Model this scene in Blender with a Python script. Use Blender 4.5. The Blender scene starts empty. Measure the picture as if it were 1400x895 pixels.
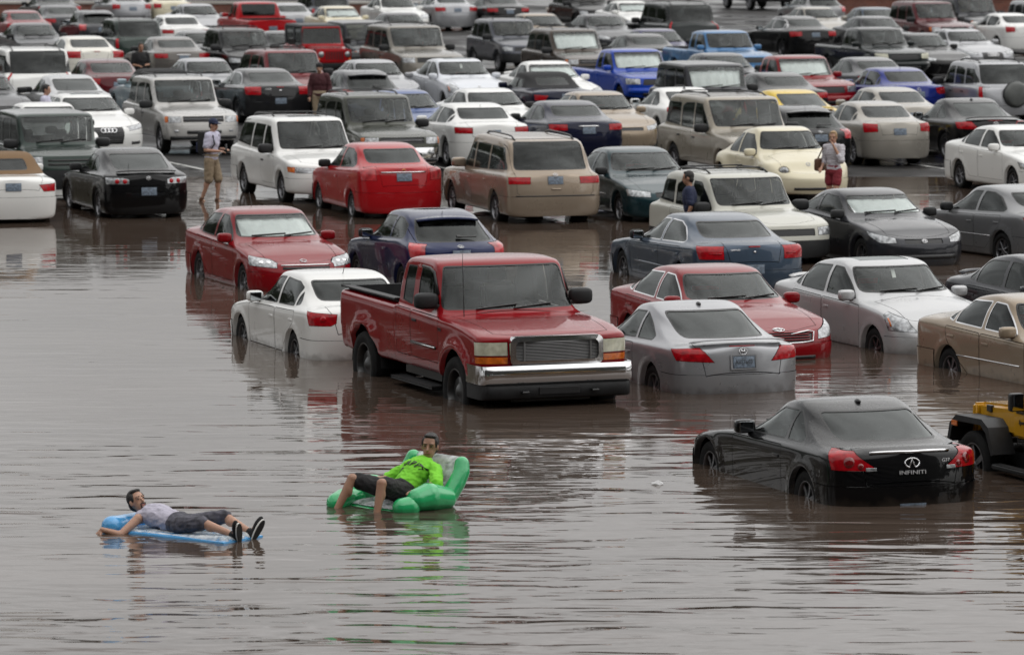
import bpy, bmesh, math, random
import numpy as np
from mathutils import Vector, Matrix, Euler

random.seed(7)
SC = bpy.context.scene
COL = SC.collection
# ---------------------------------------------------------------- camera: long lens from a first-floor height, pitched slightly down
cam_d = bpy.data.cameras.new('camera'); CAM = bpy.data.objects.new('camera', cam_d); COL.objects.link(CAM)
cam_d.sensor_width = 36; cam_d.lens = 167; cam_d.clip_start = 1; cam_d.clip_end = 3000
CAM.location = (0, 0, 7.0); CAM.rotation_euler = (math.radians(90 - 5.58), 0, 0)
cam_d.dof.use_dof = True; cam_d.dof.focus_distance = 60; cam_d.dof.aperture_fstop = 3.6
SC.camera = CAM
# ---------------------------------------------------------------- overcast sky
SUN_EL, SUN_AZ = 60, 92
world = bpy.data.worlds.new('World'); SC.world = world; world.use_nodes = True
nt = world.node_tree; bg = nt.nodes['Background']
sky = nt.nodes.new('ShaderNodeTexSky'); sky.sky_type = 'NISHITA'; sky.sun_disc = False
sky.sun_elevation = math.radians(SUN_EL); sky.sun_rotation = math.radians(SUN_AZ); sky.dust_density = 6; sky.air_density = 1.2
bw = nt.nodes.new('ShaderNodeRGBToBW'); nt.links.new(sky.outputs[0], bw.inputs[0])
mx = nt.nodes.new('ShaderNodeMix'); mx.data_type = 'RGBA'; mx.inputs['Factor'].default_value = .93
nt.links.new(sky.outputs[0], mx.inputs[6]); nt.links.new(bw.outputs[0], mx.inputs[7])
tc = nt.nodes.new('ShaderNodeTexCoord'); nz = nt.nodes.new('ShaderNodeTexNoise'); nz.inputs['Scale'].default_value = 2.6; nz.inputs['Detail'].default_value = 5; nz.inputs['Roughness'].default_value = .55
mp = nt.nodes.new('ShaderNodeMapping'); mp.inputs['Scale'].default_value = (1, 1, 2.6)
nt.links.new(tc.outputs['Generated'], mp.inputs[0]); nt.links.new(mp.outputs[0], nz.inputs['Vector'])
rp = nt.nodes.new('ShaderNodeMapRange'); rp.inputs['From Min'].default_value = .3; rp.inputs['From Max'].default_value = .7; rp.inputs['To Min'].default_value = .95; rp.inputs['To Max'].default_value = 2.3
nt.links.new(nz.outputs['Fac'], rp.inputs['Value'])
ml = nt.nodes.new('ShaderNodeMix'); ml.data_type = 'RGBA'; ml.blend_type = 'MULTIPLY'; ml.inputs['Factor'].default_value = 1
gm = nt.nodes.new('ShaderNodeGamma'); gm.inputs['Gamma'].default_value = .3; nt.links.new(mx.outputs[2], gm.inputs[0]); nt.links.new(gm.outputs[0], ml.inputs[6]); nt.links.new(rp.outputs[0], ml.inputs[7])
nt.links.new(ml.outputs[2], bg.inputs['Color']); bg.inputs['Strength'].default_value = .15
sun_d = bpy.data.lights.new('sun', 'SUN'); sun_d.energy = .5; sun_d.angle = math.radians(140); sun_d.color = (1, .97, .93)
SUN = bpy.data.objects.new('sun', sun_d); COL.objects.link(SUN); SUN.rotation_euler = (math.radians(90 - SUN_EL), 0, math.radians(180 - SUN_AZ)); SUN.location = (0, 0, 60)
SC.view_settings.view_transform = 'Standard'; SC.view_settings.look = 'None'; SC.view_settings.exposure = 1.42; SC.view_settings.gamma = 1; SC.view_settings.use_curve_mapping = False
SC.cycles.use_denoising = True; SC.cycles.max_bounces = 8; SC.cycles.transparent_max_bounces = 12; SC.cycles.diffuse_bounces = 3; SC.cycles.glossy_bounces = 4
SC.cycles.caustics_reflective = False; SC.cycles.caustics_refractive = False; SC.cycles.sample_clamp_indirect = 4
SC.render.resolution_x = 1024; SC.render.resolution_y = 654

# ---------------------------------------------------------------- materials
MATS = {}
def mat(name, col=(.5, .5, .5), rough=.5, metal=0, coat=0, spec=.5, bump=None, vary=None, trans=0, emit=None, sss=0):
    """principled material; bump=(scale, strength), vary=(scale, amount) break up the colour"""
    if name in MATS: return MATS[name]
    m = bpy.data.materials.new(name); m.use_nodes = True; t = m.node_tree; b = t.nodes['Principled BSDF']
    b.inputs['Base Color'].default_value = (*col, 1); b.inputs['Roughness'].default_value = rough; b.inputs['Metallic'].default_value = metal
    b.inputs['Coat Weight'].default_value = coat; b.inputs['Coat Roughness'].default_value = .04; b.inputs['Specular IOR Level'].default_value = spec
    if sss: b.inputs['Subsurface Weight'].default_value = sss; b.inputs['Subsurface Radius'].default_value = (.02, .008, .004); b.inputs['Subsurface Scale'].default_value = .5
    if bump or vary:
        tc = t.nodes.new('ShaderNodeTexCoord')
    if vary:
        n = t.nodes.new('ShaderNodeTexNoise'); n.inputs['Scale'].default_value = vary[0]; n.inputs['Detail'].default_value = 6; t.links.new(tc.outputs['Object'], n.inputs['Vector'])
        r = t.nodes.new('ShaderNodeMapRange'); r.inputs['From Min'].default_value = .3; r.inputs['From Max'].default_value = .7
        r.inputs['To Min'].default_value = 1 - vary[1]; r.inputs['To Max'].default_value = 1 + vary[1]; t.links.new(n.outputs['Fac'], r.inputs['Value'])
        x = t.nodes.new('ShaderNodeMix'); x.data_type = 'RGBA'; x.blend_type = 'MULTIPLY'; x.inputs['Factor'].default_value = 1; x.inputs[6].default_value = (*col, 1)
        t.links.new(r.outputs[0], x.inputs[7]); t.links.new(x.outputs[2], b.inputs['Base Color'])
    if bump:
        n = t.nodes.new('ShaderNodeTexNoise'); n.inputs['Scale'].default_value = bump[0]; n.inputs['Detail'].default_value = 4; t.links.new(tc.outputs['Object'], n.inputs['Vector'])
        u = t.nodes.new('ShaderNodeBump'); u.inputs['Strength'].default_value = bump[1]; u.inputs['Distance'].default_value = .02; t.links.new(n.outputs['Fac'], u.inputs['Height']); t.links.new(u.outputs[0], b.inputs['Normal'])
    MATS[name] = m
    return m

def paint(name, col, metal=.0, rough=.30, coat=1.0, beads=.15):
    """wet car paint: clear coat, fine rain beads, dark trim on the inside of the shell"""
    if name in MATS: return MATS[name]
    m = mat(name, col, rough, metal, coat, .08); t = m.node_tree; b = t.nodes['Principled BSDF']; b.inputs['Coat IOR'].default_value = 1.33; b.inputs['Coat Roughness'].default_value = .012; out = t.nodes['Material Output']
    tc = t.nodes.new('ShaderNodeTexCoord')
    v = t.nodes.new('ShaderNodeTexVoronoi'); v.inputs['Scale'].default_value = 34; t.links.new(tc.outputs['Object'], v.inputs['Vector'])
    r = t.nodes.new('ShaderNodeMapRange'); r.inputs['From Min'].default_value = .0; r.inputs['From Max'].default_value = .42; r.inputs['To Min'].default_value = 1; r.inputs['To Max'].default_value = 0
    t.links.new(v.outputs['Distance'], r.inputs['Value'])
    ge = t.nodes.new('ShaderNodeNewGeometry'); sx = t.nodes.new('ShaderNodeSeparateXYZ'); t.links.new(ge.outputs['Normal'], sx.inputs[0])
    up = t.nodes.new('ShaderNodeMapRange'); up.inputs['From Min'].default_value = .35; up.inputs['From Max'].default_value = .9; t.links.new(sx.outputs['Z'], up.inputs['Value'])
    mu = t.nodes.new('ShaderNodeMath'); mu.operation = 'MULTIPLY'; t.links.new(r.outputs[0], mu.inputs[0]); t.links.new(up.outputs[0], mu.inputs[1])
    bp = t.nodes.new('ShaderNodeBump'); bp.inputs['Strength'].default_value = beads; bp.inputs['Distance'].default_value = .003; t.links.new(mu.outputs[0], bp.inputs['Height'])
    t.links.new(bp.outputs[0], b.inputs['Coat Normal'])
    n = t.nodes.new('ShaderNodeTexNoise'); n.inputs['Scale'].default_value = 2.5; n.inputs['Detail'].default_value = 5; t.links.new(tc.outputs['Object'], n.inputs['Vector'])
    rr = t.nodes.new('ShaderNodeMapRange'); rr.inputs['To Min'].default_value = rough - .1; rr.inputs['To Max'].default_value = rough + .15; t.links.new(n.outputs['Fac'], rr.inputs['Value']); t.links.new(rr.outputs[0], b.inputs['Roughness'])
    # film of silt along the waterline
    sp = t.nodes.new('ShaderNodeSeparateXYZ'); t.links.new(ge.outputs['Position'], sp.inputs[0])
    nm = t.nodes.new('ShaderNodeTexNoise'); nm.inputs['Scale'].default_value = 7; nm.inputs['Detail'].default_value = 6; t.links.new(tc.outputs['Object'], nm.inputs['Vector'])
    na = t.nodes.new('ShaderNodeMath'); na.operation = 'MULTIPLY_ADD'; na.inputs[1].default_value = -.30; t.links.new(nm.outputs['Fac'], na.inputs[0]); t.links.new(sp.outputs['Z'], na.inputs[2])
    mr = t.nodes.new('ShaderNodeMapRange'); mr.inputs['From Min'].default_value = -.16; mr.inputs['From Max'].default_value = -.05; mr.inputs['To Min'].default_value = .4; mr.inputs['To Max'].default_value = 0; t.links.new(na.outputs[0], mr.inputs['Value'])
    mc = t.nodes.new('ShaderNodeMix'); mc.data_type = 'RGBA'; mc.inputs[6].default_value = (*col, 1); mc.inputs[7].default_value = (.055, .042, .032, 1); t.links.new(mr.outputs[0], mc.inputs['Factor']); t.links.new(mc.outputs[2], b.inputs['Base Color'])
    inner = t.nodes.new('ShaderNodeBsdfDiffuse'); inner.inputs[0].default_value = (.045, .043, .042, 1)
    mxs = t.nodes.new('ShaderNodeMixShader'); t.links.new(ge.outputs['Backfacing'], mxs.inputs[0]); t.links.new(b.outputs[0], mxs.inputs[1]); t.links.new(inner.outputs[0], mxs.inputs[2]); t.links.new(mxs.outputs[0], out.inputs[0])
    return m

def glass(name, tint, rough=.03, ior=1.42, film=.03):
    """thin tinted pane: see-through tint with Fresnel reflection on top"""
    m = bpy.data.materials.new(name); m.use_nodes = True; t = m.node_tree; t.nodes.clear()
    o = t.nodes.new('ShaderNodeOutputMaterial'); tr = t.nodes.new('ShaderNodeBsdfTransparent'); tr.inputs[0].default_value = (*tint, 1)
    g = t.nodes.new('ShaderNodeBsdfGlossy'); g.inputs['Roughness'].default_value = rough; g.inputs[0].default_value = (.93, .97, .96, 1)
    f = t.nodes.new('ShaderNodeFresnel'); f.inputs['IOR'].default_value = ior
    tc = t.nodes.new('ShaderNodeTexCoord'); n = t.nodes.new('ShaderNodeTexNoise'); n.inputs['Scale'].default_value = 30; t.links.new(tc.outputs['Object'], n.inputs['Vector'])
    bp = t.nodes.new('ShaderNodeBump'); bp.inputs['Strength'].default_value = .05; bp.inputs['Distance'].default_value = .01; t.links.new(n.outputs['Fac'], bp.inputs['Height']); t.links.new(bp.outputs[0], g.inputs['Normal'])
    d = t.nodes.new('ShaderNodeBsdfDiffuse'); d.inputs[0].default_value = (.42, .44, .44, 1)       # film of rain on the pane
    ms = t.nodes.new('ShaderNodeMixShader'); t.links.new(f.outputs[0], ms.inputs[0]); t.links.new(tr.outputs[0], ms.inputs[1]); t.links.new(g.outputs[0], ms.inputs[2])
    n2 = t.nodes.new('ShaderNodeTexNoise'); n2.inputs['Scale'].default_value = 5; n2.inputs['Detail'].default_value = 8; t.links.new(tc.outputs['Object'], n2.inputs['Vector'])
    r = t.nodes.new('ShaderNodeMapRange'); r.inputs['From Min'].default_value = .4; r.inputs['From Max'].default_value = .75; r.inputs['To Max'].default_value = film; t.links.new(n2.outputs['Fac'], r.inputs['Value'])
    m2 = t.nodes.new('ShaderNodeMixShader'); t.links.new(r.outputs[0], m2.inputs[0]); t.links.new(ms.outputs[0], m2.inputs[1]); t.links.new(d.outputs[0], m2.inputs[2])
    t.links.new(m2.outputs[0], o.inputs[0]); MATS[name] = m
    return m

glass('glass_f', (.93, .97, .95), ior=1.48, film=.035); glass('glass_s', (.22, .25, .24)); glass('glass_d', (.07, .075, .075)); glass('glass_clear', (.72, .78, .76))
mat('trim', (.012, .012, .012), .35); mat('plastic', (.017, .0175, .0185), .5, spec=.3, vary=(6, .25)); mat('grille', (.012, .012, .013), .45); mat('rubber', (.010, .010, .010), .8, spec=.2, bump=(60, .3))
mat('chrome', (.72, .72, .73), .12, 1); mat('alloy', (.20, .20, .21), .38, 1, vary=(8, .2)); mat('dark_alloy', (.10, .10, .10), .35, .9); mat('interior', (.02, .0195, .019), .85, vary=(5, .3))
mat('seat_cloth', (.06, .058, .055), .9, vary=(12, .2)); mat('red', (.33, .003, .008), .2, spec=.2, coat=.45, vary=(16, .35)); mat('amber', (.55, .12, .008), .2, coat=.5, vary=(16, .3)); mat('lamp', (.33, .34, .35), .16, .5, .6, vary=(17, .6))
mat('lamp_old', (.50, .49, .38), .25, .1, .8, vary=(14, .2)); mat('lamp_red', (.38, .03, .035), .2, .0, .5, vary=(7, .6)); mat('plate', (.13, .165, .21), .5, vary=(28, .55)); mat('mirror_glass', (.6, .65, .68), .03, 1)
mat('badge_silver', (.55, .55, .56), .3, .3); mat('red_deep', (.16, .002, .004), .15, coat=.8); mat('softtop', (.16, .095, .045), .9, bump=(90, .2)); mat('softtop_black', (.018, .018, .019), .9, bump=(90, .2)); mat('sunshade', (.88, .90, .90), .4, .05, bump=(9, 1.0)); mat('paper', (.75, .75, .72), .7); mat('badge_dark', (.03, .03, .03), .4)
mat('mesh_grille', (.20, .20, .20), .45, .5); mat('black_gloss', (.008, .008, .009), .2, coat=1); mat('headliner', (.2, .19, .18), .9)

# ---------------------------------------------------------------- car bodies
def _bs(ctrl, n):
    """sample a uniform cubic B-spline along axis 0, ctrl already extended by one row at both ends; n samples per span"""
    R = ctrl.shape[0]
    out = []
    for i in range(R - 3):
        last = (i == R - 4)
        for k in range(n + (1 if last else 0)):
            t = k / n
            b0 = (1 - t) ** 3 / 6; b1 = (3 * t ** 3 - 6 * t * t + 4) / 6
            b2 = (-3 * t ** 3 + 3 * t * t + 3 * t + 1) / 6; b3 = t ** 3 / 6
            out.append(b0 * ctrl[i] + b1 * ctrl[i + 1] + b2 * ctrl[i + 2] + b3 * ctrl[i + 3])
    return np.array(out)

def _sharp(c, f):
    d = c.copy()
    d[1:-1] -= f * (c[:-2] - 2 * c[1:-1] + c[2:]) / 6
    return d

SV = [0, .3, .55, .75, .88, .95, .985, 1.0]

def car_shell(P, nu=3, nv=3):
    """numpy grid of the left half of the body: rows from nose to tail, columns from sill to roof centre. x forward, y left, z up;
    u is metres behind the nose"""
    L, W, H = P['L'], P['W'], P['H']
    hw = W / 2; zb = P.get('zb', .2)
    nn, nt = P.get('nn', .55), P.get('nt', .42); pn, pt = P.get('pn', 2.4), P.get('pt', 2.6)
    top = np.array(P['top'], float)            # u, z, g
    belt = np.array(P['belt'], float)          # u, z
    plan = np.array(P.get('plan', [(0, 1), (L, 1)]), float)
    yr = P.get('yr', .30 * W)
    rows = []
    for s in SV:
        rows.append((nn * (1 - (1 - s ** pn) ** (1 / pn)), s))
    for t in top:
        if nn + .04 < t[0] < L - nt - .04: rows.append((t[0], 1.0))
    for e in P.get('rows', []): rows.append((e, 1.0))
    tl = [(L - nt * (1 - (1 - s ** pt) ** (1 / pt)), s) for s in SV][::-1]
    rows = sorted(rows, key=lambda r: (r[0], r[1])) + tl
    # extra rows inside the tail/nose from steep tops
    ctrl = []
    fl = P.get('lean_f', .10); rl = P.get('lean_r', .06); zf = P.get('zf', .48); zr_ = P.get('zr', .55)
    kf, kr = P.get('kf', .26), P.get('kr', .2)
    ucowl, uroof, urr = P['uc'], P['ur'], P['urr']
    for (u, s) in rows:
        w = hw * s * np.interp(u, plan[:, 0], plan[:, 1])
        zT = np.interp(u, top[:, 0], top[:, 1]); g = np.interp(u, top[:, 0], top[:, 2])
        zB = min(np.interp(u, belt[:, 0], belt[:, 1]), zT - .015)
        d = zT - zB; hb = zB - zb
        Y = np.array([.86, .95, .978, .994, 1.0, .997, .962]) * w
        Z = np.array([zb, zb + .03, zb + .22 * hb, zb + .5 * hb, zb + .74 * hb, zB - .062, zB - .010])
        hy = np.array([.885, .78, .62, .42, .2, 0]) * w
        hzv = zB + d * np.array([.25, .55, .8, .93, .99, 1])
        base = .93 * w; yy = yr * s ** .35
        if P.get('yrp'): yy *= np.interp(u, *zip(*P['yrp']))
        cy = np.array([base, (base + yy) / 2 + P.get('bulge', .022), yy + .016, yy - .045, yy * .52, 0])
        cz = np.array([zB + .012, zB + d * .52, zT - min(.088, d * .4), zT - min(.022, d * .15), zT - .004, zT])
        Y = np.concatenate([Y, hy * (1 - g) + cy * g]); Z = np.concatenate([Z, hzv * (1 - g) + cz * g])
        U = np.full(13, u)
        wgt = np.array([0, 0, 0, 0, 0, 0, .3, .7, 1, 1, 1, 1, 1])
        if u < (uroof + urr) / 2:
            k = np.interp(u, [ucowl - .5, ucowl - .1, uroof, uroof + .35], [0, kf, kf * .5, 0])
            U += k * (Y / hw) ** 2 * wgt
        else:
            k = np.interp(u, [urr - .5, urr, L - .25, L], [0, kr * .6, kr, kr * .5])
            U -= k * (Y / hw) ** 2 * wgt
        fw = max(0, 1 - u / .9) ** 1.5
        U += fw * fl * np.where(Z > zf, (np.clip(Z - zf, 0, 9) / max(.15, zT - zf)) ** 1.6, .35 * (np.clip(zf - Z, 0, 9) / .3) ** 2)
        rw = max(0, 1 - (L - u) / .7) ** 1.5
        U -= rw * rl * np.where(Z > zr_, (np.clip(Z - zr_, 0, 9) / .4) ** 1.4, .5 * ((zr_ - Z) / .3) ** 2)
        ctrl.append(np.stack([U, Y, Z], 1))
    c = np.array(ctrl)
    fs = P.get('sharp', .88)
    m = np.array([1, -1, 1])
    c[0, :, 1] = 0; c[-1, :, 1] = 0
    e = np.concatenate([(c[1] * m)[None], c, (c[-2] * m)[None]], 0)
    e = _sharp(e, fs)
    g = _bs(e, nu)
    gt = np.transpose(g, (1, 0, 2))
    e = np.concatenate([(2 * gt[0] - gt[1])[None], gt, (gt[-2] * m)[None]], 0)
    e = _sharp(e, fs)
    g = np.transpose(_bs(e, nv), (1, 0, 2))
    g[0, :, 1] = 0; g[-1, :, 1] = 0; g[:, -1, 1] = 0
    # flared wheel arches
    R = P.get('R', .32); fa = P.get('arch', R + .055); za = P.get('zc', R)
    amp = P.get('flare', .014)
    for uw in (P['fo'], P['fo'] + P['wb']):
        r = np.hypot(g[..., 0] - uw, g[..., 2] - za)
        on = (g[..., 1] > .55 * hw) & (g[..., 2] < P.get('flz', .95))
        g[..., 1] += np.where(on, amp * np.exp(-((r - fa - .015) / P.get('flw', .05)) ** 2), 0)
    return g

class Shell:
    """left half of the body as arrays, that regions are cut out of (windows, lamps, doors, lids); mirrored when the meshes are made"""
    def __init__(self, P, nu=3, nv=3):
        self.P = P; g = car_shell(P, nu, nv); self.x0 = P['fo'] + P['wb'] / 2
        R, C = g.shape[:2]
        X = g.copy(); X[..., 0] = self.x0 - X[..., 0]
        N = np.cross(np.gradient(X, axis=0), np.gradient(X, axis=1))
        N[0] = N[1]; N[-1] = N[-2]; N[0, :, 1] = 0; N[-1, :, 1] = 0; N[:, -1, 1] = 0
        N /= np.maximum(1e-9, np.linalg.norm(N, axis=2, keepdims=True))
        if N[R // 2, -1, 2] < 0: N = -N
        self.V = X.reshape(-1, 3); self.N = N.reshape(-1, 3)
        self.F = []
        for i in range(R - 1):
            for j in range(C - 1):
                a, b, c, d = i * C + j, (i + 1) * C + j, (i + 1) * C + j + 1, i * C + j + 1
                self.F.append([d, c, b, a])
        self.reg = [0] * len(self.F); self.regs = {}; self.next = 1; self.lip = []; self._idx()
        n = self.fn.copy()
        if (n * self.N[self.FI].mean(1)).sum() < 0:
            self.F = [f[::-1] for f in self.F]; self._idx()
    PAD = 14
    def _idx(self):
        self.FI = np.array([f + [f[-1]] * (self.PAD - len(f)) for f in self.F])
        self.cache()
    def cache(self):
        p = self.V[self.FI]
        self.fc = (p.min(1) + p.max(1)) / 2
        n = np.cross(p[:, 2] - p[:, 0], np.where((self.FI[:, 3] == self.FI[:, 2])[:, None], p[:, 2] - p[:, 1], p[:, 3] - p[:, 1]))
        self.fn = n / np.maximum(1e-12, np.linalg.norm(n, axis=1, keepdims=True))
        self.R = np.array(self.reg)
    def pt(self, u, y, z): return np.array((self.x0 - u, y, z), float)
    def half(self, planes, mask=None):
        """indices of faces (still plain body) inside all half spaces [(co, outward normal)], cut along their borders"""
        m = self.R == 0
        if mask is not None: m &= mask
        idx = np.nonzero(m)[0]
        if not len(idx): return []
        ds = np.stack([(self.V - np.asarray(co)) @ np.asarray(no) for co, no in planes], 1)      # verts x planes
        fd = ds[self.FI[idx]]                                                              # faces x pad x planes
        hi = fd.max(1); lo = fd.min(1)
        keep = ~(lo >= -1e-6).any(1)
        full = (hi <= 1e-6).all(1)
        inside = list(idx[full]); newV = []; newN = []; nv = len(self.V)
        V, N = self.V, self.N
        kill = []; addF = []; addR = []; addIn = []
        caches = [dict() for _ in planes]
        def get(i): return (V[i], N[i]) if i < nv else (newV[i - nv], newN[i - nv])
        for fi in idx[keep & ~full]:
            poly = self.F[fi]; outs = []
            for k, (co, no) in enumerate(planes):
                dd = []
                for i in poly:
                    dd.append(ds[i, k] if i < nv else float((newV[i - nv] - co) @ no))
                if max(dd) <= 1e-6: continue
                if min(dd) >= -1e-6: outs.append(poly); poly = None; break
                pin, pout = [], []
                for q in range(len(poly)):
                    a, b = poly[q], poly[(q + 1) % len(poly)]; da, db = dd[q], dd[(q + 1) % len(poly)]
                    if da <= 1e-6: pin.append(a)
                    if da >= -1e-6: pout.append(a)
                    if (da < -1e-6 and db > 1e-6) or (da > 1e-6 and db < -1e-6):
                        key = (a, b) if a < b else (b, a); c = caches[k].get(key)
                        if c is None:
                            (pa, na), (pb, nb) = get(a), get(b); t = da / (da - db)
                            newV.append(pa + (pb - pa) * t); newN.append(na + (nb - na) * t); c = caches[k][key] = nv + len(newV) - 1
                        pin.append(c); pout.append(c)
                if len(pout) > 2: outs.append(pout)
                poly = pin if len(pin) > 2 else None
                if poly is None: break
            kill.append(fi)
            for o in outs: addF.append(o[:self.PAD]); addIn.append(0)
            if poly: addF.append(poly[:self.PAD]); addIn.append(1)
        if kill:
            for fi in kill: self.reg[fi] = -2
            base = len(self.F)
            self.F += addF; self.reg += [0] * len(addF)
            inside += [base + k for k, q in enumerate(addIn) if q]
            if newV: self.V = np.vstack([self.V, newV]); self.N = np.vstack([self.N, newN])
            nf = np.array([f + [f[-1]] * (self.PAD - len(f)) for f in addF]).reshape(-1, self.PAD)
            self.FI = np.vstack([self.FI, nf]); self.cache()
        return inside
    def fmask(self, ids):
        m = np.zeros(len(self.F), bool); m[list(ids)] = True; return m
    def region(self, name, mat, D, pts, gap=0, trim=None, recess=0, mask=None, pair=True, nmin=.02, parent=None):
        """cut the convex hull of 3-D pts (local) seen along direction D; gap: metres of joint removed (or given to region `trim`)"""
        D = np.array(D, float); D /= np.linalg.norm(D); U = np.cross((0, 0, 1), D)
        U = U / np.linalg.norm(U) if np.linalg.norm(U) > .3 else np.array((0, 1., 0)); W = np.cross(D, U)
        q = convex([(float(p @ U), float(p @ W)) for p in pts])
        def planes(off):
            out = []
            for i in range(len(q)):
                a, b = q[i], q[(i + 1) % len(q)]; t = (b[0] - a[0], b[1] - a[1]); l = math.hypot(*t)
                if l < 1e-4: continue
                no = U * (t[1] / l) - W * (t[0] / l); out.append((U * a[0] + W * a[1] - no * off, no))
            return out
        m = self.fn @ D > nmin
        if mask is not None: m &= mask(self.fc, self.fn)
        A = self.half(planes(0), m)
        if not A: return None
        if gap:
            m = self.fmask(A); n0 = len(self.F)
            B = self.half(planes(gap), m)
            Bs = set(B)
            rest = [i for i in list(A) + list(range(n0, len(self.F))) if i not in Bs and self.reg[i] == 0]
            if trim: self.mark(rest, trim[0], trim[1], 0, pair)
            else: self.mark(rest, None, None)
            A = B
        return self.mark(A, name, mat, recess, pair, parent)
    def mark(self, ids, name, mat, recess=0, pair=True, parent=None):
        i = self.next; self.next += 1
        for f in ids: self.reg[f] = i if name else -1
        if name: self.regs[i] = (name, mat, recess, pair, parent)
        self.R = np.array(self.reg)
        return i if ids else None
    def meshes(self):
        """[(name, mesh, material, region id, parent region, side)]; region 0 is the body"""
        out = []; by = {}
        for f, r in zip(self.F, self.reg):
            if r >= 0: by.setdefault(r, []).append(f)
        for i in sorted(by):
            name, mat, rec, pair, par = self.regs.get(i, ('body', 'paint', 0, False, None))
            fs = by[i]; use = sorted({k for f in fs for k in f}); mp = {k: n for n, k in enumerate(use)}
            co = self.V[use]; no = self.N[use]; no = no / np.maximum(1e-9, np.linalg.norm(no, axis=1, keepdims=True))
            co = co - no * rec
            fl = [[mp[k] for k in f] for f in fs]
            if i == 0:
                for quad in self.lip:
                    b = len(co); co = np.vstack([co, [p for p, n in quad]]); no = np.vstack([no, [n for p, n in quad]]); fl.append([b, b + 1, b + 2, b + 3])
            mir = np.array([1, -1, 1.])
            if pair:
                out.append((name, mesh_np(name, co, fl, no), mat, i, par, 1))
                out.append((name, mesh_np(name, co * mir, [f[::-1] for f in fl], no * mir), mat, i, par, -1))
            else:
                n = len(co)
                out.append((name, mesh_np(name, np.vstack([co, co * mir]), fl + [[k + n for k in f[::-1]] for f in fl], np.vstack([no, no * mir])), mat, i, par, 0))
        return out

def mesh_np(name, co, faces, no=None):
    me = bpy.data.meshes.new(name); me.from_pydata([tuple(c) for c in co], [], faces)
    me.polygons.foreach_set('use_smooth', [True] * len(faces))
    if no is not None: me.normals_split_custom_set_from_vertices([tuple(n) for n in no])
    return me

def convex(pts):
    pts = sorted(set((round(a, 5), round(b, 5)) for a, b in pts))
    def halfh(ps):
        h = []
        for p in ps:
            while len(h) >= 2 and (h[-1][0] - h[-2][0]) * (p[1] - h[-2][1]) - (h[-1][1] - h[-2][1]) * (p[0] - h[-2][0]) <= 1e-9: h.pop()
            h.append(p)
        return h
    lo = halfh(pts); up = halfh(pts[::-1])
    return lo[:-1] + up[:-1]

def rnd_poly(pts, r=.04, n=3):
    """round the corners of a 2-D polygon"""
    out = []; N = len(pts)
    for i in range(N):
        p = Vector(pts[i]); a = Vector(pts[i - 1]) - p; b = Vector(pts[(i + 1) % N]) - p
        ra = min(r, a.length * .45); rb = min(r, b.length * .45)
        A = p + a.normalized() * ra; B = p + b.normalized() * rb
        for k in range(n + 1):
            t = k / n
            out.append(tuple(A * (1 - t) ** 2 + p * 2 * t * (1 - t) + B * t * t))
    return out

def circ(u, z, r, n=20): return [(u + r * math.cos(2 * math.pi * k / n), z + r * math.sin(2 * math.pi * k / n)) for k in range(n)]

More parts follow.
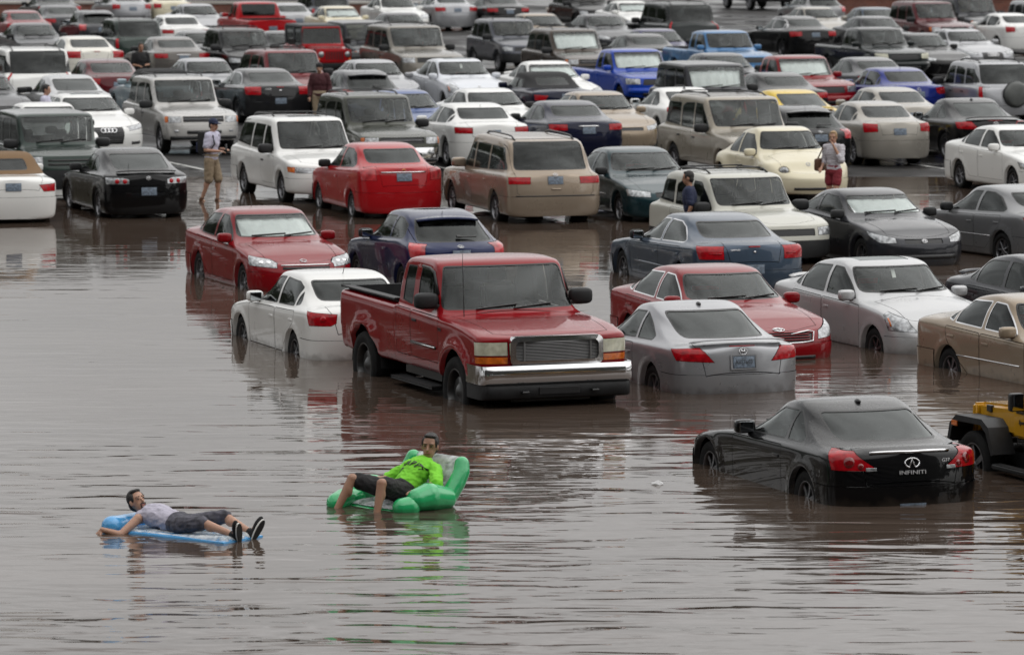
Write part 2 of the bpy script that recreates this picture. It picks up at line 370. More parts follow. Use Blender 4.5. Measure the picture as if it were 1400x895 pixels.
def build_car(P, det=2):
    """cut the body of one model into its parts. returns the list of (name, mesh, material key, region, parent region, side) and the shell"""
    nu, nv = {2: (4, 3), 1: (3, 3), 0: (2, 2)}[det]
    S = Shell(P, nu, nv); x0 = S.x0; L, W, H = P['L'], P['W'], P['H']; hw = W / 2; R = P.get('R', .32)
    zc = P.get('zc', R); uf, ur = P['fo'], P['fo'] + P['wb']
    left = (0, 1, 0)
    side = lambda c, n: c[:, 1] > hw * .45
    fa = P.get('arch', R + .055); at = P.get('archtop', .93)
    for uw in (uf, ur):                     # wheel openings with lips
        S.region(None, None, left, [S.pt(u, hw, z) for u, z in circ(uw, zc, fa, 26 if det else 16)], mask=lambda c, n: side(c, n) & (c[:, 2] < at))
    cnt = {}
    for f, r in zip(S.F, S.reg):
        if r == -1:
            for a, b in zip(f, f[1:] + f[:1]): cnt.setdefault((min(a, b), max(a, b)), []).append((a, b))
    for k, e in cnt.items():
        if len(e) == 1:
            q = [S.V[i] for i in e[0]]
            if all(min(abs(math.hypot(x0 - p[0] - uw, p[2] - zc) - fa) for uw in (uf, ur)) < .02 for p in q):
                (p, r) = q; i0, i1 = e[0]; d = np.array((0, -.07, 0))
                S.lip.append([(p, S.N[i0]), (r, S.N[i1]), (r + d, S.N[i1]), (p + d, S.N[i0])])
    tr = P.get('wtrim', .016); wt = ('window_trim', 'trim')
    for poly in P.get('wind', []):          # windscreen, front view (y, z)
        S.region('windscreen', P.get('fglass', 'glass_f'), (1, 0, 0), [S.pt(0, s * y, z) for y, z in rnd_poly(poly, .06) for s in (1, -1)],
                 gap=tr, trim=wt, recess=.006, pair=False, mask=lambda c, n: (x0 - c[:, 0] > P['uc'] - .5) & (x0 - c[:, 0] < P['ur'] + .5))
    for poly in P.get('rearw', []):         # rear window, back view
        S.region('rear_window', P.get('rglass', 'glass_d'), (-1, 0, 0), [S.pt(0, s * y, z) for y, z in rnd_poly(poly, .07) for s in (1, -1)],
                 gap=tr, trim=wt, recess=.006, pair=False, mask=lambda c, n: (x0 - c[:, 0] > P['urr'] - .6) & (n[:, 2] > -.2) & (x0 - c[:, 0] < P.get('rwmax', 99)))
    for poly in P['win']:
        S.region('side_window', P.get('sglass', 'glass_s'), left, [S.pt(u, hw, z) for u, z in rnd_poly(poly, P.get('wr', .035))],
                 gap=tr, trim=('window_trim', P.get('strim', 'trim')), recess=.006, mask=side)
    for key, nm in (('headl', 'headlight'), ('taill', 'tail_light'), ('turn', 'indicator_light'), ('fog', 'fog_light'), ('rev', 'reversing_light')):
        for (az, mat, pts) in P.get(key, []):
            d = (math.cos(math.radians(az)), math.sin(math.radians(az)), 0)
            S.region(nm, mat, d, [S.pt(u, y, z) for u, y, z in pts], gap=.006 if det else 0, recess=-.004)
    for (nm, mat, D, rec, pts) in P.get('cuts', []):
        S.region(nm, mat, D, [S.pt(u, s * y, z) for u, y, z in pts for s in (1, -1)], gap=.006 if det else 0, recess=rec, pair=False)
    gp = .009 if det == 2 else .006
    if P.get('lid'):
        S.region('boot_lid', 'paint', P.get('lidD', (-1, 0, .8)), [S.pt(u, s * y, z) for u, y, z in P['lid'] for s in (1, -1)], gap=gp, pair=False,
                 mask=lambda c, n: x0 - c[:, 0] > L * .6)
    for poly in P.get('doors', []):
        S.region('door', 'paint', left, [S.pt(u, hw, z) for u, z in rnd_poly(poly, .05)], gap=gp, mask=side)
    if P.get('hood') and det:
        S.region('bonnet', 'paint', (0, 0, 1), [S.pt(u, s * y, 0) for u, y in P['hood'] for s in (1, -1)], gap=gp, pair=False,
                 mask=lambda c, n: (x0 - c[:, 0] < P['uc'] + .3) & (n[:, 2] > .25))
    if P.get('bump'):
        zf, ff, zr, rr = P['bump']
        for nm, z, u, sg in (('front_bumper', zf, ff, 1), ('rear_bumper', zr, L - rr, -1)):
            if not z: continue
            pl = lambda o: [(np.array((0, 0, z - o)), np.array((0, 0, 1.))), (np.array((x0 - u + sg * o, 0, 0)), np.array((-sg, 0, 0.)))]
            A = S.half(pl(0)); n0 = len(S.F)
            B = S.half(pl(.005), S.fmask(A)); Bs = set(B)
            S.mark([i for i in list(A) + list(range(n0, len(S.F))) if i not in Bs and S.reg[i] == 0], None, None)
            S.mark(B, nm, P.get('bmat', 'paint'), P.get('bout', 0), False)
    if P.get('clad'):                       # lower cladding of another colour
        S.mark(S.half([(np.array((0, 0, P['clad'][0])), np.array((0, 0, 1.)))]), 'lower_cladding', P['clad'][1], -.006, False)
    if P.get('roofcut'):                    # fabric or contrasting roof
        u0, u1, z, mat, nm = P['roofcut']
        S.mark(S.half([(S.pt(u0, 0, 0), np.array((1., 0, 0))), (S.pt(u1, 0, 0), np.array((-1., 0, 0))), (np.array((0, 0, z)), np.array((0, 0, -1.)))]), nm, mat, -.004, False)
    if P.get('bed'):                        # pickup bed opening
        u0, u1, y, z = P['bed']
        S.mark(S.half([(S.pt(u0, 0, 0), np.array((1., 0, 0))), (S.pt(u1, 0, 0), np.array((-1., 0, 0))), (np.array((0, y, 0)), np.array((0, 1., 0)))],
                      (S.fn[:, 2] > .3) & (S.fc[:, 2] > z)), None, None)
    return S.meshes(), S

MODELS = {}
def nose_u(P, y, z):
    s = min(1, abs(y) / (P['W'] / 2)); nn, pn = P.get('nn', .55), P.get('pn', 2.4)
    zf = P.get('zf', .48); zt = P['top'][0][1]; fl = P.get('lean_f', .1)
    return nn * (1 - (1 - s ** pn) ** (1 / pn)) + (fl * (max(0, z - zf) / max(.15, zt - zf)) ** 1.6)
def tail_u(P, y, z):
    s = min(1, abs(y) / (P['W'] / 2)); nt, pt = P.get('nt', .42), P.get('pt', 2.6)
    return P['L'] - nt * (1 - (1 - s ** pt) ** (1 / pt)) - P.get('lean_r', .06) * (max(0, z - P.get('zr', .55)) / .4) ** 1.4
def lamp(P, end, pts):
    """lamp outline: ('f', y, z) on the front or back face, ('s', u, z) on the flank (u from that end)"""
    out = []
    for k, a, z in pts:
        if k == 'f': out.append(((nose_u if end == 'n' else tail_u)(P, a, z), a, z))
        else: out.append((a if end == 'n' else P['L'] - a, P['W'] / 2 * .985, z))
    return out

def std(name, L, W, H, wb, fo, R=.32, hz=(.70, .97), uc=1.42, ur=2.3, up=3.0, urr=3.5, zrr=None, ubb=4.25, zbb=1.08, zdk=1.02, belt=(.92, .98), kind='sedan',
        uB=None, uC=None, quarter=True, nd=4, yr=None, zt=None, uA=None, hl=None, tl=None, hlm='lamp', tlm='red', doorz=None, lidz=.72, lidy=.6, haz=38, taz=145, winb=.024, hoody=.70, wtop=None, **kw):
    P = dict(L=L, W=W, H=H, wb=wb, fo=fo, R=R, uc=uc, ur=ur, urr=urr, ubb=ubb, zbb=zbb)
    P['yr'] = yr = (yr if yr is not None else .31 * W) * (1.0 if kind == 'pickup' else 1.13)
    hw = W / 2; zrr = zrr if zrr is not None else H - .06
    h0, h1 = hz
    top = [(0, h0 - .05, 0), (.22, h0 + .01, 0), (uc * .45, h0 + (h1 - h0) * .45 + .012, 0), (uc * .75, h0 + (h1 - h0) * .76 + .012, 0), (uc - .08, h1 - .012, 0), (uc + .06, h1 + .035, .06),
           (uc + (ur - uc) * .35, h1 + (H - .05 - h1) * .37, .4), (uc + (ur - uc) * .7, h1 + (H - .05 - h1) * .73, .8), (ur, H - .055, 1), (ur + .22, H - .015, 1), (up, H, 1)]
    if up + .35 < urr: top.append(((up + urr) / 2, (H + zrr) / 2 + .012, 1))
    top += [(urr, zrr, 1)]
    if kind in ('sedan', 'coupe'):
        m = (urr + ubb) / 2
        top += [(urr + (ubb - urr) * .35, zrr - (zrr - zbb) * .32, .8), (urr + (ubb - urr) * .7, zrr - (zrr - zbb) * .7, .35), (ubb - .02, zbb + .015, .06), (ubb + .1, zbb - .012, 0)]
        if L - .2 > ubb + .2: top.append((L - .2, zdk + .01, 0))
        top += [(L, zdk - .04, 0)]
        bl = [(0, h0 - .06), (uc * .5, h0 + (belt[0] - h0) * .6), (uc, belt[0] - .01), (urr, (belt[0] + belt[1]) / 2 + .01), (ubb, belt[1]), (L - .15, zdk - .05), (L, zdk - .08)]
    elif kind == 'pickup':
        # urr: cab rear top, ubb: cab rear base, then bed rail at zdk
        top += [(urr + (ubb - urr) * .5, (zrr + zdk) / 2 + .1, 1), (ubb, zdk + .03, .3), (ubb + .05, zdk, 0), ((ubb + L) / 2, zdk, 0), (L - .25, zdk, 0), (L, zdk - .01, 0)]
        bl = [(0, h0 - .06), (uc * .5, h0 + (belt[0] - h0) * .7), (uc, belt[0]), (urr, belt[1]), (ubb, min(belt[1], zdk) - .03), (L, zdk - .03)]
    else:
        top += [(urr + (ubb - urr) * .4, zrr - (zrr - zbb) * .38, .85), (urr + (ubb - urr) * .8, zrr - (zrr - zbb) * .8, .4), (ubb, zbb, .12), (min(L - .02, ubb + .06), zbb - .03, 0), (L, zbb - .07, 0)]
        bl = [(0, h0 - .06), (uc * .5, h0 + (belt[0] - h0) * .6), (uc, belt[0] - .01), (urr, belt[1]), (ubb, min(belt[1], zbb) - .02), (L, min(belt[1], zbb - .1))]
    P['top'] = sorted(top); P['belt'] = bl
    P.update({k: v for k, v in kw.items()})
    kf = P.get('kf', .26)
    zt = (zt if zt is not None else H - .125) + (.022 if kind in ('sedan', 'coupe', 'hatch') else .0)
    b = lambda u: float(np.interp(u, *zip(*P['belt']))) + winb
    if 'wind' not in P: P['wind'] = [[(.80 * hw, h1 + .055), (yr - .03, wtop or H - .085), (-(yr - .03), wtop or H - .085), (-.80 * hw, h1 + .055)]]
    if 'rearw' not in P:
        z0 = {'sedan': zbb + .03, 'coupe': zbb + .03, 'pickup': max(belt[1], zdk) + .08}.get(kind, zbb + .02)
        yb = .66 * hw if kind in ('sedan', 'coupe') else .78 * hw
        if kind == 'pickup': yb = .68 * hw
        P['rearw'] = [[(yb, z0), (yr - .06, zrr - .03), (-(yr - .06), zrr - .03), (-yb, z0)]]
        if kind == 'pickup': P['rwmax'] = ubb + .1
    uA = uA or uc + .36
    uA1 = ur + kf * .5 * (yr / hw) ** 2 + .10
    uB = uB or (uA + .5 * (urr - uA)); uC = uC or (urr + .12)
    if 'win' not in P:
        w = [[(uA, b(uA)), (uA1, zt), (uB - .03, zt + .012), (uB - .03, b(uB))]]
        if kind == 'sedan' or (nd == 4 and kind in ('suv', 'hatch')):
            if quarter:
                uq = uB + (uC - uB) * .80
                w += [[(uB + .04, b(uB)), (uB + .04, zt + .012), (uq - .22, zt - .012), (uq - .02, zt - .09), (uq - .02, b(uq))]]
                w += [[(uq + .03, b(uq) + .01), (uq + .03, zt - .13), (uC - .03, b(uC) + .09), (uC, b(uC) + .03)]] if kind == 'sedan' else [[(uq + .06, b(uq) + .01), (uq + .06, zt - .02), (urr - .08, zt - .03), (urr + (ubb - urr) * .42, b(uC) + .06)]]
            else:
                w += [[(uB + .04, b(uB)), (uB + .04, zt + .012), (urr - .3, zt - .0), (urr - .05, zt - .07), (uC, b(uC) + .05), (uC - .05, b(uC))]]
        elif kind in ('coupe', 'hatch'):
            w += [[(uB + .03, b(uB)), (uB + .03, zt + .01), (urr - .25, zt - .01), (urr, zt - .1), (uC, b(uC) + .06), (uC - .04, b(uC))]]
        P['win'] = w
    zd = doorz or (P.get('zb', .2) + .13)
    if 'doors' not in P:
        u0 = uA - .30; ufa = fo + R + .13
        u0 = max(u0, ufa)
        bb = lambda u: b(u) - winb - .03
        ra = fo + wb - (R + .09)
        if nd == 4:
            P['doors'] = [[(u0, zd), (u0, bb(u0)), (uB, bb(uB)), (uB, zd)], [(uB + .012, zd), (uB + .012, bb(uB)), (min(uC - .05, fo + wb + .12), bb(uC)), (min(uC - .08, fo + wb + .05), .78), (ra - .02, .45), (ra - .12, zd)]]
        else: P['doors'] = [[(u0, zd), (u0, bb(u0)), (uB, bb(uB)), (uB, zd + .1), (uB - .08, zd)]]
    if 'hood' not in P: P['hood'] = [(.20, .3 * hw), (.16, 0), (.34, hoody * hw), (uc + .02, (hoody + .08) * hw), (uc - .06, 0)]
    if 'lid' not in P and kind in ('sedan', 'coupe'):
        P['lid'] = [(ubb + .12, lidy, zbb), (tail_u(P, lidy, zdk), lidy, zdk - .02), (tail_u(P, lidy * .85, lidz), lidy * .85, lidz)]
    if 'lid' not in P and kind in ('hatch', 'suv'):
        P['lid'] = [(L, .8 * hw, H), (L, .8 * hw, .62), (L, .72 * hw, .56)]; P['lidD'] = (-1, 0, 0)
    if 'bump' not in P: P['bump'] = (.56, fo - R - .05, .6, L - fo - wb - R - .05)
    if hl: P['headl'] = [(haz, hlm, lamp(P, 'n', hl))] if len(hl[0]) == 3 else [(haz, m, lamp(P, 'n', p)) for m, p in hl]
    if tl: P['taill'] = [(taz, tlm, lamp(P, 't', tl))] if len(tl[0]) == 3 else [(taz, m, lamp(P, 't', p)) for m, p in tl]
    MODELS[name] = P
    return P
def cut(P, nm, mat, end, pts, rec=.01):
    f = nose_u if end == 'n' else tail_u
    P.setdefault('cuts', []).append((nm, mat, (1 if end == 'n' else -1, 0, 0), rec, [(f(P, y, z), y, z) for y, z in pts]))

# --- coupe with long nose and round lamps in pointed clusters (black, nearest)
P = std('grand_coupe', 4.65, 1.82, 1.39, 2.85, .84, R=.345, hz=(.68, .93), uc=1.55, ur=2.42, up=2.85, urr=3.25, zrr=1.33, ubb=4.22, zbb=1.0, zdk=1.01, belt=(.92, .95), kind='coupe', nd=2,
        uB=3.06, uC=3.55, uA=1.92, yr=.55, zt=1.262, zb=.17, nt=.5, flare=.02, lidz=.6, lidy=.62,
        tl=[('red', [('f', .43, .765), ('f', .42, .80), ('f', .66, .98), ('s', .34, .985), ('s', .22, .77)])], hl=[('f', .5, .6), ('f', .45, .68), ('s', .6, .78), ('s', .35, .62)])
# --- lifted full-size pickup, extended cab (red)
P = std('big_pickup', 5.68, 2.10, 2.12, 3.62, .97, R=.46, hz=(1.30, 1.42), uc=1.50, ur=2.03, up=2.6, urr=3.28, zrr=2.07, ubb=3.38, zbb=1.4, zdk=1.47, belt=(1.40, 1.45), kind='pickup',
        zc=.48, arch=.57, archtop=1.3, flz=1.4, flare=.055, flw=.08, zb=.62, yr=.86, wind=[[(.93, 1.475), (.82, 2.03), (-.82, 2.03), (-.93, 1.475)]], kf=.14, kr=.05, nn=.30, pn=3.2, nt=.16, pt=4, lean_f=.03, lean_r=.01, zf=.85, zr=.95, winb=.03, zt=1.97, rim='steel', det=2, tw=1.5, sglass='glass_d',
        win=[[(1.84, 1.50), (2.15, 1.965), (2.60, 1.985), (2.60, 1.45)], [(2.78, 1.46), (2.78, 1.985), (3.13, 1.975), (3.17, 1.50)]],
        doors=[[(1.62, .78), (1.62, 1.39), (2.68, 1.41), (2.68, .78)], [(2.694, .78), (2.694, 1.41), (3.27, 1.42), (3.27, .78)]], bump=(0, 0, 0, 0), bed=(3.46, 5.60, .86, 1.3),
        hl=[('lamp_old', [('f', .66, 1.02), ('f', .66, 1.20), ('s', .27, 1.20), ('s', .26, 1.02)]), ('amber', [('f', .66, .915), ('f', .66, 1.01), ('s', .25, 1.01), ('s', .24, .915)])],
        tl=[('f', .88, .95), ('f', .88, 1.3), ('s', .1, 1.3), ('s', .1, .95)], mirror=(1.92, 1.56), mirror_size=1.3, mirror_mat='plastic', mirror_h=1.05, suicide=True, handle_mat='plastic', seat_z=.95, shelf=False, rear_plate=True, plate_z=.9, handle_dz=.12)
P['hood'] = [(.10, 0), (.14, .6), (.22, .80), (1.56, .88), (1.44, 0)]
# --- compact sedan (white, and red)
P = std('compact_sedan', 4.55, 1.76, 1.46, 2.58, .90, R=.325, hz=(.72, .98), uc=1.30, ur=2.12, up=2.8, urr=3.35, zrr=1.40, ubb=4.05, zbb=1.08, zdk=1.06, belt=(.94, 1.0), uB=2.62, uC=3.62, uA=1.66, yr=.555, quarter=True,
        zb=.19, tl=[('red', [('f', .52, .84), ('f', .50, .97), ('s', .42, 1.0), ('s', .30, .80), ('f', .6, .80)])], hl=[('f', .48, .62), ('f', .47, .70), ('f', .6, .76), ('s', .56, .82), ('s', .45, .66)], lidz=.68)
# --- three-door hatchback (navy)
P = std('small_hatch', 4.05, 1.695, 1.47, 2.50, .82, R=.30, hz=(.72, .98), uc=1.12, ur=1.92, up=2.45, urr=3.15, zrr=1.39, ubb=3.92, zbb=.98, belt=(.93, 1.02), kind='hatch', nd=2, uB=2.62, uC=3.30, uA=1.46, yr=.53,
        zb=.2, tl=[('lamp_red', [('f', .60, .78), ('f', .60, .98), ('s', .38, 1.0), ('s', .24, .76)])], hl=[('f', .5, .6), ('f', .48, .7), ('s', .5, .76), ('s', .4, .62)])
# --- two-door coupe with a boot spoiler (silver)
P = std('silver_coupe', 4.77, 1.81, 1.42, 2.67, 1.0, R=.325, hz=(.68, .93), uc=1.55, ur=2.42, up=2.85, urr=3.25, zrr=1.365, ubb=4.3, zbb=1.0, zdk=1.0, belt=(.90, .95), kind='coupe', nd=2, uB=3.0, uC=3.6, uA=1.98, yr=.55, zt=1.28,
        zb=.18, nt=.5, tl=[('red', [('f', .40, .76), ('f', .52, .90), ('f', .6, .955), ('s', .42, .93), ('s', .24, .78)])], hl=[('f', .5, .6), ('f', .45, .68), ('s', .6, .78), ('s', .35, .62)], lidz=.58, lidy=.62)
# --- mid-size sedan with a broad smiling grille (red)
P = std('family_sedan', 4.8, 1.82, 1.47, 2.78, .98, R=.33, hz=(.76, 1.0), uc=1.40, ur=2.32, up=2.95, urr=3.55, zrr=1.40, ubb=4.28, zbb=1.1, zdk=1.07, belt=(.95, 1.02), uB=2.82, uC=3.95, uA=1.82, yr=.56, strim='chrome', lean_f=.14,
        zb=.19, hl=[('f', .56, .60), ('f', .58, .72), ('s', .62, .86), ('s', .48, .70), ('f', .8, .62)], tl=[('f', .5, .82), ('f', .5, .98), ('s', .35, .98), ('s', .25, .8)])
cut(P, 'grille', 'grille', 'n', [(.46, .585), (.50, .69), (.40, .705), (.15, .66), (.2, .575)], .012)
# --- compact sedan with sunroof (silver, front)
P = std('arched_sedan', 4.57, 1.79, 1.51, 2.69, .90, R=.32, hz=(.78, 1.03), uc=1.22, ur=2.12, up=2.7, urr=3.35, zrr=1.43, ubb=4.1, zbb=1.12, zdk=1.10, belt=(.97, 1.04), uB=2.6, uC=3.66, uA=1.60, yr=.57, lean_f=.16, zb=.19, strim='trim',
        hl=[('f', .52, .62), ('f', .60, .80), ('s', .50, .90), ('s', .58, .86), ('s', .42, .64)], tl=[('f', .6, .84), ('f', .6, 1.02), ('s', .3, 1.04), ('s', .22, .82)], nn=.62)
cut(P, 'grille', 'grille', 'n', [(.48, .62), (.5, .74), (0, .74), (0, .60)], .012)
# --- large sedan (tan)
P = std('large_sedan', 4.9, 1.82, 1.46, 2.72, 1.0, R=.325, hz=(.72, .98), uc=1.52, ur=2.36, up=2.9, urr=3.5, zrr=1.39, ubb=4.18, zbb=1.10, zdk=1.06, belt=(.94, 1.01), uB=2.84, uC=3.86, uA=1.92, yr=.555, strim='chrome', zb=.19,
        hl=[('f', .5, .6), ('f', .5, .72), ('s', .5, .76), ('s', .4, .62)], tl=[('f', .6, .8), ('f', .6, .96), ('s', .26, .98), ('s', .22, .8)])
# --- cab-forward sedan with tall corner lamps (blue grey)
P = std('cab_forward_sedan', 5.02, 1.89, 1.42, 2.87, 1.02, R=.33, hz=(.70, .95), uc=1.32, ur=2.38, up=3.0, urr=3.65, zrr=1.36, ubb=4.45, zbb=1.06, zdk=1.05, belt=(.91, .99), uB=2.88, uC=4.0, uA=1.80, yr=.56, quarter=False, strim='chrome', zb=.2,
        tl=[('f', .52, .78), ('f', .52, 1.0), ('s', .36, 1.0), ('s', .2, .78)], hl=[('f', .45, .6), ('f', .45, .7), ('s', .5, .74), ('s', .4, .6)], lidy=.5)
# --- notchback hatch coupe (dark grey, front)
P = std('hatch_coupe', 4.42, 1.755, 1.41, 2.70, .88, R=.33, hz=(.72, .97), uc=1.25, ur=2.1, up=2.6, urr=3.2, zrr=1.35, ubb=4.15, zbb=1.02, belt=(.93, 1.0), kind='hatch', nd=2, uB=2.82, uC=3.5, uA=1.66, yr=.545, zb=.18,
        hl=[('f', .50, .60), ('f', .50, .69), ('s', .62, .80), ('s', .5, .72), ('f', .75, .60)], tl=[('f', .5, .8), ('f', .5, .95), ('s', .3, .97), ('s', .25, .78)])
cut(P, 'grille', 'grille', 'n', [(.36, .59), (.36, .67), (0, .67), (0, .59)], .012)
# --- plain grey sedan
P = std('mid_sedan', 4.75, 1.82, 1.42, 2.70, 1.0, R=.32, hz=(.70, .95), uc=1.45, ur=2.3, up=2.9, urr=3.45, zrr=1.36, ubb=4.15, zbb=1.07, zdk=1.04, belt=(.92, .99), uB=2.8, uC=3.75, uA=1.84, yr=.55, zb=.19, quarter=False,
        hl=[('f', .5, .58), ('f', .48, .68), ('s', .5, .74), ('s', .4, .6)], tl=[('f', .5, .8), ('f', .5, .95), ('s', .35, .95), ('s', .25, .8)])
cut(P, 'grille', 'grille', 'n', [(.4, .58), (.4, .67), (0, .67), (0, .58)], .012)
# --- boxy compact suv
P = std('compact_suv', 4.40, 1.78, 1.70, 2.62, .85, R=.35, hz=(.93, 1.10), uc=1.22, ur=1.92, up=2.6, urr=3.75, zrr=1.66, ubb=4.22, zbb=1.10, belt=(1.04, 1.08), kind='suv', uB=2.45, uC=3.3, uA=1.56, yr=.64, zt=1.545, zb=.32, nn=.42, pn=3, kf=.2, clad=(.58, 'plastic'), bmat='plastic', nt=.28,
        bump=(.62, .45, .62, .5), hl=[('f', .56, .70), ('f', .56, .84), ('s', .34, .86), ('s', .3, .70)], tl=[('f', .76, .75), ('f', .76, 1.05), ('s', .2, 1.07), ('s', .16, .75)])
cut(P, 'grille', 'grille', 'n', [(.5, .70), (.5, .82), (0, .82), (0, .70)], .012)
# --- mid-size suv (silver)
P = std('mid_suv', 4.82, 1.83, 1.80, 2.89, .92, R=.375, hz=(.98, 1.14), uc=1.40, ur=2.08, up=2.8, urr=4.2, zrr=1.75, ubb=4.66, zbb=1.14, belt=(1.07, 1.11), kind='suv', uB=2.62, uC=3.6, uA=1.74, yr=.66, zt=1.63, zb=.36, nn=.4, pn=3.2, kf=.18, nt=.25, wr=.05,
        bump=(.70, .48, .66, .5), hl=[('lamp', [('f', .54, .78), ('f', .54, .93), ('f', .82, .93), ('f', .84, .78)]), ('amber', [('f', .835, .78), ('f', .825, .93), ('s', .32, .93), ('s', .30, .78)])], tl=[('f', .8, .85), ('f', .8, 1.2), ('s', .14, 1.2), ('s', .12, .85)])
cut(P, 'grille', 'grille', 'n', [(.5, .79), (.5, .93), (0, .93), (0, .79)], .012)
# --- large suv
P = std('large_suv', 5.2, 2.0, 1.90, 3.02, .98, R=.39, hz=(1.04, 1.2), uc=1.50, ur=2.2, up=3.0, urr=4.6, zrr=1.86, ubb=5.04, zbb=1.2, belt=(1.14, 1.17), kind='suv', uB=2.8, uC=3.8, uA=1.86, yr=.74, zt=1.73, zb=.4, nn=.4, pn=3.2, kf=.18, nt=.25,
        bump=(.74, .5, .7, .5), hl=[('f', .62, .82), ('f', .62, .98), ('s', .3, .98), ('s', .28, .82)], tl=[('f', .86, .9), ('f', .86, 1.25), ('s', .14, 1.25), ('s', .12, .9)])
cut(P, 'grille', 'grille', 'n', [(.56, .82), (.56, .98), (0, .98), (0, .82)], .012)
# --- very boxy wagon (dark green)
P = std('box_wagon', 4.30, 1.815, 1.79, 2.575, .82, R=.33, hz=(1.0, 1.12), uc=1.08, ur=1.55, up=2.4, urr=3.8, zrr=1.76, ubb=4.2, zbb=1.12, belt=(1.07, 1.09), kind='suv', uB=2.25, uC=3.2, uA=1.36, yr=.70, zt=1.64, zb=.26, nn=.34, pn=3.4, kf=.14, nt=.2, clad=(.62, 'plastic'), bmat='plastic',
        bump=(.66, .42, .62, .5), hl=[('f', .60, .76), ('f', .60, .94), ('s', .25, .94), ('s', .24, .76)], tl=[('f', .8, .8), ('f', .8, 1.1), ('s', .12, 1.1), ('s', .1, .8)])
# --- minivan from behind (tan)
P = std('minivan', 5.1, 1.92, 1.74, 3.0, .98, R=.34, hz=(.86, 1.07), uc=1.15, ur=2.0, up=2.7, urr=4.45, zrr=1.69, ubb=4.98, zbb=1.10, belt=(1.0, 1.06), kind='suv', uB=2.45, uC=3.5, uA=1.6, yr=.66, zt=1.56, zb=.24, nn=.55, kf=.24, nt=.26, pt=3,
        win=[[(1.72, 1.06), (2.16, 1.54), (2.42, 1.56), (2.42, 1.05)], [(2.5, 1.05), (2.5, 1.56), (3.4, 1.56), (3.42, 1.07)], [(3.5, 1.07), (3.48, 1.56), (4.3, 1.54), (4.62, 1.12)]],
        tl=[('f', .50, .86), ('f', .50, 1.0), ('s', .17, 1.0), ('s', .14, .86)], hl=[('f', .55, .66), ('f', .55, .80), ('s', .5, .86), ('s', .42, .7)], bump=(.56, .55, .62, .72))
P['lid'] = [(5.1, .78, 1.7), (5.1, .78, .7), (5.1, .7, .62)]
# --- older minivan, front (white)
P = std('old_minivan', 4.92, 1.90, 1.73, 2.85, .98, R=.33, hz=(.86, 1.04), uc=1.22, ur=1.98, up=2.7, urr=4.3, zrr=1.66, ubb=4.8, zbb=1.08, belt=(.99, 1.04), kind='suv', nd=2, uB=2.42, uA=1.62, yr=.65, zt=1.55, zb=.25, nn=.5, kf=.24, nt=.26,
        win=[[(1.70, 1.04), (2.14, 1.54), (2.42, 1.56), (2.42, 1.04)], [(2.5, 1.04), (2.5, 1.56), (3.25, 1.56), (3.28, 1.06)], [(3.36, 1.06), (3.34, 1.56), (4.2, 1.53), (4.42, 1.12)]],
        hl=[('lamp', [('f', .42, .66), ('f', .42, .77), ('f', .8, .79), ('f', .82, .67)]), ('amber', [('f', .825, .67), ('f', .805, .79), ('s', .46, .80), ('s', .42, .69)])], tl=[('f', .76, .8), ('f', .76, 1.05), ('s', .14, 1.05), ('s', .12, .8)])
cut(P, 'grille', 'grille', 'n', [(.38, .66), (.38, .77), (0, .77), (0, .66)], .012)
# --- sporty rear-hatch coupe (black, rear)
P = std('sport_coupe', 4.38, 1.725, 1.40, 2.57, .90, R=.32, hz=(.66, .92), uc=1.32, ur=2.15, up=2.6, urr=3.1, zrr=1.345, ubb=4.12, zbb=1.0, zdk=.99, belt=(.90, .95), kind='coupe', nd=2, uB=2.75, uC=3.35, uA=1.74, yr=.53, zt=1.25, zb=.17,
        tl=[('lamp', [('f', .38, .76), ('f', .38, .86), ('f', .5, .89), ('s', .25, .90), ('s', .18, .76)])], hl=[('f', .5, .58), ('f', .46, .66), ('s', .6, .74), ('s', .4, .6)], lidz=.7)
# --- convertible (white with tan top)
P = std('convertible', 4.92, 1.77, 1.38, 2.69, 1.05, R=.32, hz=(.68, .92), uc=1.62, ur=2.35, up=2.75, urr=3.3, zrr=1.34, ubb=3.95, zbb=1.0, zdk=.98, belt=(.90, .94), kind='coupe', nd=2, uB=2.98, uA=1.98, yr=.55, zt=1.24, zb=.18,
        win=[[(1.98, .95), (2.46, 1.23), (2.95, 1.24), (2.95, .96)], [(3.02, .97), (3.02, 1.23), (3.3, 1.2), (3.45, 1.0)]], rearw=[[(.46, 1.06), (.42, 1.27), (-.42, 1.27), (-.46, 1.06)]],
        roofcut=(2.36, 4.0, .99, 'softtop', 'soft_top'), tl=[('f', .6, .70), ('f', .5, .84), ('s', .25, .86), ('s', .2, .70)], hl=[('f', .5, .58), ('f', .46, .66), ('s', .5, .72), ('s', .4, .6)])
# --- executive sedan with a deep grille (white, front)
P = std('executive_sedan', 4.70, 1.82, 1.43, 2.81, .86, R=.34, hz=(.74, .99), uc=1.38, ur=2.26, up=2.85, urr=3.45, zrr=1.37, ubb=4.15, zbb=1.07, zdk=1.04, belt=(.93, 1.0), uB=2.78, uC=3.8, uA=1.78, yr=.55, zb=.17,
        hl=[('f', .50, .64), ('f', .50, .735), ('s', .45, .80), ('s', .42, .70)], tl=[('f', .5, .8), ('f', .5, .94), ('s', .3, .95), ('s', .25, .8)])
cut(P, 'grille', 'grille', 'n', [(.36, .73), (.38, .6), (.33, .34), (0, .34), (0, .73)], .012)
